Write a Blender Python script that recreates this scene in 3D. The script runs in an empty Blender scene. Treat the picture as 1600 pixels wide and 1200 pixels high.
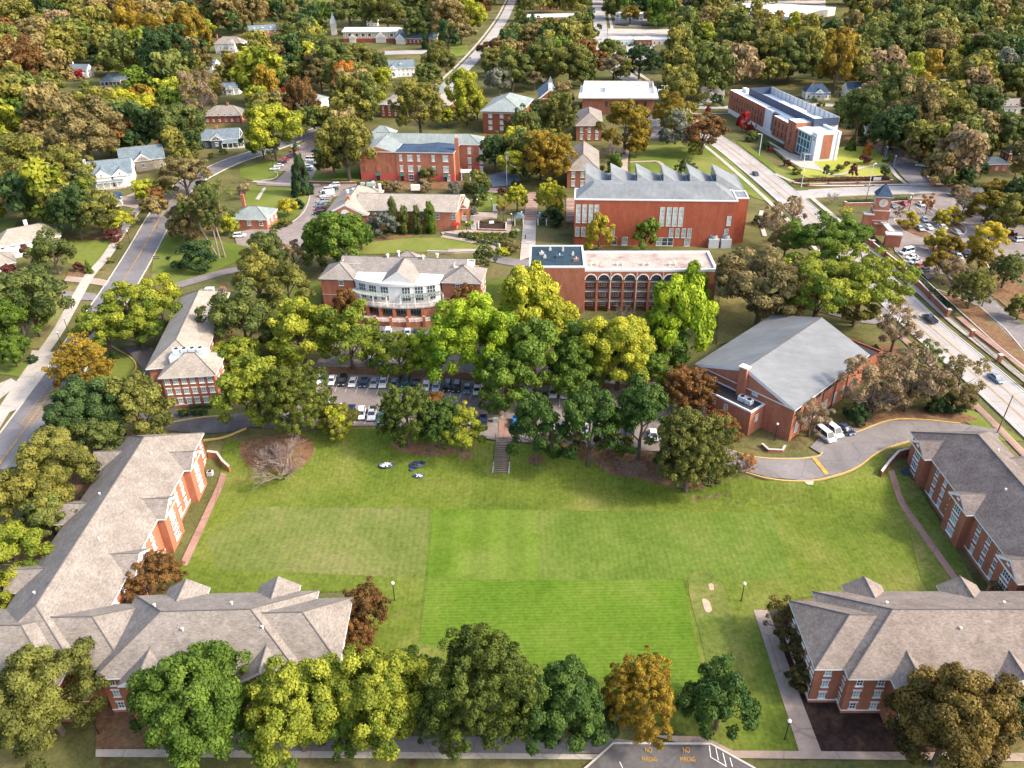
import bpy, bmesh, math, random
import numpy as np
from mathutils import Vector, Matrix
from mathutils.geometry import tessellate_polygon
S = bpy.context.scene
COL = S.collection
rad = math.radians
# ------------------------------------------------------------ camera
FPX, CAMH, PITCH, ROLL = 1240.0, 105.0, rad(31.2), rad(1.0)
CP = Vector((0, 0, CAMH))
FWD = Vector((0, math.cos(PITCH), -math.sin(PITCH)))
RGT = Vector((1, 0, 0)); UPV = RGT.cross(FWD)
_r = RGT * math.cos(ROLL) - UPV * math.sin(ROLL)
_u = UPV * math.cos(ROLL) + RGT * math.sin(ROLL)
RGT, UPV = _r, _u
cam = bpy.data.cameras.new('camera'); camo = bpy.data.objects.new('camera', cam); COL.objects.link(camo)
m = Matrix((RGT, UPV, -FWD)).transposed().to_4x4(); m.translation = CP
camo.matrix_world = m
cam.sensor_width = 36; cam.lens = 36 * FPX / 1600; cam.clip_start = 1; cam.clip_end = 6000
S.camera = camo
# ------------------------------------------------------------ sky and sun
SUN = Vector((0.80, -0.20, 0.68)).normalized()
W = bpy.data.worlds.new('World'); S.world = W; W.use_nodes = True
nt = W.node_tree
sky = nt.nodes.new('ShaderNodeTexSky'); sky.sky_type = 'NISHITA'; sky.sun_disc = False
sky.sun_elevation = math.asin(SUN.z); sky.sun_rotation = math.atan2(SUN.x, SUN.y)
sky.air_density = 1.0; sky.dust_density = 4.0; sky.ozone_density = 1.0
bg = nt.nodes['Background']; bg.inputs[1].default_value = 0.15
nt.links.new(sky.outputs[0], bg.inputs[0])
sl = bpy.data.lights.new('sun', 'SUN'); sl.energy = 1.5; sl.angle = rad(6); sl.color = (1, .91, .78)
so = bpy.data.objects.new('sun', sl); COL.objects.link(so)
so.rotation_euler = SUN.to_track_quat('Z', 'Y').to_euler()
S.view_settings.view_transform = 'Standard'; S.view_settings.look = 'None'
S.view_settings.exposure = 1.52; S.view_settings.gamma = 1
S.render.engine = 'CYCLES'
S.cycles.max_bounces = 5; S.cycles.diffuse_bounces = 3; S.cycles.transparent_max_bounces = 4

# ------------------------------------------------------------ pixel -> world
def ray(px, py):
    return (RGT * (px - 800) - UPV * (py - 600) + FWD * FPX)
def GZ(px, py, z=0.0):
    d = ray(px, py); t = (z - CAMH) / d.z
    return CP + d * t
def proj(p):
    v = Vector(p) - CP; d = v.dot(FWD)
    return 800 + FPX * v.dot(RGT) / d, 600 - FPX * v.dot(UPV) / d, d
def sc_at(p): return FPX / (Vector(p) - CP).dot(FWD)
# ------------------------------------------------------------ terrain
DQ = 3.6
def _ln(pts, z): return sorted([(GZ(x, y, z).x, GZ(x, y, z).y) for x, y in pts])
TOPL = _ln([(300, 690), (500, 672), (790, 686), (1000, 706), (1140, 742), (1300, 757), (1420, 715)], 0)
BOTL = _ln([(300, 765), (600, 752), (790, 744), (1000, 768), (1140, 788), (1300, 808), (1430, 790)], -DQ)
def _li(L, x):
    if x <= L[0][0]: return L[0][1]
    for (a, b), (c, d) in zip(L, L[1:]):
        if x <= c: return b + (d - b) * (x - a) / max(c - a, 1e-6)
    return L[-1][1]
LA, LB = GZ(190, 760, 0), GZ(90, 900, 0)
RA, RB = GZ(1500, 690, 0), GZ(1600, 815, 0)
def _side(A, B, x, y):
    d = Vector((B.x - A.x, B.y - A.y)).normalized()
    return (x - A.x) * d.y - (y - A.y) * d.x
def smooth(t):
    t = max(0, min(1, t)); return t * t * (3 - 2 * t)
if _side(LA, LB, 0, 120) <= 0: LA, LB = LB, LA
if _side(RA, RB, 0, 120) < 0: RA, RB = RB, RA
# after the swaps: _side(LA..) >0 inside, _side(RA..) >0 inside
def H(x, y):
    yt, yb = _li(TOPL, x), _li(BOTL, x)
    t = smooth((y - yb) / max(yt - yb, 1))
    l = smooth((_side(LA, LB, x, y) + 6) / 10)
    r = smooth((_side(RA, RB, x, y) + 6) / 10)
    return -DQ * (1 - t) * l * r
def G(px, py, dz=0.0):
    z = 0.0
    for _ in range(7):
        p = GZ(px, py, z + dz); z = 0.5 * z + 0.5 * H(p.x, p.y) if _ else H(p.x, p.y)
    return Vector((p.x, p.y, H(p.x, p.y)))

# ------------------------------------------------------------ materials
def newmat(name, rough=.8, spec=.2):
    m = bpy.data.materials.new(name); m.use_nodes = True
    b = m.node_tree.nodes['Principled BSDF']; b.inputs['Roughness'].default_value = rough
    b.inputs['Specular IOR Level'].default_value = spec
    return m, m.node_tree, b
def N(t, typ, **kw):
    n = t.nodes.new(typ)
    for k, v in kw.items():
        if k in n.inputs: n.inputs[k].default_value = v
        else: setattr(n, k, v)
    return n
def c4(c): return (c[0], c[1], c[2], 1)
def ramp(t, fac, stops):
    r = t.nodes.new('ShaderNodeValToRGB'); e = r.color_ramp.elements
    while len(e) < len(stops): e.new(.5)
    for i, (p, c) in enumerate(stops): e[i].position = p; e[i].color = c4(c)
    t.links.new(fac, r.inputs[0]); return r.outputs[0]
def mixc(t, f, a, b, mode='MIX'):
    n = t.nodes.new('ShaderNodeMix'); n.data_type = 'RGBA'; n.blend_type = mode
    for s, v in ((0, f), (6, a), (7, b)):
        if hasattr(v, 'links'): t.links.new(v, n.inputs[s])
        elif s == 0: n.inputs[0].default_value = v
        else: n.inputs[s].default_value = c4(v)
    return n.outputs[2]
def coords(t, scale=(1, 1, 1), rot=0, kind='Object'):
    tc = t.nodes.new('ShaderNodeTexCoord'); mp = t.nodes.new('ShaderNodeMapping')
    mp.inputs['Scale'].default_value = scale; mp.inputs['Rotation'].default_value = (0, 0, rot)
    t.links.new(tc.outputs[kind], mp.inputs[0]); return mp.outputs[0]
def noise(t, vec, scale, detail=4, rough=.6, dist=0):
    n = N(t, 'ShaderNodeTexNoise', Scale=scale, Detail=detail, Roughness=rough, Distortion=dist)
    t.links.new(vec, n.inputs['Vector']); return n.outputs['Fac']
def plain(name, c, rough=.7, spec=.3, var=.12, scale=1.2):
    m, t, b = newmat(name, rough, spec)
    f = noise(t, coords(t), scale, 5)
    t.links.new(ramp(t, f, [(.3, [x * (1 - var) for x in c]), (.7, [min(1, x * (1 + var)) for x in c])]), b.inputs[0])
    return m
def grass(name, a, b_, c, sc=.06, stripe=None, fine=.25, patch=None):
    m, t, b = newmat(name, .95, .05)
    v = coords(t)
    f1 = noise(t, v, sc, 6, .62, .4)
    col = ramp(t, f1, [(.32, a), (.5, b_), (.68, c)])
    f2 = noise(t, v, 1.3, 5, .75)
    col = mixc(t, fine * 2, col, ramp(t, f2, [(.3, (.25, .25, .25)), (.7, (.8, .8, .8))]), 'SOFT_LIGHT')
    if stripe:
        w = t.nodes.new('ShaderNodeTexWave'); w.wave_profile = 'SIN'; w.bands_direction = stripe[0]
        w.inputs['Scale'].default_value = stripe[1]; w.inputs['Distortion'].default_value = .6; w.inputs['Detail'].default_value = 2
        t.links.new(v, w.inputs[0])
        col = mixc(t, stripe[2], col, ramp(t, w.outputs['Fac'], [(.3, (.3, .3, .3)), (.7, (.72, .72, .72))]), 'SOFT_LIGHT')
    if patch:
        f3 = noise(t, v, .11, 5, .7, .8)
        k = ramp(t, f3, [(patch[1], (0, 0, 0)), (patch[1] + .12, (1, 1, 1))])
        col = mixc(t, k, col, patch[0])
    t.links.new(col, b.inputs[0]); return m
def paving(name, a, b_, sc=.15, stain=.5, rough=.85):
    m, t, b = newmat(name, rough, .2)
    v = coords(t)
    col = ramp(t, noise(t, v, sc, 7, .7, .6), [(.3, a), (.7, b_)])
    col = mixc(t, stain, col, ramp(t, noise(t, v, 1.6, 6, .8), [(.3, (.3, .3, .3)), (.7, (.7, .7, .7))]), 'SOFT_LIGHT')
    vo = t.nodes.new('ShaderNodeTexVoronoi'); vo.feature = 'DISTANCE_TO_EDGE'; vo.inputs['Scale'].default_value = .13; t.links.new(mixc(t, .12, v, t.nodes.new('ShaderNodeTexNoise').outputs['Color']), vo.inputs['Vector'])
    col = mixc(t, ramp(t, vo.outputs['Distance'], [(.0, (.30, .30, .30)), (.022, (0, 0, 0))]), col, (.04, .035, .035))
    pt = t.nodes.new('ShaderNodeTexVoronoi'); pt.distance = 'CHEBYCHEV'; pt.inputs['Scale'].default_value = .09; t.links.new(v, pt.inputs['Vector'])
    col = mixc(t, .22, col, ramp(t, pt.outputs['Color'], [(.25, (.28, .28, .28)), (.8, (.72, .72, .72))]), 'SOFT_LIGHT')
    t.links.new(col, b.inputs[0]); return m
def brick(name, a, b_, band=.16):
    m, t, b = newmat(name, .88, .15)
    v = coords(t)
    col = ramp(t, noise(t, v, .5, 6, .7), [(.25, a), (.75, b_)])
    col = mixc(t, .55, col, ramp(t, noise(t, coords(t, (1, 1, 4)), 1.7, 4, .8), [(.3, (.22, .22, .22)), (.7, (.78, .78, .78))]), 'SOFT_LIGHT')
    col = mixc(t, .45, col, ramp(t, noise(t, coords(t, (.5, .5, .12)), .7, 5, .7, 1), [(.35, (.25, .25, .25)), (.6, (.6, .6, .6))]), 'SOFT_LIGHT')
    w = t.nodes.new('ShaderNodeTexWave'); w.bands_direction = 'Z'; w.inputs['Scale'].default_value = 1.3
    w.inputs['Distortion'].default_value = 1.0; w.inputs['Detail'].default_value = 3
    t.links.new(v, w.inputs[0])
    col = mixc(t, band, col, ramp(t, w.outputs['Fac'], [(.2, (.25, .25, .25)), (.8, (.7, .7, .7))]), 'SOFT_LIGHT')
    t.links.new(col, b.inputs[0]); return m
def shingle(name, a, b_, fine=.8, streak=(1, 1, 5)):
    m, t, b = newmat(name, .9, .12)
    v = coords(t)
    col = ramp(t, noise(t, v, .25, 5, .6), [(.3, a), (.7, b_)])
    col = mixc(t, .6, col, ramp(t, noise(t, coords(t, (1, 1, .2)), .55, 6, .75, 1.5), [(.35, (.32, .32, .32)), (.62, (.62, .62, .62))]), 'SOFT_LIGHT')
    f = noise(t, coords(t, streak), 1.6, 5, .8)
    col = mixc(t, fine, col, ramp(t, f, [(.32, (.2, .2, .2)), (.68, (.8, .8, .8))]), 'SOFT_LIGHT')
    t.links.new(col, b.inputs[0]); return m
def metal_roof(name, a, b_, scale=(1, .12, 1), rot=0):
    m, t, b = newmat(name, .55, .4)
    f = noise(t, coords(t, scale, rot), .9, 6, .7)
    col = ramp(t, f, [(.3, a), (.7, b_)])
    f2 = noise(t, coords(t), .12, 4, .6)
    col = mixc(t, .5, col, ramp(t, f2, [(.3, (.3, .3, .3)), (.7, (.7, .7, .7))]), 'SOFT_LIGHT')
    t.links.new(col, b.inputs[0]); return m
def leafmat(name, a, b_, trans=.3):
    m, t, b = newmat(name, .62, .18)
    at = t.nodes.new('ShaderNodeAttribute'); at.attribute_name = 'tint'
    oi = t.nodes.new('ShaderNodeObjectInfo')
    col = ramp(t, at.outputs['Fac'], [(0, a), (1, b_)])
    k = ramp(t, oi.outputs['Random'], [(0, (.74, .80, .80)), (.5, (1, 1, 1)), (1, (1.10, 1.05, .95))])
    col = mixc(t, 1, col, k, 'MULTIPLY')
    t.links.new(col, b.inputs[0])
    tr = t.nodes.new('ShaderNodeBsdfTranslucent'); t.links.new(col, tr.inputs[0])
    mx = t.nodes.new('ShaderNodeMixShader'); mx.inputs[0].default_value = trans
    out = t.nodes['Material Output']
    t.links.new(b.outputs[0], mx.inputs[1]); t.links.new(tr.outputs[0], mx.inputs[2]); t.links.new(mx.outputs[0], out.inputs[0])
    return m
M = {}
M['ground'] = grass('ground_cover', (.07, .075, .025), (.11, .11, .04), (.17, .135, .06), .05, None, .35, ((.085, .05, .025), .56))
M['lawn'] = grass('campus_lawn', (.085, .12, .02), (.13, .16, .032), (.20, .20, .055), .035, None, .2)
M['quadlawn'] = grass('quad_lawn', (.074, .108, .015), (.112, .145, .022), (.172, .175, .044), .045, ('X', .35, .10), .4, ((.22, .17, .075), .62))
M['field'] = grass('mown_field', (.076, .138, .013), (.096, .158, .017), (.125, .172, .028), .05, ('Y', .45, .2), .3)
M['fieldx'] = grass('mown_field_across', (.078, .138, .013), (.102, .158, .019), (.135, .174, .034), .06, ('X', .045, .18), .3)
M['fieldpale'] = grass('worn_field', (.098, .130, .026), (.132, .155, .04), (.185, .175, .065), .06, ('X', .25, .12), .35)
M['fieldr'] = grass('field_edge', (.078, .125, .017), (.105, .150, .025), (.145, .168, .04), .06, ('X', .3, .12), .35)
M['drygrass'] = grass('dry_grass', (.13, .12, .04), (.19, .16, .06), (.17, .19, .05), .12, None, .4)
M['worn'] = grass('worn_grass', (.090, .125, .022), (.13, .15, .034), (.185, .17, .055), .12, None, .4)
M['brightlawn'] = grass('bright_lawn', (.24, .27, .045), (.31, .32, .06), (.36, .33, .09), .06)
M['asphalt'] = paving('asphalt', (.16, .145, .14), (.24, .215, .205), .12)
M['asphaltlot'] = paving('lot_asphalt', (.19, .155, .14), (.28, .24, .22), .1)
M['asphaltdark'] = paving('dark_asphalt', (.085, .078, .08), (.15, .14, .135), .14)
M['road'] = paving('road_asphalt', (.14, .132, .138), (.205, .193, .195), .07, .35)
M['roadpale'] = paving('pale_road', (.30, .275, .26), (.40, .37, .345), .07, .35)
M['roadblue'] = paving('blue_grey_drive', (.13, .165, .20), (.18, .21, .24), .1, .3)
M['concrete'] = paving('concrete_walk', (.38, .33, .275), (.48, .43, .37), .3)
M['concretetan'] = paving('tan_walk', (.30, .225, .175), (.40, .31, .25), .3)
M['kerb'] = plain('kerb_concrete', (.50, .46, .40))
M['kerby'] = plain('yellow_kerb', (.50, .34, .12))
M['mulch'] = grass('mulch', (.030, .018, .016), (.045, .028, .022), (.075, .045, .03), .3, None, .5)
M['straw'] = grass('pine_straw', (.13, .072, .040), (.18, .102, .058), (.16, .125, .06), .18, None, .5)
M['clay'] = grass('red_clay', (.42, .26, .19), (.5, .33, .24), (.42, .3, .2), .3)
M['brick'] = brick('red_brick', (.31, .118, .070), (.41, .165, .100))
M['brick2'] = brick('orange_brick', (.35, .135, .080), (.46, .19, .118))
M['brickd'] = brick('dark_brick', (.24, .07, .043), (.32, .105, .062))
M['bricksci'] = brick('smooth_red_brick', (.35, .095, .05), (.41, .12, .066), .08)
M['pinkwall'] = plain('pink_painted_brick', (.50, .10, .08))
M['brickpav'] = paving('brick_paving', (.26, .15, .115), (.36, .22, .17), .3)
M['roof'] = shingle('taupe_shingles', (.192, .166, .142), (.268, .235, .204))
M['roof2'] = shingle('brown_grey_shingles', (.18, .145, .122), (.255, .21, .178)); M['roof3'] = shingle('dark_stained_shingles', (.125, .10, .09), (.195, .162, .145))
M['roofgrey'] = shingle('grey_shingles', (.21, .188, .168), (.28, .252, .225))
M['roofbeige'] = shingle('beige_shingles', (.27, .235, .195), (.34, .297, .25))
M['roofblue'] = shingle('blue_grey_shingles', (.12, .155, .18), (.18, .225, .25))
M['roofnavy'] = shingle('navy_shingles', (.035, .06, .10), (.06, .09, .135))
M['roofgreen'] = metal_roof('pale_green_metal', (.17, .20, .19), (.27, .30, .28), (1, .2, 1))
M['roofsci'] = metal_roof('weathered_slate_roof', (.135, .148, .15), (.215, .225, .225), (1, .25, 1))
M['roofgym'] = metal_roof('grey_metal_roof', (.135, .142, .146), (.19, .198, .20), (.14, 1, 1), rad(-62))
M['rooftar'] = paving('black_roof_membrane', (.015, .035, .05), (.03, .055, .075), .2, .3)
M['roofdark'] = paving('dark_flat_roof', (.035, .03, .035), (.06, .055, .055), .2)
M['roofgravel'] = grass('gravel_roof', (.24, .16, .14), (.37, .31, .27), (.42, .37, .32), .16, None, .4)
M['roofwhite'] = plain('white_roof_membrane', (.80, .79, .77), .6, .3, .05, .3)
M['ridge'] = plain('ridge_cap_shingle', (.13, .115, .105), .9)
M['white'] = plain('white_paint', (.78, .77, .74), .6, .3, .04)
M['cream'] = plain('cream_paint', (.66, .60, .50), .7, .3, .05)
M['stone'] = plain('pale_stone', (.48, .44, .39), .8, .2, .12)
M['greypaint'] = plain('grey_paint', (.30, .35, .33), .6, .3, .08)
M['slatewall'] = plain('slate_blue_siding', (.09, .12, .15), .7, .2, .08)
M['navyscreen'] = plain('navy_metal_screen', (.05, .07, .12), .5, .4, .08)
M['whitepanel'] = plain('white_metal_panel', (.70, .73, .76), .5, .4, .04)
M['black'] = plain('black_metal', (.02, .02, .022), .5, .4, .1)
M['darkgreen'] = plain('green_metal', (.01, .12, .08), .5, .4, .1)
M['wood'] = plain('weathered_wood', (.20, .15, .11), .9, .1, .2)
M['tan'] = plain('tan_siding', (.42, .34, .25), .8, .2, .06)
M['yellowpaint'] = plain('yellow_road_paint', (.46, .27, .06), .7, .2, .3)
M['whitepaint'] = plain('white_road_paint', (.75, .73, .70), .7, .2, .15)
M['bark'] = plain('bark', (.12, .09, .07), .95, .1, .3, 2)
M['palebark'] = plain('pale_bark', (.23, .175, .155), .95, .1, .2, 2)
M['skin'] = plain('skin', (.45, .27, .19), .6)
M['shirt'] = plain('white_shirt', (.75, .74, .76), .8)
M['darkcloth'] = plain('dark_clothes', (.03, .03, .04), .8)
M['jeans'] = plain('blue_jeans', (.07, .09, .16), .8)
M['hair'] = plain('brown_hair', (.05, .03, .02), .8)
M['redpaint'] = plain('red_paint', (.5, .02, .02), .5)
M['bluepaint'] = plain('blue_paint', (.02, .08, .35), .5)
M['steel'] = plain('galvanised_steel', (.48, .50, .52), .4, .5, .1)
def glassmat(name, c, r=.12):
    m, t, b = newmat(name, r, .6)
    t.links.new(ramp(t, noise(t, coords(t), .8, 3), [(.35, [x * .6 for x in c]), (.65, [x * 1.3 for x in c])]), b.inputs[0]); return m
M['glass'] = glassmat('window_glass', (.05, .075, .09))
M['glassteal'] = glassmat('teal_glass', (.03, .16, .17))
M['blind'] = glassmat('window_blind', (.30, .38, .38), .5)
M['blindpale'] = glassmat('pale_blind', (.50, .58, .54), .6)
m, t, b = newmat('car_paint', .25, .6)
oi = t.nodes.new('ShaderNodeObjectInfo'); t.links.new(oi.outputs['Color'], b.inputs[0]); b.inputs['Coat Weight'].default_value = .6
M['carpaint'] = m
M['carglass'] = glassmat('car_glass', (.025, .035, .045), .06)
M['tyre'] = plain('tyre_rubber', (.02, .02, .02), .9)
M['lamp'] = plain('lens', (.7, .7, .68), .2, .6)

# ------------------------------------------------------------ objects
def tag(o, label=None, cat=None, group=None, kind=None):
    if label: o['label'] = label
    if cat: o['category'] = cat
    if group: o['group'] = group
    if kind: o['kind'] = kind
    return o
def thing(name, label, cat, loc=(0, 0, 0), group=None, rz=0):
    o = bpy.data.objects.new(name, None); COL.objects.link(o); o.empty_display_size = .5
    o.location = loc; o.rotation_euler = (0, 0, rz); tag(o, label, cat, group); return o
class MB:
    def __init__(s): s.v = []; s.f = []; s.m = []; s.mats = []
    def mi(s, mat):
        mat = M[mat] if isinstance(mat, str) else mat
        if mat not in s.mats: s.mats.append(mat)
        return s.mats.index(mat)
    def face(s, pts, mat):
        n = len(s.v); s.v += [tuple(p) for p in pts]; s.f.append(list(range(n, n + len(pts)))); s.m.append(s.mi(mat)); return s
    def solid(s, bot, top, mat, matop=None, nobot=False):
        n = len(bot); k = len(s.v); s.v += [tuple(p) for p in bot] + [tuple(p) for p in top]
        i = s.mi(mat); j = s.mi(matop) if matop else i
        for a in range(n):
            b = (a + 1) % n; s.f.append([k + a, k + b, k + n + b, k + n + a]); s.m.append(i)
        s.f.append([k + n + a for a in range(n)]); s.m.append(j)
        if not nobot: s.f.append([k + a for a in range(n)][::-1]); s.m.append(i)
        return s
    def prism(s, poly, z0, z1, mat, matop=None):
        return s.solid([(p[0], p[1], z0) for p in poly], [(p[0], p[1], z1) for p in poly], mat, matop)
    def box(s, c, d, mat, rz=0, taper=1):
        ca, sa = math.cos(rz), math.sin(rz); x, y, z = d[0] / 2, d[1] / 2, d[2] / 2
        def q(sx, sy, sz, k=1): return (c[0] + (sx * x * ca - sy * y * sa) * k, c[1] + (sx * x * sa + sy * y * ca) * k, c[2] + sz * z)
        B = [q(-1, -1, -1), q(1, -1, -1), q(1, 1, -1), q(-1, 1, -1)]; T = [q(-1, -1, 1, taper), q(1, -1, 1, taper), q(1, 1, 1, taper), q(-1, 1, 1, taper)]
        return s.solid(B, T, mat)
    def bar(s, a, b, r, mat, r2=None, n=6):
        a = Vector(a); b = Vector(b); d = (b - a)
        if d.length < 1e-6: return s
        d.normalize(); u = d.orthogonal().normalized(); w = d.cross(u); r2 = r if r2 is None else r2
        R = [(math.cos(2 * math.pi * i / n), math.sin(2 * math.pi * i / n)) for i in range(n)]
        return s.solid([a + u * (x * r) + w * (y * r) for x, y in R], [b + u * (x * r2) + w * (y * r2) for x, y in R], mat)
    def ball(s, c, r, mat, n=8, sq=1):
        k = len(s.v); rows = n // 2; i = s.mi(mat)
        for a in range(rows + 1):
            th = math.pi * a / rows
            for b in range(n):
                ph = 2 * math.pi * b / n
                s.v.append((c[0] + r * math.sin(th) * math.cos(ph), c[1] + r * math.sin(th) * math.sin(ph), c[2] + r * sq * math.cos(th)))
        for a in range(rows):
            for b in range(n):
                s.f.append([k + a * n + b, k + (a + 1) * n + b, k + (a + 1) * n + (b + 1) % n, k + a * n + (b + 1) % n]); s.m.append(i)
        return s
    def mesh(s, name, off=(0, 0, 0), sm=False):
        me = bpy.data.meshes.new(name)
        ox, oy, oz = off
        me.from_pydata([(a - ox, b - oy, c - oz) for a, b, c in s.v], [], s.f)
        for mt in s.mats: me.materials.append(mt)
        me.polygons.foreach_set('material_index', s.m)
        if sm: me.polygons.foreach_set('use_smooth', [True] * len(s.f))
        me.update(); return me
    def build(s, name, parent=None, sm=False):
        if not s.f: return None
        off = (0, 0, 0)
        if parent is not None:
            off = Vector(parent.location); p = parent.parent
            while p: off = off + Vector(p.location); p = p.parent
        o = bpy.data.objects.new(name, s.mesh(name, off, sm)); COL.objects.link(o)
        if parent is not None: o.parent = parent
        return o
def inst(name, me, parent, loc, rz=0, scale=(1, 1, 1)):
    o = bpy.data.objects.new(name, me); COL.objects.link(o); o.parent = parent
    if parent is not None: loc = Vector(loc) - Vector(parent.location)
    o.location = loc; o.rotation_euler = (0, 0, rz); o.scale = scale; return o

# ------------------------------------------------------------ ground sheets
GX = [-150 + 2 * i for i in range(151)]; GY = [54 + 2 * i for i in range(75)]
DC = [0]
def drape(name, polys, mat, off_, kind='structure', cut=True, parent=None):
    DC[0] += 1; off_ += DC[0] * .0004
    bm = bmesh.new()
    for poly in polys:
        vs = [bm.verts.new((p[0], p[1], 0)) for p in poly]
        for tri in tessellate_polygon([[Vector((p[0], p[1], 0)) for p in poly]]):
            try: bm.faces.new([vs[i] for i in tri])
            except Exception: pass
    if cut:
        xs = [v.co.x for v in bm.verts]; ys = [v.co.y for v in bm.verts]
        x0, x1, y0, y1 = min(xs), max(xs), min(ys), max(ys)
        if y0 < 202:
            for X in GX:
                if x0 < X < x1: bmesh.ops.bisect_plane(bm, geom=bm.verts[:] + bm.edges[:] + bm.faces[:], plane_co=(X, 0, 0), plane_no=(1, 0, 0))
            for Y in GY:
                if y0 < Y < y1: bmesh.ops.bisect_plane(bm, geom=bm.verts[:] + bm.edges[:] + bm.faces[:], plane_co=(0, Y, 0), plane_no=(0, 1, 0))
    for v in bm.verts: v.co.z = H(v.co.x, v.co.y) + off_ + .11
    for f in bm.faces:
        f.normal_update()
        if f.normal.z < 0: f.normal_flip()
    me = bpy.data.meshes.new(name); bm.to_mesh(me); bm.free(); me.materials.append(M[mat] if isinstance(mat, str) else mat)
    o = bpy.data.objects.new(name, me); COL.objects.link(o)
    if kind: o['kind'] = kind
    return o
def smoothpts(P, k=5, closed=False):
    n = len(P); out = []
    rng = range(n) if closed else range(n - 1)
    for i in rng:
        p1, p2 = P[i], P[(i + 1) % n]
        p0 = P[(i - 1) % n] if closed or i > 0 else p1 + (p1 - p2)
        p3 = P[(i + 2) % n] if closed or i < n - 2 else p2 + (p2 - p1)
        for j in range(k):
            t = j / k
            out.append(.5 * ((2 * p1) + (p2 - p0) * t + (2 * p0 - 5 * p1 + 4 * p2 - p3) * t * t + (-p0 + 3 * p1 - 3 * p2 + p3) * t ** 3))
    if not closed: out.append(P[-1])
    return out
def wpoly(px, sm=False):
    P = [Vector(G(x, y)[:2]) for x, y in px]
    return smoothpts(P, 4, True) if sm else P
def sheet(name, px, mat, lay, sm=False): return drape(name, [wpoly(px, sm)], mat, .03 * lay)
def offs(P, d):
    out = []
    for i, p in enumerate(P):
        a = P[max(i - 1, 0)]; b = P[min(i + 1, len(P) - 1)]; t = (b - a).normalized(); out.append(p + Vector((t.y, -t.x)) * d)
    return out
def strip_polys(P, d0, d1):
    A, B = offs(P, d0), offs(P, d1)
    return [[A[i], A[i + 1], B[i + 1], B[i]] for i in range(len(P) - 1)]
def line(px, k=5): return smoothpts([Vector(G(x, y)[:2]) for x, y in px], k)
def road(name, P, w, mat, lay): return drape(name, strip_polys(P, -w / 2, w / 2), mat, .03 * lay)
def dashes(name, P, off, w, mat, lay, dash=None):
    polys = []; acc = 0
    Q = strip_polys(P, off - w / 2, off + w / 2)
    if dash is None: return drape(name, Q, mat, .03 * lay)
    # resample
    pts = offs(P, off); d = 0; on = []
    for a, b in zip(pts, pts[1:]):
        L = (b - a).length; n = max(1, int(L / .5))
        for i in range(n):
            s = d + L * i / n
            if s % (dash * 2.5) < dash:
                u = (b - a).normalized(); nn = Vector((u.y, -u.x)) * w / 2; p = a + (b - a) * (i / n); q = a + (b - a) * ((i + 1) / n)
                polys.append([p - nn, q - nn, q + nn, p + nn])
        d += L
    return drape(name, polys, mat, .03 * lay)
def kerb(name, P, mat='kerb', w=.3, h=.37, off=0):
    mb = MB(); A, B = offs(P, off - w / 2), offs(P, off + w / 2)
    for i in range(len(P) - 1):
        q = [A[i], A[i + 1], B[i + 1], B[i]]
        mb.solid([(p.x, p.y, H(p.x, p.y) - .1) for p in q], [(p.x, p.y, H(p.x, p.y) + h) for p in q], mat)
    return tag(mb.build(name), kind='structure')
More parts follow.
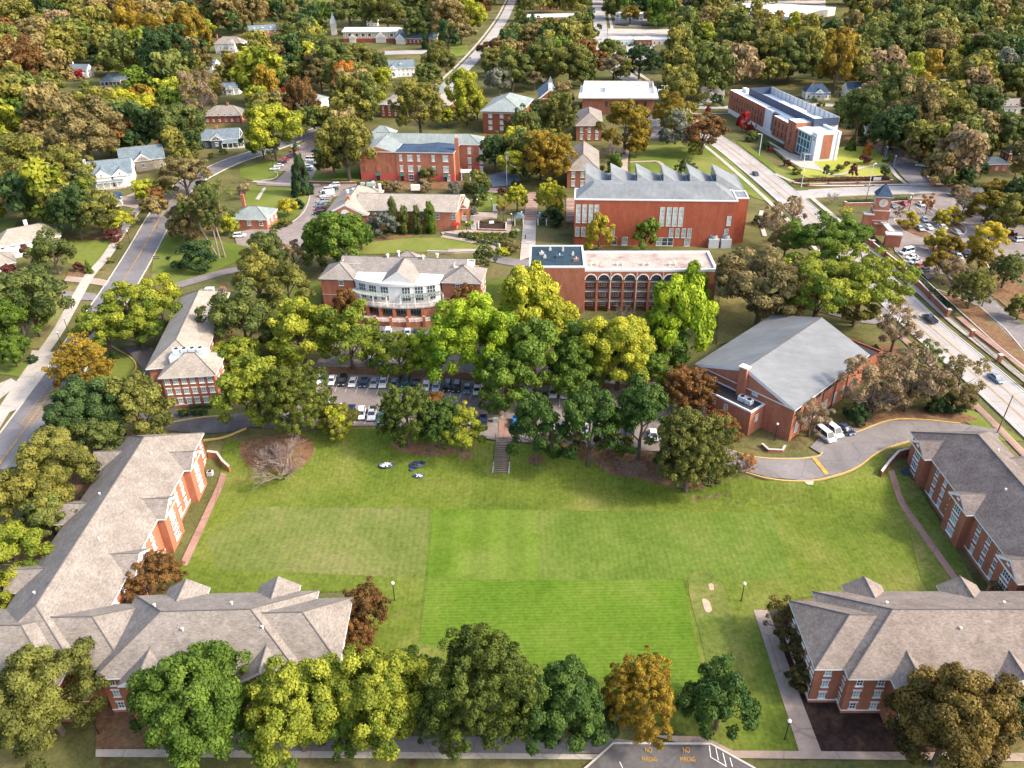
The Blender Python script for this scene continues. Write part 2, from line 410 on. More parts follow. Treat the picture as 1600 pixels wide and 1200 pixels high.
# ------------------------------------------------------------ trees
def leaf_mesh(name, seed, nc, nl, size, shape='round', rc=(.16, .28), core=0, flat=.0):
    """crown of many leaf faces spread through clumps; unit radius, height 'asp'"""
    r = np.random.default_rng(seed)
    # clump centres
    u = r.normal(size=(nc, 3)); u /= np.linalg.norm(u, axis=1)[:, None]
    u[:, 2] = np.where(u[:, 2] < -.55, -u[:, 2], u[:, 2])
    lob = 1 + .13 * np.sin(3 * np.arctan2(u[:, 1], u[:, 0]) + seed) + .08 * np.sin(5 * u[:, 2] * 2 + seed * 2) + .07 * r.normal(size=nc)
    LB_ = r.normal(size=(7, 3)); LB_ /= np.linalg.norm(LB_, axis=1)[:, None]; lob = lob * (.90 + .19 * np.clip((u @ LB_.T).max(1), 0, 1) ** 5)
    rr = r.uniform(.62, .86, nc) * lob
    inner = r.random(nc) < .18; rr[inner] *= .6
    c = u * rr[:, None]
    if shape == 'cone':
        z = r.random(nc) ** 1.25; a = r.uniform(0, 6.283, nc); q = (1 - z) ** .8 * r.uniform(.65, .98, nc) * .85
        c = np.stack([np.cos(a) * q, np.sin(a) * q, z * 2 - 1], 1); u = np.stack([np.cos(a), np.sin(a), np.full(nc, .35)], 1)
    elif shape == 'column':
        z = r.random(nc); a = r.uniform(0, 6.283, nc); q = np.sin(np.clip(z * .8 + .18, 0, 1) * 3.1416) ** .5 * r.uniform(.3, .8, nc) * .85
        c = np.stack([np.cos(a) * q, np.sin(a) * q, z * 2 - 1], 1); u = np.stack([np.cos(a), np.sin(a), np.full(nc, .3)], 1)
    elif shape == 'egg':
        k = 1 - .38 * np.clip(c[:, 2], -.2, 1); c[:, 0] *= k; c[:, 1] *= k
    elif shape == 'umbrella':
        c[:, 2] = np.abs(c[:, 2]) * .9 - .25
        c[:, :2] *= 1.06
    cr = r.uniform(rc[0], rc[1], nc)
    if shape in ('cone', 'column'): cr = cr * (1.05 - .5 * (c[:, 2] + 1) / 2)
    per = np.maximum(8, (nl * cr ** 2 / (cr ** 2).sum()).astype(int)); n = per.sum()
    ci = np.repeat(np.arange(nc), per)
    v = r.normal(size=(n, 3)); v /= np.linalg.norm(v, axis=1)[:, None]
    v = v + u[ci] * .55 + np.array([0, 0, .25]); v /= np.linalg.norm(v, axis=1)[:, None]
    p = c[ci] + v * (cr[ci] * r.uniform(.55, 1.08, n))[:, None] * np.array([1, 1, .85 - flat])
    nrm = v * .75 + r.normal(size=(n, 3)) * .30; nrm /= np.linalg.norm(nrm, axis=1)[:, None]
    t1 = np.cross(nrm, r.normal(size=(n, 3))); t1 /= np.linalg.norm(t1, axis=1)[:, None]; t2 = np.cross(nrm, t1)
    s = size * np.clip(r.lognormal(0, .35, n), .4, 1.7)[:, None]
    V = np.stack([p - t1 * s, p + t2 * s * .62, p + t1 * s, p - t2 * s * .62], 1).reshape(-1, 3)
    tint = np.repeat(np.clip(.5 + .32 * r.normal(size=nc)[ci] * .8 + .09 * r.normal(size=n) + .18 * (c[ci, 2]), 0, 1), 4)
    me = bpy.data.meshes.new(name)
    me.vertices.add(len(V)); me.vertices.foreach_set('co', V.astype(np.float32).ravel())
    me.loops.add(len(V)); me.loops.foreach_set('vertex_index', np.arange(len(V), dtype=np.int32))
    me.polygons.add(n); me.polygons.foreach_set('loop_start', np.arange(0, len(V), 4, dtype=np.int32))
    me.polygons.foreach_set('loop_total', np.full(n, 4, dtype=np.int32)) if bpy.app.version < (4, 0) else None
    a = me.attributes.new('tint', 'FLOAT', 'POINT'); a.data.foreach_set('value', tint.astype(np.float32))
    me.materials.append(None); me.update(calc_edges=True)
    me['z0'] = float(V[:, 2].min())
    return me
def trunk_mesh(name, seed, n=6, r0=.055, top=.35, spread=.55, lo=-1.35, fine=False):
    rnd = random.Random(seed); mb = MB(); z0 = lo
    pts = [(0, 0, z0), (.02, .01, z0 + .5), (-.01, .02, -.3), (.0, 0, top)]
    rr = [r0 * 1.25, r0, r0 * .75, r0 * .3]
    for a, b, x, y in zip(pts, pts[1:], rr, rr[1:]): mb.bar(a, b, x, 'bark', y, 6)
    for i in range(n):
        a = i * 6.283 / n + rnd.uniform(-.4, .4); h = rnd.uniform(-.75, 0); L = spread * rnd.uniform(.8, 1.2)
        e = (math.cos(a) * L, math.sin(a) * L, h + rnd.uniform(.35, .7))
        mid = (e[0] * .45, e[1] * .45, h + (e[2] - h) * .6)
        mb.bar((0, 0, h), mid, r0 * .5, 'bark', r0 * .33, 5); mb.bar(mid, e, r0 * .33, 'bark', r0 * .1, 5)
    me = mb.mesh(name); return me
def twig_mesh(name, seed, depth=5, r0=.035, zstart=-.95, mat='palebark', up=.5, wide=1.0):
    rnd = random.Random(seed); mb = MB()
    def grow(p, d, L, r, k):
        q = p + d * L; mb.bar(p, q, r, mat, r * .65, 4 if k > 2 else 3)
        if k == 0: return
        for _ in range(3 if k > 1 else 5):
            nd = (d + Vector((rnd.gauss(0, .55) * wide, rnd.gauss(0, .55) * wide, rnd.gauss(.08, .3)))).normalized()
            grow(p + d * L * rnd.uniform(.55, 1), nd, L * rnd.uniform(.6, .85), r * .6, k - 1)
    for i in range(5):
        a = i * 1.257 + rnd.uniform(-.3, .3)
        grow(Vector((math.cos(a) * .03, math.sin(a) * .03, zstart)), Vector((math.cos(a) * .6 * wide, math.sin(a) * .6 * wide, up + rnd.random() * .5)).normalized(), .5, r0, depth - 1)
    return mb.mesh(name)
PROTO = {}
def P_(key, fn):
    if key not in PROTO: PROTO[key] = fn()
    return PROTO[key]
def crown_for(kind, lod, var):
    n = {'near': 52000, 'mid': 16000, 'far': 4600}[lod]; s = {'near': .023, 'mid': .037, 'far': .066}[lod]
    nc = {'near': 150, 'mid': 75, 'far': 34}[lod]; rc = {'near': (.11, .2), 'mid': (.14, .25), 'far': (.2, .33)}[lod]
    if kind == 'dense': return leaf_mesh('crown', 100 + var, nc * 3, int(n * 1.2), s * .75, 'round', (rc[0] * .55, rc[1] * .6))
    if kind == 'round': return leaf_mesh('crown', 10 + var, nc, n, s, 'round', rc)
    if kind == 'tall': return leaf_mesh('crown', 30 + var, int(nc * 1.2), n, s, 'egg', (rc[0] * .9, rc[1] * .9))
    if kind == 'oak': return leaf_mesh('crown', 50 + var, int(nc * .62), int(n * .62), s, 'umbrella', (rc[0] * .9, rc[1] * .95), flat=.2)
    if kind == 'pine': return leaf_mesh('crown', 60 + var, int(nc * 1.0), int(n * .9), s * .85, 'egg', (rc[0] * .9, rc[1]), flat=.25)
    if kind == 'cone': return leaf_mesh('crown', 70 + var, nc, n, s, 'cone', (.2, .3))
    if kind == 'column': return leaf_mesh('crown', 80 + var, nc, n, s, 'column', (.3, .42))
    if kind == 'shrub': return leaf_mesh('foliage', 90 + var, nc, n // 2, s * 1.2, 'round', rc)
    if kind == 'sparse': return leaf_mesh('crown', 40 + var, int(nc * .5), int(n * .3), s * .9, 'round', (rc[0] * .8, rc[1] * .9))
ASP = dict(dense=1.0, round=.95, tall=1.3, oak=.85, pine=1.15, cone=1.0, column=1.0, shrub=.8, sparse=1.0, bare=1.0)
ZC = dict(dense=1.0, round=1.08, tall=.98, oak=1.1, pine=1.12, cone=1.02, column=1.02, shrub=.75, sparse=1.3, bare=.95)
LEAF = {
 'green': ('green', (.045, .095, .012), (.16, .235, .03)), 'bright': ('bright green', (.10, .19, .012), (.36, .46, .03)),
 'yg': ('yellow-green', (.15, .19, .016), (.52, .50, .045)), 'dark': ('dark green', (.018, .046, .016), (.085, .14, .042)),
 'bluegreen': ('deep blue-green', (.014, .042, .026), (.05, .10, .055)), 'olive': ('olive green', (.075, .083, .018), (.28, .265, .055)),
 'brown': ('olive brown', (.095, .078, .028), (.31, .245, .095)), 'tan': ('tan', (.15, .105, .055), (.36, .27, .15)),
 'gold': ('golden', (.13, .090, .014), (.36, .255, .03)), 'yellow': ('yellow', (.26, .21, .016), (.62, .50, .05)),
 'orange': ('orange', (.20, .075, .018), (.48, .21, .035)), 'rust': ('rust brown', (.085, .050, .018), (.24, .12, .035)),
 'red': ('red', (.20, .018, .018), (.45, .05, .045)), 'maroon': ('maroon', (.07, .022, .022), (.20, .065, .05)),
 'midyg': ('leafy green', (.075, .125, .014), (.34, .36, .038)), 'dkgreen': ('deep green', (.018, .055, .012), (.10, .165, .03)), 'dkgreen2': ('dark olive green', (.03, .055, .010), (.17, .20, .03)),
 'dkbrown': ('dark olive brown', (.055, .045, .012), (.21, .155, .04)),
 'grey': ('grey-green', (.10, .11, .085), (.24, .25, .19)), 'forest': ('mid green', (.045, .072, .018), (.19, .215, .052)),
 'bareC': ('bare', (.2, .17, .15), (.3, .26, .24)),
}
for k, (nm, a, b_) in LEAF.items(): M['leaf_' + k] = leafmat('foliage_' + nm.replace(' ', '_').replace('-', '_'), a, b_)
TREES = []      # (root, colour word, kindword, px, py, size px, w)
rndT = random.Random(5)
def locate(cx, cy, w, zc, asp):
    w = w * 1.12
    R = 5.0; P = Vector(G(cx, cy))
    for _ in range(12):
        h = H(P.x, P.y); zz = h + zc * asp * R
        q = GZ(cx, cy, zz); R = .5 * R + .5 * (w / 2 / sc_at(q)); P = q
    return Vector((P.x, P.y, H(P.x, P.y))), R
def tree(cx, cy, w, kind='round', col='green', hs=1.0, label=None, name=None, group=None, cat='tree', trunk='bark', lod=None, twig=False):
    asp = ASP[kind] * hs
    base, R = locate(cx, cy, w, ZC[kind], asp)
    lod = lod or ('mid' if kind in ('cone', 'column') else 'near' if w > 115 else 'mid' if w > 42 else 'far')
    nv = {'near': 3, 'mid': 3, 'far': 3}[lod]; var = rndT.randrange(nv)
    kn = name or {'cone': 'conifer_tree', 'column': 'cypress_tree', 'pine': 'pine_tree', 'shrub': 'shrub', 'bare': 'bare_tree', 'oak': 'oak_tree'}.get(kind, 'leafy_tree')
    root = thing(kn, label, cat, base, group, 0)
    rz = rndT.uniform(0, 6.28); sq = rndT.uniform(.93, 1.07)
    zo = Vector((base.x, base.y, base.z + ZC[kind] * asp * R))
    sc = (R, R * sq, R * asp)
    if kind == 'cone': sc = (R, R, R * asp * 1.75); zo.z = base.z + R * asp * 1.8
    if kind == 'column': sc = (R, R, R * asp * 2.4); zo.z = base.z + R * asp * 2.4
    if kind == 'bare':
        me = P_(('twig', var), lambda: twig_mesh('branches', 7 + var))
        inst('branches', me, root, zo, rz, (R * .8, R * .8, R * .9))
    else:
        me = P_((kind, lod, var), lambda: crown_for(kind, lod, var))
        o = inst('foliage' if kind == 'shrub' else 'crown', me, root, zo, rz, sc)
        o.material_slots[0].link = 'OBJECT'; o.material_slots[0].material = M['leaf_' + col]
        if kind != 'shrub':
            z_lo = {'cone': -1.0, 'column': -1.0}.get(kind, -ZC[kind] - .02)
            tm = P_(('trunk', kind, var), lambda: trunk_mesh('trunk', 3 + var, lo=z_lo, r0=.05 if kind != 'column' else .08, spread=.3 if kind in ('cone', 'column') else .6, top=.45))
            inst('trunk', tm, root, zo, rz, sc)
        if twig or kind in ('sparse',):
            tw = P_(('twigc', var), lambda: twig_mesh('branches', 17 + var, 4, .028, -.9))
            inst('branches', tw, root, zo, rz + 1, (R * .82, R * .82, R * asp * .9))
    px, py, _ = proj(zo)
    TREES.append([root, LEAF[col][0] if kind != 'bare' else 'bare grey', kind, cx, cy, w])
    return root
# ------------------------------------------------------------ windows, walls and roofs
def win_mesh(w, h, style):
    fr = MB(); pn = MB(); t = .09 if w < 1.6 else .1
    F = 'white'
    if style in ('dorm', 'dormd'):
        fr.box((0, .03, h / 2 + .14), (w + .35, .16, .28), 'white'); fr.box((0, .05, -h / 2 - .08), (w + .3, .22, .16), 'white')
    elif style == 'plain': fr.box((0, .04, -h / 2 - .06), (w + .2, .16, .12), 'stone')
    if style == 'slot': F = 'black'
    fr.box((-w / 2 + t / 2, 0, 0), (t, .1, h), F); fr.box((w / 2 - t / 2, 0, 0), (t, .1, h), F)
    fr.box((0, 0, h / 2 - t / 2), (w - 2 * t, .1, t), F); fr.box((0, 0, -h / 2 + t / 2), (w - 2 * t, .1, t), F)
    fr.box((0, 0, 0), (w - 2 * t, .08, .07), F)
    nd = {'dormd': 3, 'triple': 3, 'curt': 4}.get(style, 1)
    for i in range(1, nd): fr.box((-w / 2 + w * i / nd, 0, 0), (.1, .09, h - 2 * t), F)
    if style in ('dorm',): fr.box((0, .0, 0), (.05, .07, h - 2 * t), F)
    pn.box((0, -.03, 0), (w - t, .04, h - t), M['glass'])
    return fr.mesh('window'), pn.mesh('pane')
WM = {}
rw = random.Random(3)
def window(root, p, nrm, w, h, style='dorm', pane=None, nm='window'):
    key = (round(w, 2), round(h, 2), style)
    if key not in WM: WM[key] = win_mesh(*key)
    fr, pn = WM[key]
    rz = math.atan2(nrm[1], nrm[0]) - math.pi / 2
    o = inst(nm, fr, root, Vector(p) + Vector((nrm[0], nrm[1], 0)) * .02, rz)
    q = bpy.data.objects.new('pane', pn); COL.objects.link(q); q.parent = o
    q.material_slots[0].link = 'OBJECT'
    q.material_slots[0].material = M[pane or ('blind' if rw.random() < .45 else 'glass')]
    return o
def nrm_of(A, B):
    d = (Vector(B[:2]) - Vector(A[:2])).normalized(); return Vector((d.y, -d.x))
def wrow(root, A, B, z, us, w, h, style='dorm', pane=None, metres=False):
    A = Vector((A[0], A[1])); B = Vector((B[0], B[1])); n = nrm_of(A, B); L = (B - A).length
    for u in us:
        p = A + (B - A) * (u / L if metres else u)
        window(root, (p.x, p.y, z), n, w, h, style, pane)
def inset(Q, d):
    n = len(Q); out = []
    for i in range(n):
        a, b, c = Vector(Q[i - 1][:2]), Vector(Q[i][:2]), Vector(Q[(i + 1) % n][:2])
        e1 = (b - a).normalized(); e2 = (c - b).normalized()
        n1 = Vector((-e1.y, e1.x)); n2 = Vector((-e2.y, e2.x)); k = (n1 + n2); k = k / max(k.dot(n1), .2)
        out.append(b + k * d)
    return out
def V2(p): return Vector((p[0], p[1]))
def PQ(pts, z): return [V2(GZ(x, y, z)) for x, y in pts]
def par(a, b, c): return a + c - b          # fourth corner
def qd(pA, pB, z, depth):
    A, B = V2(GZ(*pA, z)), V2(GZ(*pB, z)); d = (B - A).normalized(); n = Vector((-d.y, d.x)) * depth
    return [A, B, B + n, A + n]
def hip(mb, Q, z, rise, ia=0, ib=0, mat='roof', trim='white', th=.3, gab='brick', ov=.5, ridge=True):
    """ridge from the middle of edge 3-0 to the middle of 1-2; ia/ib = hip insets in metres (0 = gable)"""
    c0, c1, c2, c3 = [V2(q) for q in Q]
    mA, mB = (c0 + c3) / 2, (c1 + c2) / 2; d = (mB - mA).normalized()
    rA, rB = mA + d * ia, mB - d * ib
    P3 = lambda p, zz: (p.x, p.y, zz)
    for dz, flip in ((0, 0),):
        mb.face([P3(c0, z), P3(c1, z), P3(rB, z + rise), P3(rA, z + rise)], mat)
        mb.face([P3(c2, z), P3(c3, z), P3(rA, z + rise), P3(rB, z + rise)], mat)
        if ia > 0: mb.face([P3(c3, z), P3(c0, z), P3(rA, z + rise)], mat)
        if ib > 0: mb.face([P3(c1, z), P3(c2, z), P3(rB, z + rise)], mat)
    if ridge:
        a3, b3 = Vector((rA.x, rA.y, z + rise + .02)), Vector((rB.x, rB.y, z + rise + .02)); mb.bar(a3, b3, .13, 'ridge', None, 4)
        for on, r3, cs_ in ((ia, a3, (c3, c0)), (ib, b3, (c1, c2))):
            if on > 0:
                for q in cs_: mb.bar(r3, (q.x, q.y, z + .05), .11, 'ridge', None, 4)
    zz = z - th; C = [c0, c1, c2, c3]
    for i in range(4):
        a, b = C[i], C[(i + 1) % 4]
        mb.face([P3(a, zz), P3(b, zz), P3(b, z), P3(a, z)], trim)
    mb.face([P3(p, zz) for p in C[::-1]], trim)
    dz = .35 * 1
    for on, a, b, r in ((ia == 0, c3, c0, rA), (ib == 0, c1, c2, rB)):
        if on:   # gable: raking white board and brick triangle set back under the overhang
            mb.face([P3(a, z), P3(b, z), P3(r, z + rise)], trim)
            k = 1 if a is c1 else -1
            s = d * (k * .03); kk = .82
            m = (a + b) / 2
            aa, bb = m + (a - m) * kk, m + (b - m) * kk
            mb.face([P3(aa + s, z + .02), P3(bb + s, z + .02), P3(r + s, z + rise * kk)], gab)
def walls(root, Q, z0, z1, mat='brick', name='wall', band=None, bandmat='white'):
    mb = MB(); mb.prism(Q, z0, z1, mat); o = mb.build(name, root)
    if band:
        b2 = MB(); P = inset(Q, -.06)
        b2.prism(P, z0 + band - .12, z0 + band + .12, bandmat); b2.build('stone_band', root)
    return o
def parapet(root, Q, z, h=.5, w=.5, mat='white', top='roofwhite', nm='parapet'):
    mb = MB(); I = inset(Q, w); n = len(Q); O = inset(Q, -.08)
    for i in range(n):
        j = (i + 1) % n
        mb.prism([O[i], O[j], I[j], I[i]], z - .15, z + h, mat)
    mb.build(nm, root)
    r = MB(); r.face([(p.x, p.y, z + .06) for p in I], top); r.build('flat_roof', root)
def cen(Q): return sum((V2(q) for q in Q), Vector((0, 0))) / len(Q)
def bld(name, label, Q, z, cat='building', group=None):
    c = cen(Q); return thing(name, label, cat, (c.x, c.y, z), group)
def crossgable(mb, wm, P, n, t, w, proj_, z, z0, inward, mat='roof', ov=.45, rise=None, wallmat='brick', pitch=.62):
    """gabled bay: P = point on wall line (2D), n outward, t along the wall"""
    hw = w / 2; rise = rise or (hw + ov) * pitch
    a = P - t * hw - n * 1.0; b = P + t * hw - n * 1.0; c = P + t * hw + n * proj_; d = P - t * hw + n * proj_
    wm.prism([a, d, c, b] if (d - a).cross(c - a) > 0 else [a, b, c, d], z0, z - .05, wallmat)
    hw2 = hw + ov
    e0 = P - t * hw2 + n * (proj_ + ov); e1 = P + t * hw2 + n * (proj_ + ov)
    r0 = P + n * (proj_ + ov); r1 = P - n * inward
    k0 = P - t * hw2 - n * .2; k1 = P + t * hw2 - n * .2
    P3 = lambda p, zz: (p.x, p.y, zz)
    zt = z + rise
    i0 = P - t * hw2 - n * inward; i1 = P + t * hw2 - n * inward
    # two slopes running into the main roof
    mb.face([P3(e0, z), P3(r0, zt), P3(r1, zt), P3(i0, z)], mat)
    mb.face([P3(e1, z), P3(i1, z), P3(r1, zt), P3(r0, zt)], mat)
    mb.bar(P3(r0, zt + .02), P3(r1, zt + .02), .09, 'ridge', None, 4)
    mb.face([P3(e0, z - .3), P3(e1, z - .3), P3(e1, z), P3(e0, z)], 'white')
    mb.face([P3(e0, z), P3(e1, z), P3(r0, zt)], 'white')
    for s_, e in ((-1, e0), (1, e1)):
        q = e - n * (proj_ + ov + .2)
        mb.face([P3(e, z - .3), P3(q, z - .3), P3(q, z), P3(e, z)], 'white')
    mb.face([P3(e0, z - .3), P3(e1, z - .3), P3(e1 - n * (proj_ + ov), z - .3), P3(e0 - n * (proj_ + ov), z - .3)], 'white')
    s = n * .05; kk = .70
    mb.face([P3(P + n * (proj_ + ov) - t * hw2 * kk + s, z + .12), P3(P + n * (proj_ + ov) + t * hw2 * kk + s, z + .12), P3(r0 + s, z + rise * kk + .12)], wallmat)
def dorm(name, label, Q, z0, ze, rise, ia, ib, bays, roof='roof', wall='brick', spacing=3.1, skip=(), brows=((1, 2), (2, 4.4), (3, 7.1)), nowin=()):
    root = bld(name, label, Q, z0, 'dormitory')
    Wq = inset(Q, .6); walls(root, Wq, z0, ze - .02, wall, band=.9)
    rm = MB(); hip(rm, Q, ze, rise, ia, ib, roof, 'white', .3, wall)
    cut = {}
    for (e, u, w, pr) in bays:
        A, B = Wq[e], Wq[(e + 1) % 4]; n = nrm_of(A, B); t = (B - A).normalized(); P = A + (B - A) * u
        cut.setdefault(e, []).append((u * (B - A).length, w))
        wm = MB(); crossgable(rm, wm, P, n, t, w, pr, ze, z0, (w / 2 + .45) * 1.25 + .6, roof, wallmat=wall); wm.build('gable_bay', root)
        for zz in (2.0, 4.75, 7.35):
            window(root, (P.x + n.x * pr, P.y + n.y * pr, z0 + zz), n, 2.1, 1.55, 'dormd')
        q = P + n * (pr + .52)
        rm.box((q.x, q.y, ze + 1.0), (.9, .08, .5), 'white', math.atan2(t.y, t.x))
        for sg in (-1, 1):
            q2 = P + n * (pr / 2) + t * sg * (w / 2)
    rm.build('roof', root)
    for e in range(4):
        if e in nowin: continue
        A, B = Wq[e], Wq[(e + 1) % 4]; L = (B - A).length; cs = cut.get(e, [])
        n_ = int((L - 2) / spacing)
        us = [1.6 + (L - 3.2) * i / max(n_ - 1, 1) for i in range(n_)]
        us = [u for u in us if all(abs(u - c) > w / 2 + .75 for c, w in cs)]
        for zz in (2.0, 4.75, 7.35): wrow(root, A, B, z0 + zz, us, 1.0, 1.45, 'dorm', metres=True)
    # soil vents along the ridge
    c0, c1, c2, c3 = [V2(q) for q in Q]; mA, mB = (c0 + c3) / 2, (c1 + c2) / 2
    for i in range(4):
        u = .2 + .2 * i; q = mA + (mB - mA) * u; s = q + (c0 - c3).normalized() * 2.6 * (1 if i % 2 else -1)
        v = MB(); v.bar((s.x, s.y, ze + rise * .55), (s.x, s.y, ze + rise * .55 + 1.1), .14, 'white'); v.bar((s.x, s.y, ze + rise * .55 + 1.1), (s.x, s.y, ze + rise * .55 + 1.25), .22, 'white'); v.build('roof_vent', root)
    return root
def hvac(root, p, n=2, rz=0, z=0, nm='air_conditioner'):
    for i in range(n):
        x = p[0] + math.cos(rz) * i * 1.9; y = p[1] + math.sin(rz) * i * 1.9
        mb = MB(); mb.box((x, y, z + .55), (1.6, 1.3, 1.1), 'whitepanel', rz); mb.bar((x, y, z + 1.1), (x, y, z + 1.2), .5, 'black', None, 10)
        for k in range(3): mb.box((x, y, z + .3 + .25 * k), (1.64, 1.34, .05), 'greypaint', rz)
        mb.build(nm, root)
# ============================================================ THE SETTING
gm = MB(); far = 3000
vs = []; gx, gy = GX, GY
vid = {}
me = bpy.data.meshes.new('ground')
V = []; F = []
for j, y in enumerate(gy):
    for i, x in enumerate(gx): V.append((x, y, H(x, y)))
nx = len(gx)
for j in range(len(gy) - 1):
    for i in range(nx - 1): F.append((j * nx + i, j * nx + i + 1, (j + 1) * nx + i + 1, (j + 1) * nx + i))
x0, x1, y0, y1 = gx[0], gx[-1], gy[0], gy[-1]
k = len(V)
V += [(-far, -500, -DQ), (far, -500, -DQ), (far, y0, -DQ), (-far, y0, -DQ)]; F.append((k, k + 1, k + 2, k + 3))
k = len(V); V += [(-far, y0, 0), (x0, y0, 0), (x0, y1, 0), (-far, y1, 0)]; F.append((k, k + 1, k + 2, k + 3))
k = len(V); V += [(x1, y0, 0), (far, y0, 0), (far, y1, 0), (x1, y1, 0)]; F.append((k, k + 1, k + 2, k + 3))
k = len(V); V += [(-far, y1, 0), (far, y1, 0), (far, 4500, 0), (-far, 4500, 0)]; F.append((k, k + 1, k + 2, k + 3))
me.from_pydata(V, [], F); me.materials.append(M['ground']); me.update()
go = bpy.data.objects.new('ground', me); COL.objects.link(go); tag(go, kind='structure')

# lawns
sheet('lawn', [(350, 690), (345, 745), (300, 850), (270, 905), (300, 930), (540, 925), (545, 1010), (610, 1080), (1000, 1120), (1130, 1172), (1250, 1176), (1235, 1100), (1178, 955), (1215, 950), (1250, 935), (1340, 925), (1530, 925), (1490, 860), (1395, 742), (1375, 708), (1335, 738), (1290, 753), (1200, 752), (1140, 745), (1050, 712), (960, 706), (770, 690), (600, 670), (500, 672), (400, 690)], 'quadlawn', 1)
sheet('mown_field', [(672, 797), (838, 798), (1205, 802), (1238, 905), (1065, 908), (1100, 1068), (1060, 1090), (655, 1010), (664, 905)], 'fieldr', 2)
sheet('mown_field', [(677, 797), (838, 798), (842, 905), (668, 905)], 'fieldx', 3)
sheet('mown_field', [(668, 907), (1067, 907), (1099, 1066), (1060, 1085), (655, 1005)], 'field', 3)
sheet('mown_field', [(400, 792), (671, 797), (662, 905), (560, 900), (440, 895), (340, 890), (322, 840)], 'fieldpale', 2)
sheet('worn_grass', [(1075, 905), (1120, 903), (1150, 980), (1160, 1060), (1115, 1068), (1098, 1010)], 'worn', 3, True)
sheet('bare_patch', [(1097, 938), (1107, 940), (1112, 955), (1103, 957)], 'clay', 4, True)
sheet('bare_patch', [(1107, 914), (1114, 914), (1115, 922), (1109, 923)], 'clay', 4, True)
sheet('worn_grass', [(1400, 745), (1440, 770), (1500, 870), (1520, 925), (1450, 925), (1420, 830)], 'worn', 3, True)
# mulch and straw beds
sheet('mulch_bed', [(1250, 1085), (1300, 1090), (1440, 1125), (1560, 1140), (1560, 1178), (1280, 1176), (1262, 1130)], 'mulch', 2)
sheet('straw_bed', [(905, 690), (1040, 712), (1130, 740), (1080, 768), (1010, 752), (955, 742), (925, 722), (906, 716)], 'straw', 2, True)
sheet('straw_bed', [(615, 690), (690, 696), (720, 706), (680, 714), (625, 706)], 'straw', 2, True)
sheet('straw_bed', [(380, 690), (470, 680), (490, 710), (455, 737), (390, 730)], 'straw', 2, True)
sheet('straw_bed', [(826, 714), (848, 714), (846, 724), (828, 726)], 'straw', 2, True)
sheet('straw_bed', [(716, 706), (737, 706), (736, 718), (720, 720)], 'straw', 2, True)
sheet('mulch_bed', [(0, 860), (60, 800), (170, 660), (215, 680), (110, 850), (0, 985)], 'straw', 2)
sheet('straw_bed', [(150, 1060), (240, 1100), (240, 1180), (150, 1180)], 'straw', 2)
sheet('straw_bed', [(1330, 665), (1390, 640), (1480, 640), (1530, 655), (1480, 668), (1400, 664), (1345, 685)], 'straw', 2)
sheet('straw_bed', [(1365, 545), (1400, 540), (1425, 570), (1400, 590), (1360, 585)], 'straw', 2, True)
sheet('straw_bed', [(1520, 600 - 160), (1570, 430), (1600, 455), (1600, 500), (1560, 470)], 'straw', 2, True)
sheet('straw_bed', [(1290, 960), (1250, 945), (1210, 960), (1235, 1060), (1290, 1080)], 'mulch', 2)
# upper campus lawns
sheet('lawn', [(565, 377), (640, 372), (745, 372), (755, 392), (560, 398)], 'lawn', 1)
sheet('lawn', [(669, 374), (745, 388), (700, 395), (668, 393)], 'lawn', 2)
sheet('lawn', [(480, 270), (560, 262), (563, 284), (484, 286)], 'lawn', 1)
sheet('lawn', [(375, 262), (432, 248), (442, 270), (428, 282), (405, 285), (375, 277)], 'lawn', 1)
sheet('lawn', [(385, 292), (480, 296), (482, 312), (470, 335), (440, 352), (400, 345), (380, 320)], 'lawn', 1)
sheet('lawn', [(985, 262), (985, 232), (1010, 222), (1090, 222), (1110, 222), (1150, 260), (1212, 318), (1180, 310), (1130, 285), (985, 285)], 'lawn', 1)
sheet('lawn', [(748, 305), (780, 300), (790, 318), (775, 332), (745, 330)], 'lawn', 1)
sheet('lawn', [(105, 374), (182, 377), (160, 420), (105, 412)], 'lawn', 1)
sheet('lawn', [(0, 345), (28, 345), (18, 366), (0, 368)], 'lawn', 1)
sheet('lawn', [(172, 350), (205, 325), (218, 325), (196, 365), (180, 368)], 'lawn', 1)
sheet('lawn', [(240, 400), (262, 365), (390, 385), (400, 395), (300, 440), (235, 448)], 'lawn', 1)
sheet('dry_lawn', [(110, 475), (65, 545), (30, 545), (85, 445), (130, 447)], 'drygrass', 1)
sheet('lawn', [(0, 560), (60, 570), (35, 590), (0, 585)], 'lawn', 1)
sheet('lawn', [(160, 540), (215, 565), (208, 592), (150, 600)], 'lawn', 1)
sheet('lawn', [(270, 640), (352, 636), (356, 650), (272, 657)], 'lawn', 1)
sheet('lawn', [(1270, 232), (1370, 228), (1400, 270), (1330, 283), (1262, 278), (1230, 262)], 'brightlawn', 1)
sheet('lawn', [(1272, 178), (1295, 183), (1330, 222), (1275, 228)], 'lawn', 1)
sheet('lawn', [(1155, 218), (1215, 262), (1300, 290), (1240, 292), (1150, 222)], 'lawn', 1)
sheet('lawn', [(1500, 636), (1540, 650), (1600, 690), (1560, 690), (1500, 655)], 'lawn', 1)
sheet('lawn', [(1515, 510), (1600, 585), (1600, 560), (1530, 490)], 'lawn', 2)
sheet('lawn', [(1425, 505), (1400, 500), (1480, 575), (1495, 575)], 'lawn', 1)
sheet('lawn', [(690, 0), (705, 60), (730, 70), (735, 85), (705, 90)], 'lawn', 1)
sheet('lawn', [(400, 470), (500, 440), (505, 520), (430, 540)], 'lawn', 1)
sheet('lawn', [(760, 440), (825, 430), (825, 500), (757, 520)], 'lawn', 1)
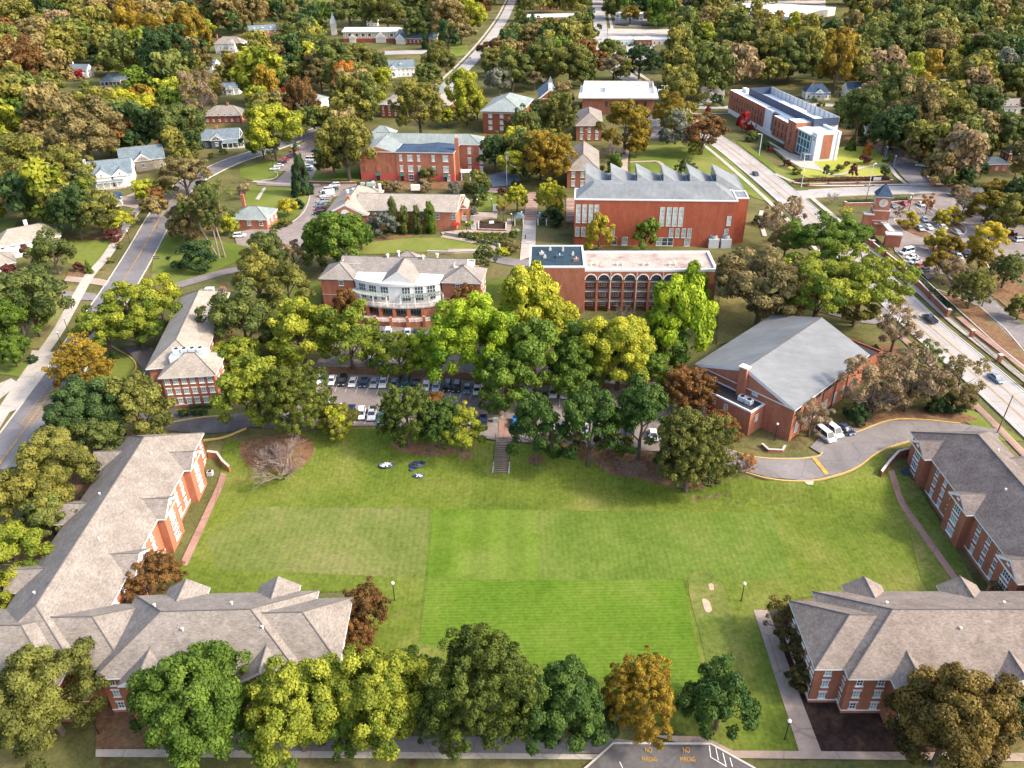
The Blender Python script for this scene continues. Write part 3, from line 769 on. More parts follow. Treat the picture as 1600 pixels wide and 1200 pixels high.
sheet('lawn', [(1125, 450), (1220, 470), (1190, 520), (1120, 540)], 'drygrass', 1)
sheet('brick_walk', [(345, 740), (355, 742), (293, 885), (280, 885)], 'brickpav', 3)
sheet('brick_walk', [(1387, 738), (1396, 735), (1512, 925), (1500, 925)], 'brickpav', 3)
sheet('path', [(1177, 954), (1200, 954), (1254, 1100), (1283, 1176), (1284, 1187), (1252, 1187), (1224, 1100)], 'concretetan', 3)
sheet('path', [(1140, 1174), (1600, 1178), (1600, 1191), (1145, 1186)], 'concretetan', 4)
sheet('path', [(1020, 1150), (1100, 1152), (1145, 1174), (1145, 1188), (1120, 1180), (1060, 1162)], 'concretetan', 3)
sheet('path', [(150, 1172), (240, 1172), (960, 1180), (960, 1188), (150, 1184)], 'concrete', 3)
sheet('service_road', [(240, 1140), (560, 1150), (960, 1155), (1010, 1160), (960, 1178), (560, 1178), (240, 1172)], 'asphalt', 2)
sheet('parking_lot', [(958, 1163), (1110, 1164), (1175, 1200), (1200, 1215), (900, 1215)], 'asphaltdark', 5)
kerb('kerb', line([(900, 1215), (958, 1163), (1110, 1164), (1180, 1203)], 1))
# painted lines and NO PARKING
def paintline(a, b, w=.12, mat='whitepaint', lay=8):
    A, B = V2(G(*a)), V2(G(*b)); n = (B - A).normalized(); n = Vector((n.y, -n.x)) * w / 2
    return [A - n, B - n, B + n, A + n]
L_ = [paintline(*q) for q in [((1108, 1167), (1110, 1185)), ((1110, 1185), (1135, 1200)), ((1118, 1170), (1122, 1190)), ((1129, 1178), (1134, 1198)), ((1140, 1186), (1144, 1200)), ((968, 1192), (976, 1210))]]
drape('parking_lines', L_, 'whitepaint', .2)
def text_obj(txt, size, mat, loc, rot, name, parent=None, ext=.004):
    cu = bpy.data.curves.new(name, 'FONT'); cu.body = txt; cu.size = size; cu.extrude = ext; cu.align_x = 'CENTER'; cu.align_y = 'CENTER'
    cu.materials.append(M[mat] if isinstance(mat, str) else mat)
    o = bpy.data.objects.new(name, cu); COL.objects.link(o)
    dg = bpy.context.evaluated_depsgraph_get(); me = bpy.data.meshes.new_from_object(o.evaluated_get(dg)); bpy.data.objects.remove(o)
    o = bpy.data.objects.new(name, me); COL.objects.link(o)
    if parent: o.parent = parent; loc = Vector(loc) - Vector(parent.location)
    o.location = loc; o.rotation_euler = rot; return o
for (x, y) in ((1013, 1175), (1072, 1175)):
    p = G(x, y)
    o = text_obj('NO', 1.25, 'yellowpaint', (p.x, p.y, p.z + .42), (0, 0, 0), 'painted_words'); o.scale = (.55, 1.0, 1); o['kind'] = 'structure'
for (x, y) in ((1014.5, 1189.5), (1074, 1189.5)):
    p = G(x, y)
    o = text_obj('PARKING', 1.15, 'yellowpaint', (p.x, p.y, p.z + .42), (0, 0, 0), 'painted_words'); o.scale = (.47, 1.0, 1); o['kind'] = 'structure'

# left street
LR = line([(-70, 840), (-20, 755), (42, 668), (86, 605), (135, 528), (187, 450), (222, 392), (255, 333), (287, 293), (325, 270), (362, 253), (400, 240), (440, 226), (480, 210), (520, 196)])
road('street', LR, 10.2, 'road', 2)
for s in (-1, 1): kerb('kerb', offs(LR, s * 5.25))
for d in (-.12, .12): dashes('centre_line', LR, d, .13, 'yellowpaint', 6)
hp = line([(42, 666), (60, 640), (86, 603)], 6)
for d in (-1.6, 1.6): dashes('median_line', hp, d, .12, 'yellowpaint', 6)
T = []
for i in range(0, len(hp) - 1):
    a = offs(hp, -1.5)[i]; b = offs(hp, 1.5)[i + 1]; n = (b - a).normalized(); n = Vector((n.y, -n.x)) * .08; T.append([a - n, b - n, b + n, a + n])
drape('hatching', T, 'yellowpaint', .19)
SW = line([(-30, 700), (8, 640), (48, 580), (90, 520), (118, 470), (140, 432), (166, 402), (190, 365), (210, 335), (235, 310), (262, 292)])
road('pavement', SW, 3.4, 'concrete', 4)
drape('driveway', [wpoly([(50, 548), (95, 552), (60, 600), (30, 640), (0, 650), (0, 640), (40, 590)])], 'concrete', .09)
drape('driveway', [wpoly([(0, 600), (18, 592), (30, 600), (0, 625)])], 'concrete', .09)
drape('driveway', [wpoly([(97, 455), (148, 459), (160, 470), (145, 470), (100, 470)])], 'asphalt', .09)
drape('driveway', [wpoly([(105, 432), (155, 436), (172, 440), (165, 448), (140, 444), (100, 440)])], 'concretetan', .09)
drape('driveway', [wpoly([(175, 315), (215, 300), (228, 318), (215, 327), (190, 322)])], 'concretetan', .09)
# drive branching off past the pines
D1 = line([(258, 452), (300, 440), (345, 427), (385, 418), (402, 400), (410, 370), (430, 345), (470, 320), (490, 300), (470, 290), (440, 286), (395, 284)])
road('drive', D1[:26], 5.0, 'asphalt', 2)
sheet('parking_lot', [(365, 365), (400, 357), (440, 360), (475, 345), (495, 328), (505, 340), (470, 385), (430, 395), (405, 390), (370, 383)], 'asphaltlot', 3)
sheet('parking_lot', [(485, 210), (500, 213), (507, 225), (503, 250), (482, 290), (560, 288), (550, 300), (520, 310), (505, 325), (500, 345), (470, 352), (445, 362), (436, 358), (462, 345), (480, 318), (484, 300), (476, 293), (402, 290), (400, 283), (430, 283), (448, 268), (432, 268), (436, 258), (462, 232), (475, 222)], 'asphaltlot', 4)
kerb('kerb', line([(408, 283), (430, 279), (434, 272), (428, 268)], 3))
kerb('kerb', line([(478, 297), (484, 305), (481, 320), (470, 338), (445, 355)], 3))
road('path', line([(395, 284), (430, 287), (470, 289), (500, 290)]), 2.4, 'concrete', 6)
sheet('path', [(399, 312), (412, 294), (416, 294), (405, 313)], 'concrete', 4)
# lane behind the curved building
road('drive', line([(765, 402), (800, 410), (832, 412), (870, 415)]), 6, 'asphalt', 2)
sheet('drive', [(195, 545), (215, 540), (240, 545), (235, 600), (222, 600), (222, 575)], 'asphaltdark', 3)
road('drive', line([(230, 595), (250, 650), (300, 662), (355, 663), (400, 655), (470, 660)]), 7.5, 'asphaltdark', 2)
kerb('kerb', line([(270, 661), (310, 654), (358, 650)], 4), 'kerby')
kerb('kerb', line([(318, 689), (350, 684), (385, 670)], 4), 'kerby')
kerb('kerb', line([(172, 540), (205, 560), (213, 575), (205, 592)], 4), 'kerby')
# car park in the middle
sheet('parking_lot', [(470, 600), (500, 560), (560, 505), (700, 520), (800, 560), (900, 585), (1040, 600), (1110, 640), (1130, 690), (1060, 708), (960, 703), (770, 688), (600, 666), (490, 667), (440, 650)], 'asphaltlot', 2)
sheet('mulch_bed', [(490, 575), (560, 574), (700, 582), (900, 596), (1030, 606), (1040, 612), (900, 606), (700, 594), (560, 586), (492, 586)], 'straw', 4)
sheet('brick_walk', [(783, 628), (788, 628), (787, 655), (782, 655)], 'clay', 5)
PL = []
for i in range(17): PL.append(paintline((511 + 16.2 * i, 603 + .85 * i), (507 + 16.2 * i, 613 + .85 * i), .1))
for i in range(8): PL.append(paintline((806 + 17 * i, 618 + .9 * i), (806 + 17 * i, 634 + .9 * i), .1))
for i in range(5): PL.append(paintline((541 + 17 * i, 647 + .8 * i), (536 + 17 * i, 662 + .8 * i), .1))
drape('parking_lines', PL, 'whitepaint', .2)
# drive round the gymnasium
GD = [(1100, 690), (1135, 700), (1165, 712), (1200, 716), (1250, 716), (1283, 711), (1300, 698), (1320, 683), (1340, 675), (1390, 659), (1440, 658), (1500, 663), (1560, 672), (1560, 690), (1500, 690), (1422, 689), (1375, 705), (1340, 730), (1300, 745), (1257, 752), (1200, 747), (1150, 733), (1100, 712)]
sheet('drive', GD, 'asphalt', 3)
sheet('drive', [(1265, 700), (1300, 665), (1345, 672), (1335, 690), (1300, 700), (1285, 712)], 'asphalt', 5)
kerb('kerb', line([(1140, 705), (1175, 715), (1230, 719), (1275, 715), (1285, 708)], 4), 'kerby')
kerb('kerb', line([(1337, 677), (1390, 658), (1440, 657), (1500, 663)], 4), 'kerby')
kerb('kerb', line([(1150, 735), (1200, 749), (1257, 753), (1300, 746), (1340, 731), (1375, 706), (1422, 690)], 5), 'kerby')
drape('painted_crossing', [wpoly([(1267, 716), (1274, 716), (1295, 742), (1289, 744)])], 'yellowpaint', .18)
drape('kerb_ramp', [wpoly([(1253, 752), (1271, 752), (1270, 759), (1262, 759)])], 'concrete', .14)
# right street
RR = line([(1060, 180), (1100, 207), (1137, 232), (1175, 262), (1213, 293), (1256, 331), (1300, 372), (1350, 420), (1395, 463), (1440, 507), (1490, 550), (1540, 592), (1610, 655), (1690, 730)])
road('street', RR, 11.5, 'roadpale', 2)
for s in (-1, 1): dashes('edge_line', RR, s * 5.3, .16, 'whitepaint', 6); kerb('kerb', offs(RR, s * 5.9))
for d in (-1.75, -1.5, 1.5, 1.75): dashes('centre_line', RR, d, .12, 'yellowpaint', 6)
road('pavement', offs(RR, -9.2)[22:], 2.0, 'concrete', 4)
road('pavement', offs(RR, 9.6)[8:], 1.8, 'concrete', 4)
CS = line([(1222, 306), (1260, 304), (1330, 300), (1440, 297), (1500, 299), (1600, 303), (1700, 306)])
road('street', CS, 9.5, 'roadpale', 3)
kerb('kerb', offs(CS, 4.9)); kerb('kerb', offs(CS, -4.9)[6:])
road('pavement', line([(1210, 272), (1250, 288), (1300, 291), (1420, 289), (1480, 288)]), 1.8, 'concrete', 5)
road('path', line([(1200, 222), (1240, 245), (1285, 268), (1310, 274), (1350, 262), (1385, 258), (1400, 275), (1415, 288)]), 1.7, 'concrete', 5)
sheet('forecourt', [(1208, 232), (1268, 250), (1285, 268), (1250, 262), (1212, 240)], 'concrete', 6)
road('street', line([(1010, 190), (1060, 172), (1100, 168), (1160, 168), (1240, 163), (1300, 165), (1340, 168), (1380, 180)]), 8, 'roadpale', 2)
road('pavement', line([(1080, 178), (1160, 178), (1240, 172), (1280, 172)]), 1.8, 'concrete', 5)
sheet('parking_lot', [(1362, 228), (1398, 230), (1425, 240), (1462, 292), (1425, 293), (1385, 250)], 'asphalt', 3)
sheet('parking_lot', [(1000, 188), (1040, 190), (1075, 205), (1060, 216), (1010, 218), (995, 205)], 'asphalt', 3)
sheet('parking_lot', [(1385, 318), (1440, 305), (1480, 302), (1500, 318), (1560, 325), (1600, 345), (1600, 415), (1560, 402), (1520, 400), (1500, 420), (1440, 440), (1405, 400), (1385, 372)], 'asphaltlot', 4)
for q in ([(1396, 345), (1405, 343), (1440, 358), (1462, 372), (1440, 373), (1412, 362)], [(1418, 312), (1455, 312), (1458, 326), (1440, 322)], [(1470, 345), (1500, 350), (1510, 362), (1495, 372), (1465, 358)], [(1445, 385), (1470, 388), (1500, 400), (1470, 408)], [(1540, 395), (1600, 412), (1600, 440), (1545, 420)], [(1490, 308), (1560, 322), (1600, 340), (1600, 300), (1490, 302)], [(1425, 420), (1440, 445), (1530, 480), (1600, 550), (1600, 575), (1500, 488), (1400, 395), (1406, 395)]):
    sheet('mulch_bed', q, 'straw', 5, False)
    kerb('kerb', line(q + [q[0]], 2), 'kerb', .28)
PL = []
for i in range(6): PL.append(paintline((1403 + 14 * i, 322 + 1 * i), (1416 + 14 * i, 331 + 1 * i), .14))
for i in range(7): PL.append(paintline((1520 + 10 * i, 327 + 9 * i), (1545 + 10 * i, 330 + 9 * i), .14))
for i in range(5): PL.append(paintline((1444 + 14 * i, 342 + 3 * i), (1454 + 14 * i, 353 + 3 * i), .14))
drape('parking_lines', PL, 'whitepaint', .24)
D2 = line([(1500, 430), (1520, 455), (1540, 478), (1570, 503), (1610, 535), (1660, 575)])
road('drive', D2, 8, 'asphalt', 3)
road('brick_verge', offs(RR, -12.6)[44:], 2.0, 'brickpav', 5)
road('brick_verge', offs(RR, 9.6)[44:], 1.4, 'brickpav', 6)
road('drive', line([(1240, 470), (1275, 480), (1320, 492), (1355, 500), (1380, 497), (1400, 480)]), 5.5, 'asphalt', 2)
# roads climbing away at the top
R3 = line([(800, 0), (790, 28), (768, 60), (742, 90), (715, 116), (690, 140)]); R3 = line([(812, -25), (800, 2), (788, 28), (768, 58), (742, 90), (715, 118), (692, 140)])
road('street', R3, 10, 'roadpale', 2); road('pavement', offs(R3, 8), 2, 'concrete', 3)
R4 = line([(932, -30), (934, 5), (938, 40), (940, 80), (960, 105), (990, 128)]); road('street', R4, 13, 'roadpale', 2); road('pavement', offs(R4, -11), 3, 'concrete', 3)
sheet('parking_lot', [(960, 25), (1050, 26), (1052, 42), (958, 42)], 'asphalt', 2)
sheet('parking_lot', [(978, 68), (1025, 68), (1010, 100), (980, 98)], 'roadpale', 2)
sheet('parking_lot', [(950, 45), (1045, 46), (1048, 66), (950, 68)], 'concrete', 3)
sheet('dry_lawn', [(470, -5), (545, -5), (545, 8), (470, 8)], 'drygrass', 1)
sheet('parking_lot', [(600, 80), (680, 78), (680, 84), (600, 86)], 'roadpale', 2)
# brick steps, plaza and walks in the middle
sheet('plaza', [(826, 302), (842, 300), (838, 345), (817, 345)], 'brickpav', 3)
sheet('path', [(818, 345), (838, 345), (836, 400), (812, 408)], 'concrete', 3)
sheet('plaza', [(885, 310), (898, 310), (896, 348), (884, 348)], 'brickpav', 3)
sheet('drive', [(760, 275), (790, 268), (793, 250), (808, 250), (804, 265), (815, 282), (805, 290), (770, 293)], 'roadblue', 3)
sheet('plaza', [(740, 332), (778, 333), (775, 348), (738, 345)], 'concretetan', 3)
road('path', line([(690, 366), (730, 362), (790, 363), (812, 360)]), 3, 'concretetan', 5)
road('path', line([(690, 370), (730, 377), (765, 385), (775, 392)]), 2.4, 'concretetan', 5)
road('path', line([(745, 345), (742, 362)]), 2.2, 'concretetan', 6)
road('path', line([(797, 343), (793, 363)]), 2.2, 'concretetan', 6)
road('path', line([(700, 392), (740, 392), (775, 393)]), 2.2, 'concretetan', 6)
sheet('plaza', [(720, 293), (790, 295), (780, 302), (735, 300)], 'concretetan', 3)
road('path', line([(978, 285), (975, 262), (978, 235)]), 3.2, 'concretetan', 4)
road('path', line([(984, 254), (1010, 253), (1030, 254), (1045, 272)]), 2.0, 'concretetan', 4)
road('path', line([(1190, 330), (1188, 345), (1195, 370)]), 1.6, 'concrete', 4)
sheet('mulch_bed', [(560, 286), (735, 284), (735, 297), (560, 297)], 'straw', 2)
sheet('mulch_bed', [(748, 348), (792, 350), (790, 360), (747, 358)], 'mulch', 2)
sheet('mulch_bed', [(500, 258), (520, 252), (530, 265), (505, 272)], 'straw', 3, True)
sheet('mulch_bed', [(1300, 200), (1360, 215), (1385, 235), (1340, 228), (1300, 215)], 'straw', 2, True)
sheet('straw_bed', [(105, 425), (150, 425), (150, 434), (105, 432)], 'straw', 2)
sheet('straw_bed', [(60, 375), (100, 372), (180, 366), (178, 376), (105, 374)], 'straw', 3)
sheet('straw_bed', [(640, 372), (584, 378), (590, 370), (650, 368)], 'straw', 3)
sheet('straw_bed', [(10, 225), (70, 225), (85, 250), (40, 255)], 'straw', 1, True)
sheet('dry_lawn', [(85, 140), (112, 145), (118, 170), (90, 170)], 'drygrass', 1)
for q in ([(1010, 4), (1150, -4), (1290, -6), (1290, 14), (1120, 18)],): sheet('parking_lot', q, 'concrete', 1)
# ============================================================ BUILDINGS
zq = -DQ; ZE = zq + 8.9
# --- bottom left dormitory, long wing
A = PQ([(119, 1048), (319, 676), (195, 690)], ZE)
a, b = A[0], A[1]; d = (b - a).normalized(); n = Vector((-d.y, d.x)); wA = 17.5
QA = [a, b, b + n * wA, a + n * wA]
LA_ = (b - a).length
def upos(px, py, z, a=a, d=d):   # metres along an edge of the point whose roof edge shows at px,py
    p = V2(GZ(px, py, z)); return (p - a).dot(d)
bays = []
for q in ((297, 720), (262, 795), (208, 884)):
    u = upos(q[0], q[1], ZE) / LA_; bays.append((0, u + .01, 6.2, 1.6))
for q in ((165, 716), (104, 800), (34, 905)):
    u = upos(q[0], q[1], ZE) / LA_; bays.append((2, 1 - u, 6.0, 2.6))
dorm('dormitory', 'long brick dormitory wing with taupe shingled roof running up the left side of the quad', QA, zq, ZE, 5.2, 8.7, 8.7, bays, nowin=(2,), wall='brick2')
# --- bottom left, front wing
QB = PQ([(145, 1061), (466, 1052), (515, 924), (210, 931)], ZE)
c0, c1 = QB[0], QB[1]; d = (c1 - c0).normalized(); n = Vector((-d.y, d.x)); wB = 17.0
QB = [c0, c1, c1 + n * wB, c0 + n * wB]
def ub(px, py, z, Q, e):
    p = V2(GZ(px, py, z)); A_, B_ = Q[e], Q[(e + 1) % 4]; dd = (B_ - A_); return (p - A_).dot(dd) / dd.length_squared
dorm('dormitory', 'brick dormitory with pyramid dormers behind the big green tree at bottom left', QB, zq, ZE, 5.0, 8.5, 8.5,
     [(0, ub(222, 1060, ZE, QB, 0), 6.2, 1.6), (0, ub(415, 1055, ZE, QB, 0), 6.2, 1.6), (2, ub(290, 926, ZE, QB, 2), 6.2, 1.6), (2, ub(438, 924, ZE, QB, 2), 6.2, 1.6)], nowin=(2,), spacing=3.3)
# end block and link block of the front wing
r = bld('dormitory_link', 'low shingled link joining the two brick dormitory wings at the bottom left', PQ([(80, 1040), (148, 1046), (205, 942), (150, 950)], ZE - .6), zq)
Q = PQ([(60, 1045), (196, 1045), (248, 942), (120, 945)], ZE - .5); rm = MB(); hip(rm, Q, ZE - .5, 4.2, 0, 7); rm.build('roof', r); walls(r, inset(Q, 1.2), zq, ZE - .8)
e = (c1 - c0).normalized(); nn = Vector((-e.y, e.x))
Qe = [c1 + nn * 1.6 - e * 9, c1 + nn * 1.6 + e * 6.0, c1 + nn * 15.4 + e * 6.0, c1 + nn * 15.4 - e * 9]
r = bld('dormitory_end_block', 'hipped end block of the brick dormitory beside the rust-coloured tree at lower left', Qe, zq)
rm = MB(); hip(rm, Qe, ZE - .15, 4.2, 0, 6.5); rm.build('roof', r)
Wq = inset(Qe, .6); walls(r, Wq, zq, ZE - .2, 'brick', band=.9)
for z in (2.0, 4.75, 7.35): wrow(r, Wq[0], Wq[1], zq + z, [.75], 1, 1.45); wrow(r, Wq[1], Wq[2], zq + z, [.2, .4, .6, .8], 1, 1.45)
# front hip across the bottom left corner
e = (b - a).normalized()
f0 = V2(GZ(119, 1048, ZE)); Qf = [f0 - Vector((30, 0)) - Vector((0, 3)), f0 - Vector((1.5, 3)), f0 + Vector((-1.5, 13)), f0 + Vector((-30, 13))]
r = bld('dormitory_corner_block', 'shingled corner block of the dormitory behind the yellow-olive tree in the bottom left corner', Qf, zq)
rm = MB(); wm = MB(); hip(rm, Qf, ZE - .1, 4.8, 0, 8); Wq = inset(Qf, .6); P = Wq[0] + (Wq[1] - Wq[0]) * .55
crossgable(rm, wm, P, Vector((0, -1)), Vector((1, 0)), 6, 1.5, ZE - .1, zq, 4.5); rm.build('roof', r); wm.build('gable_bay', r); walls(r, Wq, zq, ZE - .2, band=.9)
for z in (2.0, 4.75, 7.35): wrow(r, Wq[0], Wq[1], zq + z, [.1, .25, .4, .7, .83, .93], 1, 1.45)
# entrance retaining walls by the dorm ends
def lowwall(name, label, px, h, w=.35, mat='brick', cap='stone', dz=0, cat='wall', extra=None):
    P = [V2(G(x, y)) for x, y in px]; c = sum(P, Vector((0, 0))) / len(P); z = H(c.x, c.y)
    r = thing(name, label, cat, (c.x, c.y, z)); mb = MB(); cp = MB()
    A_, B_ = offs(P, -w / 2), offs(P, w / 2); A2, B2 = offs(P, -w / 2 - .06), offs(P, w / 2 + .06)
    for i in range(len(P) - 1):
        q = [A_[i], A_[i + 1], B_[i + 1], B_[i]]; q2 = [A2[i], A2[i + 1], B2[i + 1], B2[i]]
        mb.solid([(p.x, p.y, H(p.x, p.y) - .3) for p in q], [(p.x, p.y, H(p.x, p.y) + h) for p in q], mat)
        cp.solid([(p.x, p.y, H(p.x, p.y) + h) for p in q2], [(p.x, p.y, H(p.x, p.y) + h + .12) for p in q2], cap)
    mb.build('wall_body', r); cp.build('coping', r); return r
lowwall('retaining_wall', 'brick retaining wall with pale coping beside the top end of the left dormitory', [(326, 714), (341, 716), (350, 729), (360, 738)], 1.6)
lowwall('retaining_wall', 'dark brick retaining wall beside the top end of the right dormitory', [(1418, 710), (1402, 714), (1388, 729), (1375, 746)], 1.6, mat='brickd')
# --- right dormitory (beside the street)
a = V2(GZ(1604, 912, ZE)); b = V2(GZ(1423, 675, ZE)); d = (a - b).normalized(); a = b + d * 62; n = Vector((-d.y, d.x)); wD = 17.5
QD = [b, a, a + n * wD, b + n * wD]; LD = 62
bays = [(0, (V2(GZ(x, y, ZE)) - b).dot(d) / LD, 6.2, 1.6) for x, y in ((1440, 700), (1506, 785), (1583, 890))]
bays += [(2, 1 - u, 6, 2.2) for u in (.2, .52, .84)]
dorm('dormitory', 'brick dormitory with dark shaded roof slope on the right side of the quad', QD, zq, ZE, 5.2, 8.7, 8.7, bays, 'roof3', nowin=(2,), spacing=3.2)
# --- bottom right dormitory
QC = PQ([(1326, 1061), (1600, 1061)], ZE); c0 = QC[0]; d = (QC[1] - c0).normalized(); n = Vector((-d.y, d.x))
QC = [c0, c0 + d * 46, c0 + d * 46 + n * 17.6, c0 + n * 17.6]
u = lambda x, y, e: ub(x, y, ZE, QC, e)
dorm('dormitory', 'brick dormitory with four pyramid dormers at the bottom right corner beside dark mulch', QC, zq, ZE, 5.2, 8.8, 8.8,
     [(0, u(1424, 1064, 0), 5.6, 1.7), (0, u(1592, 1064, 0), 5.6, 1.7), (2, u(1350, 930, 2), 5.8, 1.6), (2, u(1505, 930, 2), 5.8, 1.6)], 'roof2', nowin=(2,), spacing=3.0)
Qe = [c0 - d * 4.4 + n * 1.9, c0 + n * 1.9 + d * 8, c0 + n * 15.7 + d * 8, c0 - d * 4.4 + n * 15.7]
r = bld('dormitory_end_block', 'hipped end block of the bottom right dormitory beside the tan path', Qe, zq)
rm = MB(); hip(rm, Qe, ZE - .15, 4.2, 6.8, 0, 'roof2'); rm.build('roof', r); Wq = inset(Qe, .6); walls(r, Wq, zq, ZE - .2, band=.9)
for z in (2.0, 4.75, 7.35): wrow(r, Wq[0], Wq[1], zq + z, [.17], 1, 1.45); wrow(r, Wq[3], Wq[0], zq + z, [.15, .35, .55, .75, .92], 1, 1.45)
# --- gymnasium with the big grey metal roof
zg = 8.8
Qg = PQ([(1086, 568), (1243, 641), (1359, 554), (1206, 492)], zg)
# long axis from near edge (0-1) to far edge (3-2): order so that edge 3-0 is the near gable
Qg = [Qg[1], Qg[2], Qg[3], Qg[0]]
r = GYM = bld('gymnasium', 'brick gymnasium with a large grey metal gable roof right of the central trees', Qg, 0)
rm = MB(); hip(rm, Qg, zg, 4.7, 0, 0, 'roofgym', 'whitepanel', .3, 'brick2'); rm.build('roof', r)
Wq = inset(Qg, .45); walls(r, Wq, 0, zg - .3, 'brick2')
mA = (Wq[3] + Wq[0]) / 2; mB = (Wq[1] + Wq[2]) / 2; dd = (mB - mA).normalized()
g = MB(); g.solid([(p.x, p.y, zg - .3) for p in (Wq[3], Wq[0])] + [(p.x, p.y, zg - .3) for p in (Wq[0] + dd * .3, Wq[3] + dd * .3)], [(p.x, p.y, zg + 4.2) for p in (mA - (mA - mA), mA)] + [(p.x, p.y, zg + 4.2) for p in (mA + dd * .3, mA + dd * .3)], 'brick2'); g.build('gable_wall', r)
ch = MB(); q = mA - dd * .7; ch.box((q.x, q.y, 6.8), (1.9, 1.5, 14.0), 'brick2', math.atan2(dd.y, dd.x) + math.pi / 2); ch.build('chimney', r)
c2_ = MB(); c2_.box((q.x, q.y, 13.95), (2.3, 1.8, .3), 'cream', math.atan2(dd.y, dd.x) + math.pi / 2); c2_.build('chimney_cap', r)
wrow(r, Wq[3], Wq[0], 8.3, [.62], 1.6, 1.8, 'plain', 'blindpale'); 
wrow(r, Wq[0], Wq[1], 7.4, [.06, .19, .32, .45, .50, .62, .67, .80, .93], 2.2, 1.1, 'slot', 'glass')
wrow(r, Wq[0], Wq[1], 2.6, [.08, .2, .33, .46, .59, .72, .84], 1.5, 2.8, 'curt', 'blind')
for uu in (.14, .39, .56, .74): 
    p = Wq[0] + (Wq[1] - Wq[0]) * uu; nn = nrm_of(Wq[0], Wq[1]); dp = MB(); dp.bar((p.x + nn.x * .15, p.y + nn.y * .15, 0), (p.x + nn.x * .15, p.y + nn.y * .15, zg), .1, 'black'); dp.build('drainpipe', r)
# front annex
Qx = PQ([(1115, 598), (1207, 639), (1219, 633)], 5.9)
nn = nrm_of(Wq[3], Wq[0]); base = Wq[3]; vv = (Wq[0] - Wq[3]).normalized()
Qx = [base + vv * .5 + nn * 5.2, base + vv * 19.5 + nn * 5.2, base + vv * 19.5 + nn * .05, base + vv * .5 + nn * .05]
walls(r, Qx, 0, 6.4, 'brick2', 'annex_wall'); parapet(r, Qx, 6.4, .25, .3, 'whitepanel', 'roofdark', 'annex_parapet')
hvac(r, Qx[3] + vv * 1.5 + nn * 2.2, 2, math.atan2(vv.y, vv.x), 6.45); hvac(r, Qx[3] + vv * 14.5 + nn * 2.4, 2, math.atan2(vv.y, vv.x), 6.45)
wrow(r, Qx[0], Qx[1], 4.7, [.12, .3, .47, .65], 1.1, 1.5, 'curt', None); wrow(r, Qx[0], Qx[1], 2.6, [.1], 1.1, 1.1, 'plain', 'blind')
wrow(r, Qx[1], Qx[2], 3.9, [.5], 1.1, 2.0, 'curt', 'blind')
p = Qx[0] + (Qx[1] - Qx[0]) * .33 + nn * .06; mb = MB(); mb.box((p.x, p.y, 1.6), (2.4, .12, 3.0), 'white', math.atan2(vv.y, vv.x)); mb.build('loading_door', r)
p = Qx[0] + (Qx[1] - Qx[0]) * .47 + nn * .06; mb = MB(); mb.box((p.x, p.y, 1.4), (1.6, .12, 2.6), 'redpaint', math.atan2(vv.y, vv.x)); mb.build('red_door', r)
# rear annex
Qy = PQ([(1283, 488), (1360, 527), (1330, 556)], 5.4)
n3 = nrm_of(Wq[1], Wq[2]); v3 = (Wq[1] - Wq[2]).normalized(); L3 = (Wq[1] - Wq[2]).length
Qy = [Wq[2] + v3 * (L3 * .50) + n3 * .05, Wq[1] - v3 * .3 + n3 * .05, Wq[1] - v3 * .3 + n3 * 8.6, Wq[2] + v3 * (L3 * .50) + n3 * 8.6]
if sum(Qy[i].cross(Qy[(i + 1) % 4]) for i in range(4)) < 0: Qy = Qy[::-1]
walls(r, Qy, 0, 6.0, 'brickd', 'rear_annex_wall'); parapet(r, Qy, 6.0, .5, .3, 'brickd', 'roofdark', 'rear_annex_parapet')
# --- dormitory on the left with the rooftop plant well
z9 = 9.2
r = bld('residence_hall', 'three-storey brick residence hall with rooftop air conditioners left of the car park', PQ([(246, 592), (336, 587), (350, 545), (262, 548)], z9), 0)
Q1 = PQ([(246, 591), (337, 586), (350, 544), (263, 546)], z9)
c0, c1 = Q1[0], Q1[1]; d = (c1 - c0).normalized(); n = Vector((-d.y, d.x)); Q1 = [c0, c1, c1 + n * 11.5, c0 + n * 11.5]
rm = MB(); hip(rm, Q1, z9, 3.4, 5.7, 5.7, 'roofbeige'); 
Q2 = PQ([(227, 576), (322, 545), (337, 462), (285, 462)], z9)
m0 = V2(GZ(227, 577, z9)); m3 = V2(GZ(285, 462, z9)); ax = (m3 - m0).normalized(); px_ = Vector((ax.y, -ax.x)); wM = 13.4
Q2 = [m0 + px_ * wM, m3 + px_ * wM, m3, m0]
hip(rm, Q2, z9 + .05, 4.1, 6.5, 6.5, 'roofbeige'); 
l3 = V2(GZ(255, 505, z9)); Q3 = [l3 - px_ * 3 , l3 - px_ * 3 + ax * 9, l3 + px_ * 6 + ax * 9, l3 + px_ * 6]
rm.build('roof', r)
W1 = inset(Q1, .6); walls(r, W1, 0, z9 - .1, 'brick2', band=1.0); W2 = inset(Q2, .6); walls(r, W2, 0, z9 - .15, 'brick2')
for z in (2.1, 4.9, 7.7): wrow(r, W1[0], W1[1], z, [.09, .25, .41, .57, .74, .9], 1.1, 1.5, 'dorm', 'blind'); wrow(r, W1[1], W1[2], z, [.3, .7], 1.1, 1.5); wrow(r, W2[0], W2[1], z, [.15 + .1 * i for i in range(9)], 1.1, 1.5)
wl = MB(); q = GZ(297, 557, z9 + 1.7); wl.box((q.x, q.y, z9 + 1.6), (8.6, 4.2, 2.4), 'white', math.atan2(d.y, d.x)); wl.build('plant_well', r)
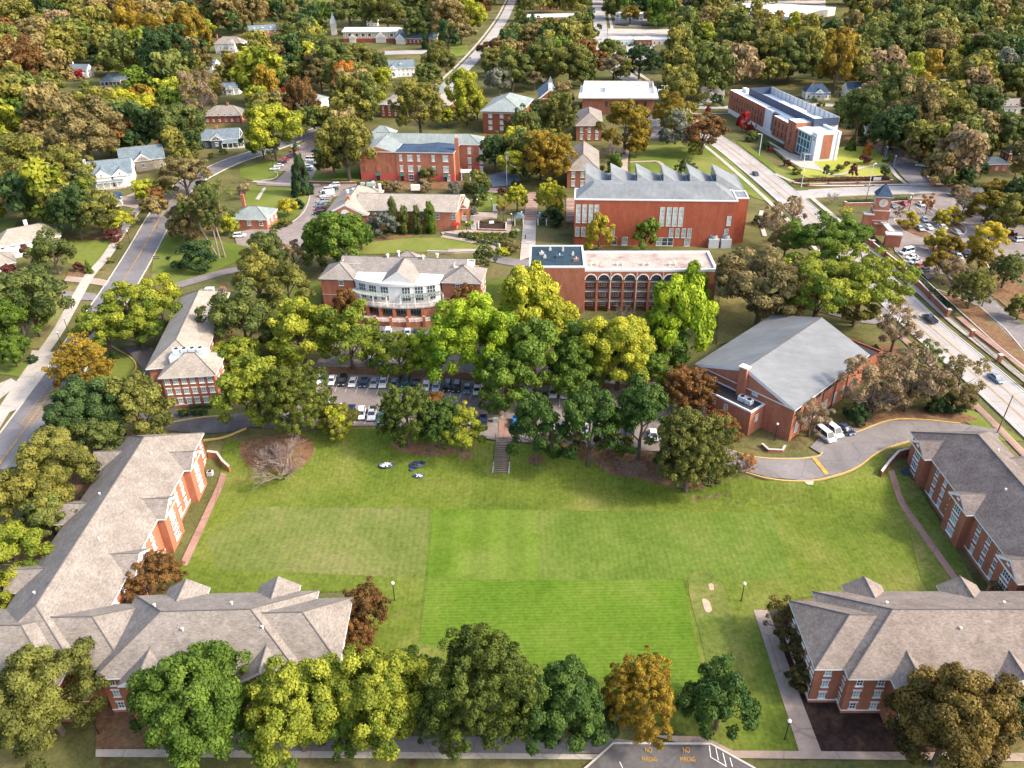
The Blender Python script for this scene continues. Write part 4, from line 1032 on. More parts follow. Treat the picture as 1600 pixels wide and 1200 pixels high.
wl = MB(); wl.box((q.x, q.y, z9 + 2.85), (7.8, 3.4, .12), 'greypaint', math.atan2(d.y, d.x)); wl.build('plant_deck', r); hvac(r, Vector((q.x - 2.9, q.y - .1)), 4, math.atan2(d.y, d.x), z9 + 2.9)
# small machines at its far end
tnk = thing('gas_tank', 'white tank and red box in a fenced yard behind the left residence hall', 'tank', G(338, 456)); p = G(338, 456)
mb = MB(); mb.bar((p.x - 1.5, p.y, 1.1), (p.x - 1.5, p.y + .1, 1.3), .5, 'white'); mb.box((p.x - 2, p.y, .7), (2.6, 1.8, 1.4), 'white'); mb.build('tank_body', tnk)
mb = MB(); mb.box((p.x + 2.2, p.y, .8), (1.6, 1.4, 1.6), 'brick'); mb.build('red_box', tnk)
mb = MB(); 
for k_ in range(9): mb.box((p.x - 4 + k_, p.y - 1.6, .9), (.1, .1, 1.8), 'white')
mb.box((p.x, p.y - 1.6, 1.7), (8.2, .06, .1), 'white'); mb.build('fence_rails', tnk)
# --- curved front building
zc = 10.0
r = CURV = bld('student_centre', 'brick building with a curved white front and pergola facing the car park', PQ([(497, 435), (753, 442), (763, 402), (516, 402)], zc), 0)
F0 = V2(GZ(497, 435, zc)); F1 = V2(GZ(753, 443, zc)); d = (F1 - F0).normalized(); n = Vector((-d.y, d.x)); L = (F1 - F0).length
def fp(u, v): return F0 + d * u + n * v
wL = (V2(GZ(553, 436, zc)) - F0).dot(d); wR = L - (V2(GZ(689, 439, zc)) - F0).dot(d)
D_ = 15.5
rm = MB()
hip(rm, [fp(0, 0), fp(L, 0) , fp(L, D_ * .9), fp(0, D_ * .9)] if False else [fp(wL * .45, 4.2), fp(L - wR * .45, 4.2), fp(L - wR * .45, 15), fp(wL * .45, 15)], zc, 3.6, 0, 0, 'roofgrey', 'white')
hip(rm, [fp(wL, 0), fp(wL, 11.5), fp(0, 11.5), fp(0, 0)], zc + .03, 3.0, 5.2, 5.2, 'roofgrey', 'white')
hip(rm, [fp(L, 0), fp(L, 11.5), fp(L - wR, 11.5), fp(L - wR, 0)], zc + .03, 3.0, 5.2, 5.2, 'roofgrey', 'white')
xm = (V2(GZ(619.7, 448, zc)) - F0).dot(d); gw = 11.2
hip(rm, [fp(xm + gw / 2, -2.6), fp(xm + gw / 2, 12), fp(xm - gw / 2, 12), fp(xm - gw / 2, -2.6)], zc + .06, 4.0, 0, 4, 'roofgrey', 'white', gab='white')
bx = (V2(GZ(643, 395, zc)) - F0).dot(d); hip(rm, [fp(bx - 5.5, 14), fp(bx + 5.5, 14), fp(bx + 5.5, 20), fp(bx - 5.5, 20)], zc - .5, 3.2, 5, 5, 'roofgrey', 'white'); rm.build('roof', r)
walls(r, [fp(.5, .5), fp(wL - .3, .5), fp(wL - .3, 11), fp(.5, 11)], 0, zc - .3, 'brick2', 'left_wing_wall', band=4.6, bandmat='stone')
walls(r, [fp(L - wR + .3, .5), fp(L - .5, .5), fp(L - .5, 11), fp(L - wR + .3, 11)], 0, zc - .3, 'brick2', 'right_wing_wall', band=4.6, bandmat='stone')
walls(r, [fp(3, 3), fp(L - 3, 3), fp(L - 3, 14.5), fp(3, 14.5)], 0, zc - .35, 'brick2', 'main_wall'); walls(r, [fp(bx - 4.8, 14), fp(bx + 4.8, 14), fp(bx + 4.8, 19.5), fp(bx - 4.8, 19.5)], 0, zc - .8, 'brick2', 'rear_wall')
wrow(r, fp(.5, .5), fp(wL, .5), zc - 1.5, [.6], 1.3, 1.5, 'dorm'); wrow(r, fp(L - wR, .5), fp(L - .5, .5), zc - 1.5, [.42], 1.3, 1.5, 'dorm')
wrow(r, fp(L - .5, .5), fp(L - .5, 11), zc - 2.5, [.2, .5, .8], 1.3, 1.9); wrow(r, fp(L - .5, .5), fp(L - .5, 11), zc - 6.5, [.2, .5, .8], 1.3, 1.9)
# curved front: arc from wing to wing
x0_, x1_ = wL - .2, L - wR + .2; hw = (x1_ - x0_) / 2; xc = (x0_ + x1_) / 2; sag = 3.4; Rr = (hw * hw + sag * sag) / (2 * sag)
def arc(x, extra=0):   # v on the arc (negative = towards the car park)
    R2 = Rr + extra; t = (x - xc) / Rr; return fp(xc + math.sin(t) * R2, .5 + (Rr - sag) - math.cos(t) * R2)
NA = 14; xs = [x0_ + (x1_ - x0_) * i / NA for i in range(NA + 1)]
zt = 4.3       # terrace level
up = MB(); pts = [arc(x) for x in xs]; poly = pts + [fp(x1_, 5), fp(x0_, 5)]
up.prism(poly, zt, zc + .35, 'white'); up.build('white_curved_wall', r)
pr = MB(); po = [arc(x, .35) for x in xs]
for i in range(NA): pr.prism([po[i], po[i + 1], pts[i + 1], pts[i]], zc - .5, zc + .4, 'white')
pr.build('cornice', r)
fl = MB(); fl.face([(p.x, p.y, zc + .42) for p in [arc(x, -.3) for x in xs] + [fp(x1_ - .3, 5), fp(x0_ + .3, 5)]], 'roofwhite'); fl.build('flat_roof', r)
te = MB(); to = [arc(x, 3.4) for x in xs]; te.prism(to + pts[::-1], zt - .4, zt, 'stone'); te.build('terrace', r)
lw = MB(); lo = [arc(x, 3.1) for x in xs]
nb = 5
for i in range(NA):
    if i in (0, 1, 2, 11, 12, 13): lw.prism([lo[i], lo[i + 1], arc(xs[i + 1], 2.7), arc(xs[i], 2.7)], 0, zt - .4, 'brick2')
lw.build('lower_curved_wall', r)
bk = MB(); bk.prism([arc(x, .2) for x in xs] + [fp(x1_, 4), fp(x0_, 4)], 0, zt - .4, 'brickd'); bk.build('recessed_wall', r)
for i in range(3, 12):
    if i % 2: 
        q = arc(xs[i], 2.9); mb = MB(); mb.box((q.x, q.y, (zt - .4) / 2), (1.0, .8, zt - .45), 'brick2', 0); mb.build('pier', r)
for i in (4, 6, 8, 10):
    q = arc(xs[i], .22); window(r, (q.x, q.y, 2.0), (q - fp(xc, Rr)).normalized(), 3.2, 2.6, 'curt', 'glassteal')
def railing(r, pts, z, nm='railing', h=1.1, mat='white', step=.5):
    mb = MB()
    for p, q in zip(pts, pts[1:]):
        dd = math.atan2((q - p).y, (q - p).x); c = (p + q) / 2; LL = (q - p).length
        mb.box((c.x, c.y, z + h), (LL, .12, .12), mat, dd); mb.box((c.x, c.y, z + .15), (LL, .08, .08), mat, dd)
        k = max(1, int(LL / step))
        for i in range(k): s = p + (q - p) * ((i + .5) / k); mb.box((s.x, s.y, z + h / 2), (.09, .06, h), mat, dd)
    for p in pts: mb.box((p.x, p.y, z + h / 2), (.25, .25, h + .15), mat)
    mb.build(nm, r)
railing(r, [arc(x, 3.2) for x in xs], zt)
for sgn in (0, 1):
    rng = range(0, 7) if sgn == 0 else range(8, 15)
    pg = MB(); P = [xs[i] for i in rng]
    for i in range(len(P) * 4 - 3):
        x = P[0] + (P[-1] - P[0]) * i / (len(P) * 4 - 4); p, q = arc(x, .1), arc(x, 3.0); pg.bar((p.x, p.y, zt + 3.0), (q.x, q.y, zt + 3.0), .12, 'greypaint', None, 4)
    for ex in (.5, 2.8):
        for i, j in zip(P, P[1:]): p, q = arc(i, ex), arc(j, ex); pg.bar((p.x, p.y, zt + 2.85), (q.x, q.y, zt + 2.85), .12, 'greypaint', None, 4)
    pg.build('pergola', r)
    for i in (0, 2, 4, 6): q = arc(P[i] if i < len(P) else P[-1], 2.8); mb = MB(); mb.box((q.x, q.y, zt + 1.4), (.4, .4, 2.8), 'white'); mb.build('column', r)
for i in (1.4, 3.3, 5.3, 8.7, 10.7, 12.6):
    x = xs[0] + (xs[-1] - xs[0]) * i / NA; q = arc(x, .03); nn = (q - fp(xc, .5 + Rr - sag)).normalized()
    window(r, (q.x, q.y, zc - 1.9), nn, 2.5, 2.3, 'triple', 'glass'); window(r, (q.x, q.y, zt + 1.5), nn, 2.5, 2.0, 'triple', 'glass')
# lower terrace wall by the cars
P = [arc(x, 7.5) for x in xs]; tw = MB(); tf = MB()
for i in range(1, NA - 1): tw.prism([P[i], P[i + 1], arc(xs[i + 1], 7.1), arc(xs[i], 7.1)], -.2, 1.6, 'brick2')
tw.build('terrace_wall', r); tf.prism([arc(x, 7.2) for x in xs] + [arc(x, .3) for x in xs[::-1]], -.1, .9, 'concretetan'); tf.build('lower_terrace', r)
for i in range(1, 14, 2): q = P[i]; mb = MB(); mb.box((q.x, q.y, 1.6), (.8, .8, 3.3), 'brick2'); mb.build('pier', r)
railing(r, P[1:14], 1.55, 'lower_railing', 1.0)
for (x, y, s) in ((553, 408, 1), (726, 414, -1)):
    q = GZ(x - 12 * 0, y, zc + 1.9); q = V2(q); rz = math.atan2(d.y, d.x); w_ = 5.6
    mb = MB(); mb.box((q.x, q.y, zc + 1.1), (w_, 4.4, 1.9), 'white', rz); mb.build('roof_well', r)
    railing(r, [q + d * (-w_ / 2) - n * 2.2, q + d * (-w_ / 2) + n * 2.2, q + d * (w_ / 2) + n * 2.2], zc + 2.0, 'well_railing', .8)
    mb = MB(); mb.box((q.x + .5, q.y + .2, zc + 2.25), (1.5, .7, .4), 'stone', .2); mb.build('roof_unit', r)
for (x, y) in ((606, 404), (623, 399), (661, 406), (683, 403)):
    q = GZ(x, y, zc + 3); mb = MB(); mb.bar((q.x, q.y, zc + 2), (q.x, q.y, zc + 4.1), .35, 'cream', None, 8); mb.ball((q.x, q.y, zc + 4.2), .6, 'cream', 8, .7); mb.build('roof_vent', r)
# --- arched building
zl, zr = 14.6, 12.9
LB0, LB1 = V2(GZ(827, 418, zl)), V2(GZ(914, 418, zl)); d = (LB1 - LB0).normalized(); n = Vector((-d.y, d.x))
r = bld('arcaded_building', 'brick building with a row of tall white-trimmed arches and gravel roof', [LB0, LB0 + d * 57, LB0 + d * 57 + n * 15, LB0 + n * 15], 0)
wl_ = (LB1 - LB0).length; QL = [LB0, LB1, LB1 + n * 16.6, LB0 + n * 16.6]
walls(r, QL, 0, zl, 'brick', 'tower_block_wall'); parapet(r, QL, zl, .35, .45, 'white', 'rooftar', 'tower_block_parapet')
for (u_, v_, sz) in ((.22, .6, 1.4), (.28, .42, .9), (.55, .45, 2.2), (.85, .3, 1.6), (.8, .55, .8), (.62, .75, .7), (.38, .78, .8)):
    p = LB0 + d * (wl_ * u_) + n * (16.6 * v_); mb = MB(); mb.box((p.x, p.y, zl + .4), (sz, sz * .5, .7), 'navyscreen' if sz > 2 else 'brick' if sz == 1.6 else 'stone', .1)
    mb.bar((p.x, p.y, zl), (p.x, p.y, zl + 1.3), .16, 'whitepanel'); mb.build('roof_vent', r)
RB1 = V2(GZ(1124, 431, zr)); LR_ = (RB1 - LB1).dot(d); R0 = LB1 + n * 1.0
QR = [R0, R0 + d * LR_, R0 + d * LR_ + n * 14.2, R0 + n * 14.2]
# body set back 2.2 m behind the arcade
body = [R0 + n * 2.4, R0 + d * LR_ + n * 2.4, R0 + d * LR_ + n * 14.2, R0 + n * 14.2]
walls(r, body, 0, zr - .05, 'brickd', 'rear_wall'); 
sd = MB(); sd.prism([R0 + d * (LR_ - 4.1), R0 + d * LR_, R0 + d * LR_ + n * 2.4, R0 + d * (LR_ - 4.1) + n * 2.4], 0, zr - .05, 'brick'); sd.build('end_wall', r)
rf = MB(); I = inset(QR, .7)
for i in range(4): rf.prism([QR[i], QR[(i + 1) % 4], I[(i + 1) % 4], I[i]], zr, zr + .75, 'white')
rf.build('parapet', r); rf = MB(); rf.prism(I, zr - .04, zr + .2, 'roofgravel'); rf.build('gravel_roof', r)
pitch = (LR_ - 4.1) / 9; ra = 1.55
for i in range(9):
    cx_ = R0 + d * (pitch * (i + .5)); P3 = lambda u_, v_, z_: (cx_.x + d.x * u_ + n.x * v_, cx_.y + d.y * u_ + n.y * v_, z_)
    zs = zr - 2.5; ar = MB(); tr = MB()
    K = [(ra * math.cos(math.pi * k / 10), zs + ra * math.sin(math.pi * k / 10)) for k in range(11)]
    hw = pitch / 2
    for (u0, z0_), (u1, z1_) in zip(K, K[1:]):
        for v0, v1 in ((0, .7),):
            ar.solid([P3(u1, v0, z1_), P3(u0, v0, z0_), P3(u0, v1, z0_), P3(u1, v1, z1_)], [P3(u1, v0, zr), P3(u0, v0, zr), P3(u0, v1, zr), P3(u1, v1, zr)], 'brick')
        s = 1 + .3 / ra
        tr.solid([P3(u1, -.12, z1_), P3(u0, -.12, z0_), P3(u0, .1, z0_), P3(u1, .1, z1_)], [P3(u1 * s, -.12, zs + (z1_ - zs) * s), P3(u0 * s, -.12, zs + (z0_ - zs) * s), P3(u0 * s, .1, zs + (z0_ - zs) * s), P3(u1 * s, .1, zs + (z1_ - zs) * s)], 'white')
    for sg in (-1, 1):
        ar.solid([P3(sg * ra, 0, 0), P3(sg * hw, 0, 0), P3(sg * hw, .7, 0), P3(sg * ra, .7, 0)], [P3(sg * ra, 0, zr), P3(sg * hw, 0, zr), P3(sg * hw, .7, zr), P3(sg * ra, .7, zr)], 'brick')
    ar.build('arch_bay', r); tr.build('arch_trim', r)
    for z_ in (3.0, 6.2, 9.3):
        sl_ = MB(); sl_.solid([P3(-ra, .4, z_), P3(ra, .4, z_), P3(ra, 2.38, z_), P3(-ra, 2.38, z_)], [P3(-ra, .4, z_ + .25), P3(ra, .4, z_ + .25), P3(ra, 2.38, z_ + .25), P3(-ra, 2.38, z_ + .25)], 'stone')
        for zz_ in (.65, 1.0): sl_.bar(P3(-ra, .45, z_ + zz_), P3(ra, .45, z_ + zz_), .05, 'black', None, 4)
        sl_.build('balcony', r)
    for z_ in (1.6, 4.7, 7.9, 10.6): 
        q = P3(0, 2.38, z_); window(r, q, -n, 2.0, 1.5, 'curt', 'glass')
for i in (2, 4, 6, 9):
    p = R0 + d * (pitch * i) - n * .15; mb = MB(); mb.bar((p.x, p.y, 1), (p.x, p.y, zr - .2), .12, 'stone'); mb.build('drainpipe', r)
for i in range(5):
    for k_ in (0, 1): p = R0 + d * (2 + LR_ * .2 * i + 1.6 * k_) + n * 4.3; mb = MB(); mb.bar((p.x, p.y, zr), (p.x, p.y, zr + .8), .35, 'cream', None, 8); mb.ball((p.x, p.y, zr + .85), .55, 'cream', 8, .6); mb.build('roof_vent', r)
mb = MB(); p = LB0 + d * (wl_ * .55) - n * 1.5; mb.box((p.x, p.y, 1.7), (5, .15, .15), 'white'); mb.box((p.x - 2.4, p.y, 1), (.15, 1.5, 2), 'whitepanel'); mb.box((p.x + 2.4, p.y, .85), (.15, .15, 1.7), 'white'); mb.build('loading_gate', r)
# --- science building with saw-tooth roof
zs_ = 16.5
S0, S1 = V2(GZ(898, 312, zs_)), V2(GZ(1153, 315, zs_)); d = (S1 - S0).normalized(); n = Vector((-d.y, d.x)); L = (S1 - S0).length
r = bld('science_building', 'large plain red brick building with a row of saw-tooth skylights on its grey roof', [S0, S1, S1 + n * 30, S0 + n * 30], 0)
def sp(u, v): return S0 + d * u + n * v
walls(r, [sp(0, 0), sp(L, 0), sp(L, 12), sp(0, 12)], 0, zs_, 'bricksci', 'front_block_wall')
walls(r, [sp(4, 12), sp(L + 4.5, 6), sp(L + 4.5, 34), sp(4, 34)] if False else [sp(4, 12.02), sp(L + 4.5, 12.02), sp(L + 4.5, 33), sp(4, 33)], 0, zs_ - .3, 'bricksci', 'rear_block_wall')
walls(r, [sp(L + .02, 4), sp(L + 4.4, 4), sp(L + 4.4, 12), sp(L + .02, 12)], 0, zs_ - .2, 'bricksci', 'side_block_wall')
parapet(r, [sp(L - 1, 4.05), sp(L + 4.4, 4.05), sp(L + 4.4, 12), sp(L - 1, 12)], zs_ - .2, .3, .3, 'white', 'roofsci', 'side_parapet')
O = inset([sp(0, 0), sp(L, 0), sp(L, 12), sp(0, 12)], -.15); mb = MB()
for i in range(4): I = inset(O, .4); mb.prism([O[i], O[(i + 1) % 4], I[(i + 1) % 4], I[i]], zs_ - .1, zs_ + .35, 'white')
mb.build('coping', r)
rm = MB(); b0 = [sp(.3, .3), sp(L - .3, .3), sp(L - .3, 11.7), sp(.3, 11.7)]; t0 = [sp(6.5, 7.5), sp(L - 6.5, 7.5), sp(L - 6.5, 11.7), sp(6.5, 11.7)]
rm.solid([(p.x, p.y, zs_) for p in b0], [(p.x, p.y, zs_ + 3.4) for p in t0], 'roofsci'); rm.build('front_roof', r)
NT = 6; tw_ = (L + .5) / NT
for i in range(NT):
    u0 = 3.5 + tw_ * i; u1 = u0 + tw_ - .3; zb = zs_ - .2; hh = 4.6; v0, v1 = 12.4, 31
    P = lambda u_, v_, z_: (sp(u_, v_).x, sp(u_, v_).y, z_)
    t_ = MB()
    t_.face([P(u1, v0, zb), P(u1, v1, zb), P(u0, v1 - .5, zb + hh), P(u0, v0 + 5, zb + hh)], 'roofsci')       # long slope
    t_.face([P(u0, v0, zb), P(u1, v0, zb), P(u0, v0 + 5, zb + hh)], 'roofsci')                                 # hipped front
    t_.face([P(u0, v1, zb), P(u0, v0, zb), P(u0, v0 + 5, zb + hh), P(u0, v1 - .5, zb + hh)], 'whitepanel')
    t_.face([P(u1, v1, zb), P(u0, v1, zb), P(u0, v1 - .5, zb + hh)], 'roofsci')
    t_.build('sawtooth_roof', r)
    g_ = MB(); g_.face([P(u0 - .03, v1 - 1, zb + .6), P(u0 - .03, v0 + 1.6, zb + .6), P(u0 - .03, v0 + 5.2, zb + hh - .5), P(u0 - .03, v1 - 1.2, zb + hh - .5)], 'glass'); g_.build('skylight', r)
fl = MB(); fl.prism([sp(4, 12.05), sp(L + 4.5, 12.05), sp(L + 4.5, 33), sp(4, 33)], zs_ - .35, zs_ - .22, 'roofsci'); fl.build('rear_roof', r)
ss = lambda x: (V2(GZ(x, 313, zs_)) - S0).dot(d)
for xs_, zc_, hh, w_, pn in (([904, 914, 924, 933], 11.5, 6.6, 1.5, 'blindpale'), ([1036.5, 1047, 1056.5, 1066], 10.8, 6.8, 1.6, 'blindpale'), ([903.5, 913, 951, 960, 1053, 1063, 1073, 1082], 4.9, 3.4, 1.4, 'blind'), ([1142], 9.6, 3.4, 1.4, 'blindpale'), ([1140], 5.0, 3.3, 1.4, 'blind')):
    wrow(r, S0, S1, zc_, [ss(x) for x in xs_], w_, hh, 'plain', pn, metres=True)
wrow(r, S0, S1, 1.6, [ss(x) for x in (963, 980, 1035, 1044, 1053, 1080)], 2.0, 3, 'plain', None, metres=True)
ct = V2(G(1113, 385)); 
for k_ in (0, 1):
    q = V2(G(1113 + 19 * k_, 385)); c = thing('cooling_tower', ('left' if k_ == 0 else 'right') + ' one of two round cooling towers beside the plain red building', 'cooling tower', (q.x, q.y, 0))
    mb = MB(); mb.box((q.x, q.y, 1.6), (3.6, 3.6, 3.2), 'steel'); mb.build('casing', c); mb = MB(); mb.bar((q.x, q.y, 3.2), (q.x, q.y, 4.3), 1.5, 'greypaint', 1.35, 14); mb.bar((q.x, q.y, 4.3), (q.x, q.y, 4.4), 1.0, 'black', None, 12); mb.build('fan_stack', c)
# --- generic hipped / gabled block
def block(name, label, Q, z0, ze, rise, ia, ib, roof, wall='brick', rows=(), edges=(0,), gab=None, cat='building', wst='dorm', ww=1.0, wh=1.7, over=.6, trim='white', wpane=None, chim=None, sp_=3.4):
    r = bld(name, label, Q, z0, cat); rm = MB(); hip(rm, Q, ze, rise, ia, ib, roof, trim, .35, gab or wall); rm.build('roof', r)
    Wq = inset(Q, over); walls(r, Wq, z0, ze - .2, wall)
    for e in edges:
        L_ = (Wq[(e + 1) % 4] - Wq[e]).length; k = max(1, int((L_ - 1) / sp_))
        for z in rows: wrow(r, Wq[e], Wq[(e + 1) % 4], z0 + z, [(i + .5) / k for i in range(k)], ww, wh, wst, wpane)
    if chim:
        p = V2(chim[0]); mb = MB(); mb.box((p.x, p.y, (z0 + chim[1]) / 2 + 1.5), (1.2, 1.2, chim[1] - z0 - 3 + 3), chim[2]); mb.build('chimney', r)
    return r, Wq
# --- dining hall
zd = 7.6
D0, D1 = V2(GZ(576, 328, zd)), V2(GZ(714, 330.5, zd)); d = (D1 - D0).normalized(); n = Vector((-d.y, d.x)); L = (D1 - D0).length
dp_ = 20
Q = [D0 - d * 6, D1, D1 + n * dp_, D0 - d * 6 + n * dp_]
r, Wq = block('dining_hall', 'long low brick hall with beige shingled roof behind the four pointed evergreens', Q, 0, zd, 3.2, 0, 0, 'roofbeige', 'brick2', gab='brick2')
wrow(r, Wq[0], Wq[1], 5.3, [9.5, 14 + 5, 25.2, 31.3, 37.2], 1.7, 2.3, 'triple', 'glass', metres=True)
wrow(r, Wq[0], Wq[1], 5.0, [41.3, 44.6], 1.5, 1.9, 'triple', 'blind', metres=True); wrow(r, Wq[0], Wq[1], 1.6, [44.6], 1.5, 1.4, 'plain', 'blindpale', metres=True)
g0, g1 = V2(GZ(505, 335.5, 6.6)), V2(GZ(575, 336, 6.6)); dg = (g1 - g0).normalized(); ng = Vector((-dg.y, dg.x)); rm = MB()
hip(rm, [g1, g1 + ng * 30, g0 + ng * 30, g0], 6.6, 4.2, 0, 7, 'roofbeige', 'white', .3, 'brick2'); rm.build('gabled_wing_roof', r)
walls(r, inset([g0, g1, g1 + ng * 30, g0 + ng * 30], .5), 0, 6.4, 'brick2', 'gabled_wing_wall')
c = (g0 + g1) / 2; fan = MB(); cc = c - ng * .12; K = [(1.7 * math.cos(math.pi * k / 10), 1.7 * math.sin(math.pi * k / 10)) for k in range(11)]
fan.face([(cc.x + dg.x * u_, cc.y + dg.y * u_, 7.0 + z_) for u_, z_ in K], 'white'); fan.build('fanlight', r)
mb = MB(); q = c + ng * 6; mb.box((q.x, q.y, 10.5), (1.3, 1.3, 3), 'brick2'); mb.build('chimney', r)
for (x, y, k_) in ((543, 300, 0), (552, 298, 0), (567, 290, 1), (580, 290, 2), (593, 291, 0), (583, 287, 0), (649, 294, 3)):
    q = GZ(x, y, 9.6); mb = MB()
    if k_ == 0: mb.bar((q.x, q.y, 8), (q.x, q.y, 10.3), .6, 'whitepanel', None, 8); mb.ball((q.x, q.y, 10.3), .75, 'whitepanel', 8, .6)
    elif k_ == 3: mb.box((q.x, q.y, 9.9), (3.4, 1.6, 2.0), 'cream')
    else: mb.box((q.x, q.y, 10.2), (2.4 * k_ * .7, 1.5, 1.3), 'greypaint')
    mb.build('roof_vent', r)
pq = PQ([(716, 325), (731, 325)], 5.8); hip_ = MB(); a_, b_ = pq; e_ = (b_ - a_).normalized(); f_ = Vector((-e_.y, e_.x))
hip(hip_, [b_, b_ + f_ * 9, a_ + f_ * 9, a_], 5.8, 1.6, 0, 0, 'roofbeige', 'white', .3, 'brick2'); hip_.build('portico_roof', r)
for s_, t_ in ((.3, .3), (3.1, .3), (3.1, 4.5), (3.1, 8.5)):
    q = a_ + e_ * s_ + f_ * t_; mb = MB(); mb.box((q.x, q.y, 2.75), (.9, .9, 5.5), 'brick2'); mb.build('portico_pier', r)
aw = MB(); q = Wq[0] + (Wq[1] - Wq[0]).normalized() * 38.5 - n * .8; aw.box((q.x, q.y, 2.9), (2.6, 1.6, .7), M['redpaint'], 0, .7); aw.build('red_awning', r)
# --- three-storey hall with pale green roof
zt_ = 13.0
T0, T1 = V2(GZ(558, 236, zt_)), V2(GZ(617, 237, zt_)); d = (T1 - T0).normalized(); n = Vector((-d.y, d.x)); wT = (T1 - T0).length
r = bld('old_hall', 'three-storey orange brick hall with pale green metal roof and pink painted base', [T0, T0 + d * 57, T0 + d * 57 + n * 26, T0 + n * 26], 0)
def tp(u, v): return T0 + d * u + n * v
LW = (V2(GZ(709, 239, zt_)) - T0).dot(d); LE = (V2(GZ(753, 220, zt_)) - T0).dot(d)
rm = MB(); hip(rm, [tp(wT, 0), tp(wT, 30), tp(0, 30), tp(0, 0)], zt_, 2.4, 0, 8, 'roofgreen', 'white', .4, 'brick2')
hip(rm, [tp(3, 14), tp(LE, 14), tp(LE, 28), tp(3, 28)], zt_ + .1, 2.8, 0, 6, 'roofgreen', 'white', .4, 'brick2'); 
xq = (V2(GZ(612, 195, zt_)) - T0).dot(d); hip(rm, [tp(xq - 6, 26), tp(xq + 6, 26), tp(xq + 6, 36), tp(xq - 6, 36)], zt_ + .4, 3.4, 5, 5, 'roofgreen', 'white', .4); rm.build('green_roof', r)
for (u0, u1, v0, v1) in ((.4, wT - .1, .4, 29), (wT, LW - .3, .2, 9.5), (LW - 9, LE - .4, 14.3, 27.5)):
    Q = [tp(u0, v0), tp(u1, v0), tp(u1, v1), tp(u0, v1)]; m_ = MB(); m_.prism(Q, 3.4, zt_ - .35, 'brick2'); m_.build('brick_wall', r); m_ = MB(); m_.prism(Q, 0, 3.4, 'pinkwall'); m_.build('painted_base', r)
m_ = MB(); m_.prism([tp(wT - .4, -.3), tp(LW, -.3), tp(LW, 14), tp(LW - 26, 14), tp(LW - 26, 5.2), tp(wT - .4, 5.2)], zt_ - .3, zt_ - .02, 'white', 'roofnavy'); m_.build('flat_navy_roof', r)
m_ = MB(); a_ = (wT + LW) / 2 + 4
m_.solid([(p.x, p.y, zt_) for p in (tp(wT + 9, -.1), tp(LW, -.1), tp(LW, 13.9), tp(wT + 9, 13.9))], [(p.x, p.y, zt_ + .9) for p in (tp(a_ - .2, 1), tp(a_ + .2, 1), tp(a_ + .2, 13.5), tp(a_ - .2, 13.5))], 'roofnavy'); m_.build('low_navy_roof', r)
q = tp(LW + .5, 4.5); m_ = MB(); m_.box((q.x, q.y, 9), (1.7, 1.7, 18.5), 'brick'); m_.build('chimney', r); m_ = MB(); m_.box((q.x, q.y, 18.6), (1.2, 1.2, .9), 'stone'); m_.build('chimney_cap', r)
for z in (4.9 + .3, 9.6 + .3):
    for u_, w_ in ((wT + 2.3, 1.2), (wT + 6.4, 2.2), (wT + 10.3, 1.2), (wT + 16.8, 1.3), (wT + 22.2, 2.3), (wT + 28, 1.3)): 
        if u_ < LW: window(r, (tp(u_, .2).x, tp(u_, .2).y, z + .3), -n, w_, 2.4, 'dorm' if w_ < 2 else 'dormd', 'blindpale')
    for u_ in (3.5, 8.5, 13.0): window(r, (tp(u_, .4).x, tp(u_, .4).y, z + .3), -n, 1.6, 2.5, 'brickedup', None, 'blocked_window') if False else None
for u_, w_ in ((wT + 6.4, 2.2), (LW - 3, 1.3)): window(r, (tp(u_, .2).x, tp(u_, .2).y, 1.8), -n, w_, 2.4, 'dorm')
for z in (1.9, 5.6, 10.0):
    for u_ in (LW + 4.2, LW + 9.5): window(r, (tp(u_, 14.3).x, tp(u_, 14.3).y, z), -n, 1.5, 2.4, 'dorm', 'blindpale')
for u_ in (8.5, wT + 2.5, wT + 10.5, wT + 22):
    q = tp(u_, -.6); m_ = MB(); m_.solid([(q.x - 1.2, q.y - .5, 2.6), (q.x + 1.2, q.y - .5, 2.6), (q.x + 1.2, q.y + .7, 2.6), (q.x - 1.2, q.y + .7, 2.6)], [(q.x - 1, q.y + .4, 3.3), (q.x + 1, q.y + .4, 3.3), (q.x + 1, q.y + .7, 3.3), (q.x - 1, q.y + .7, 3.3)], 'darkgreen'); m_.build('green_awning', r)
    m_ = MB(); m_.box((q.x, q.y + .75, 1.2), (1.3, .1, 2.4), 'black'); m_.build('door', r)
q = V2(GZ(728, 268, 3.4)); m_ = MB(); m_.box((q.x, q.y, 3.6), (4.6, 4.6, .4), 'white'); 
for s_ in (-1, 1):
    for t_ in (-1, 1): m_.box((q.x + s_ * 1.9, q.y + t_ * 1.9, 1.7), (.4, .4, 3.4), 'white')
m_.build('white_porch', r)
for k_ in range(3):
    for z in (5.4, 9.9):
        q = tp(3.3 + 5.4 * k_, .37); m_ = MB(); m_.box((q.x, q.y, z), (1.7, .1, 2.4), 'brick'); m_.build('blocked_window', r)
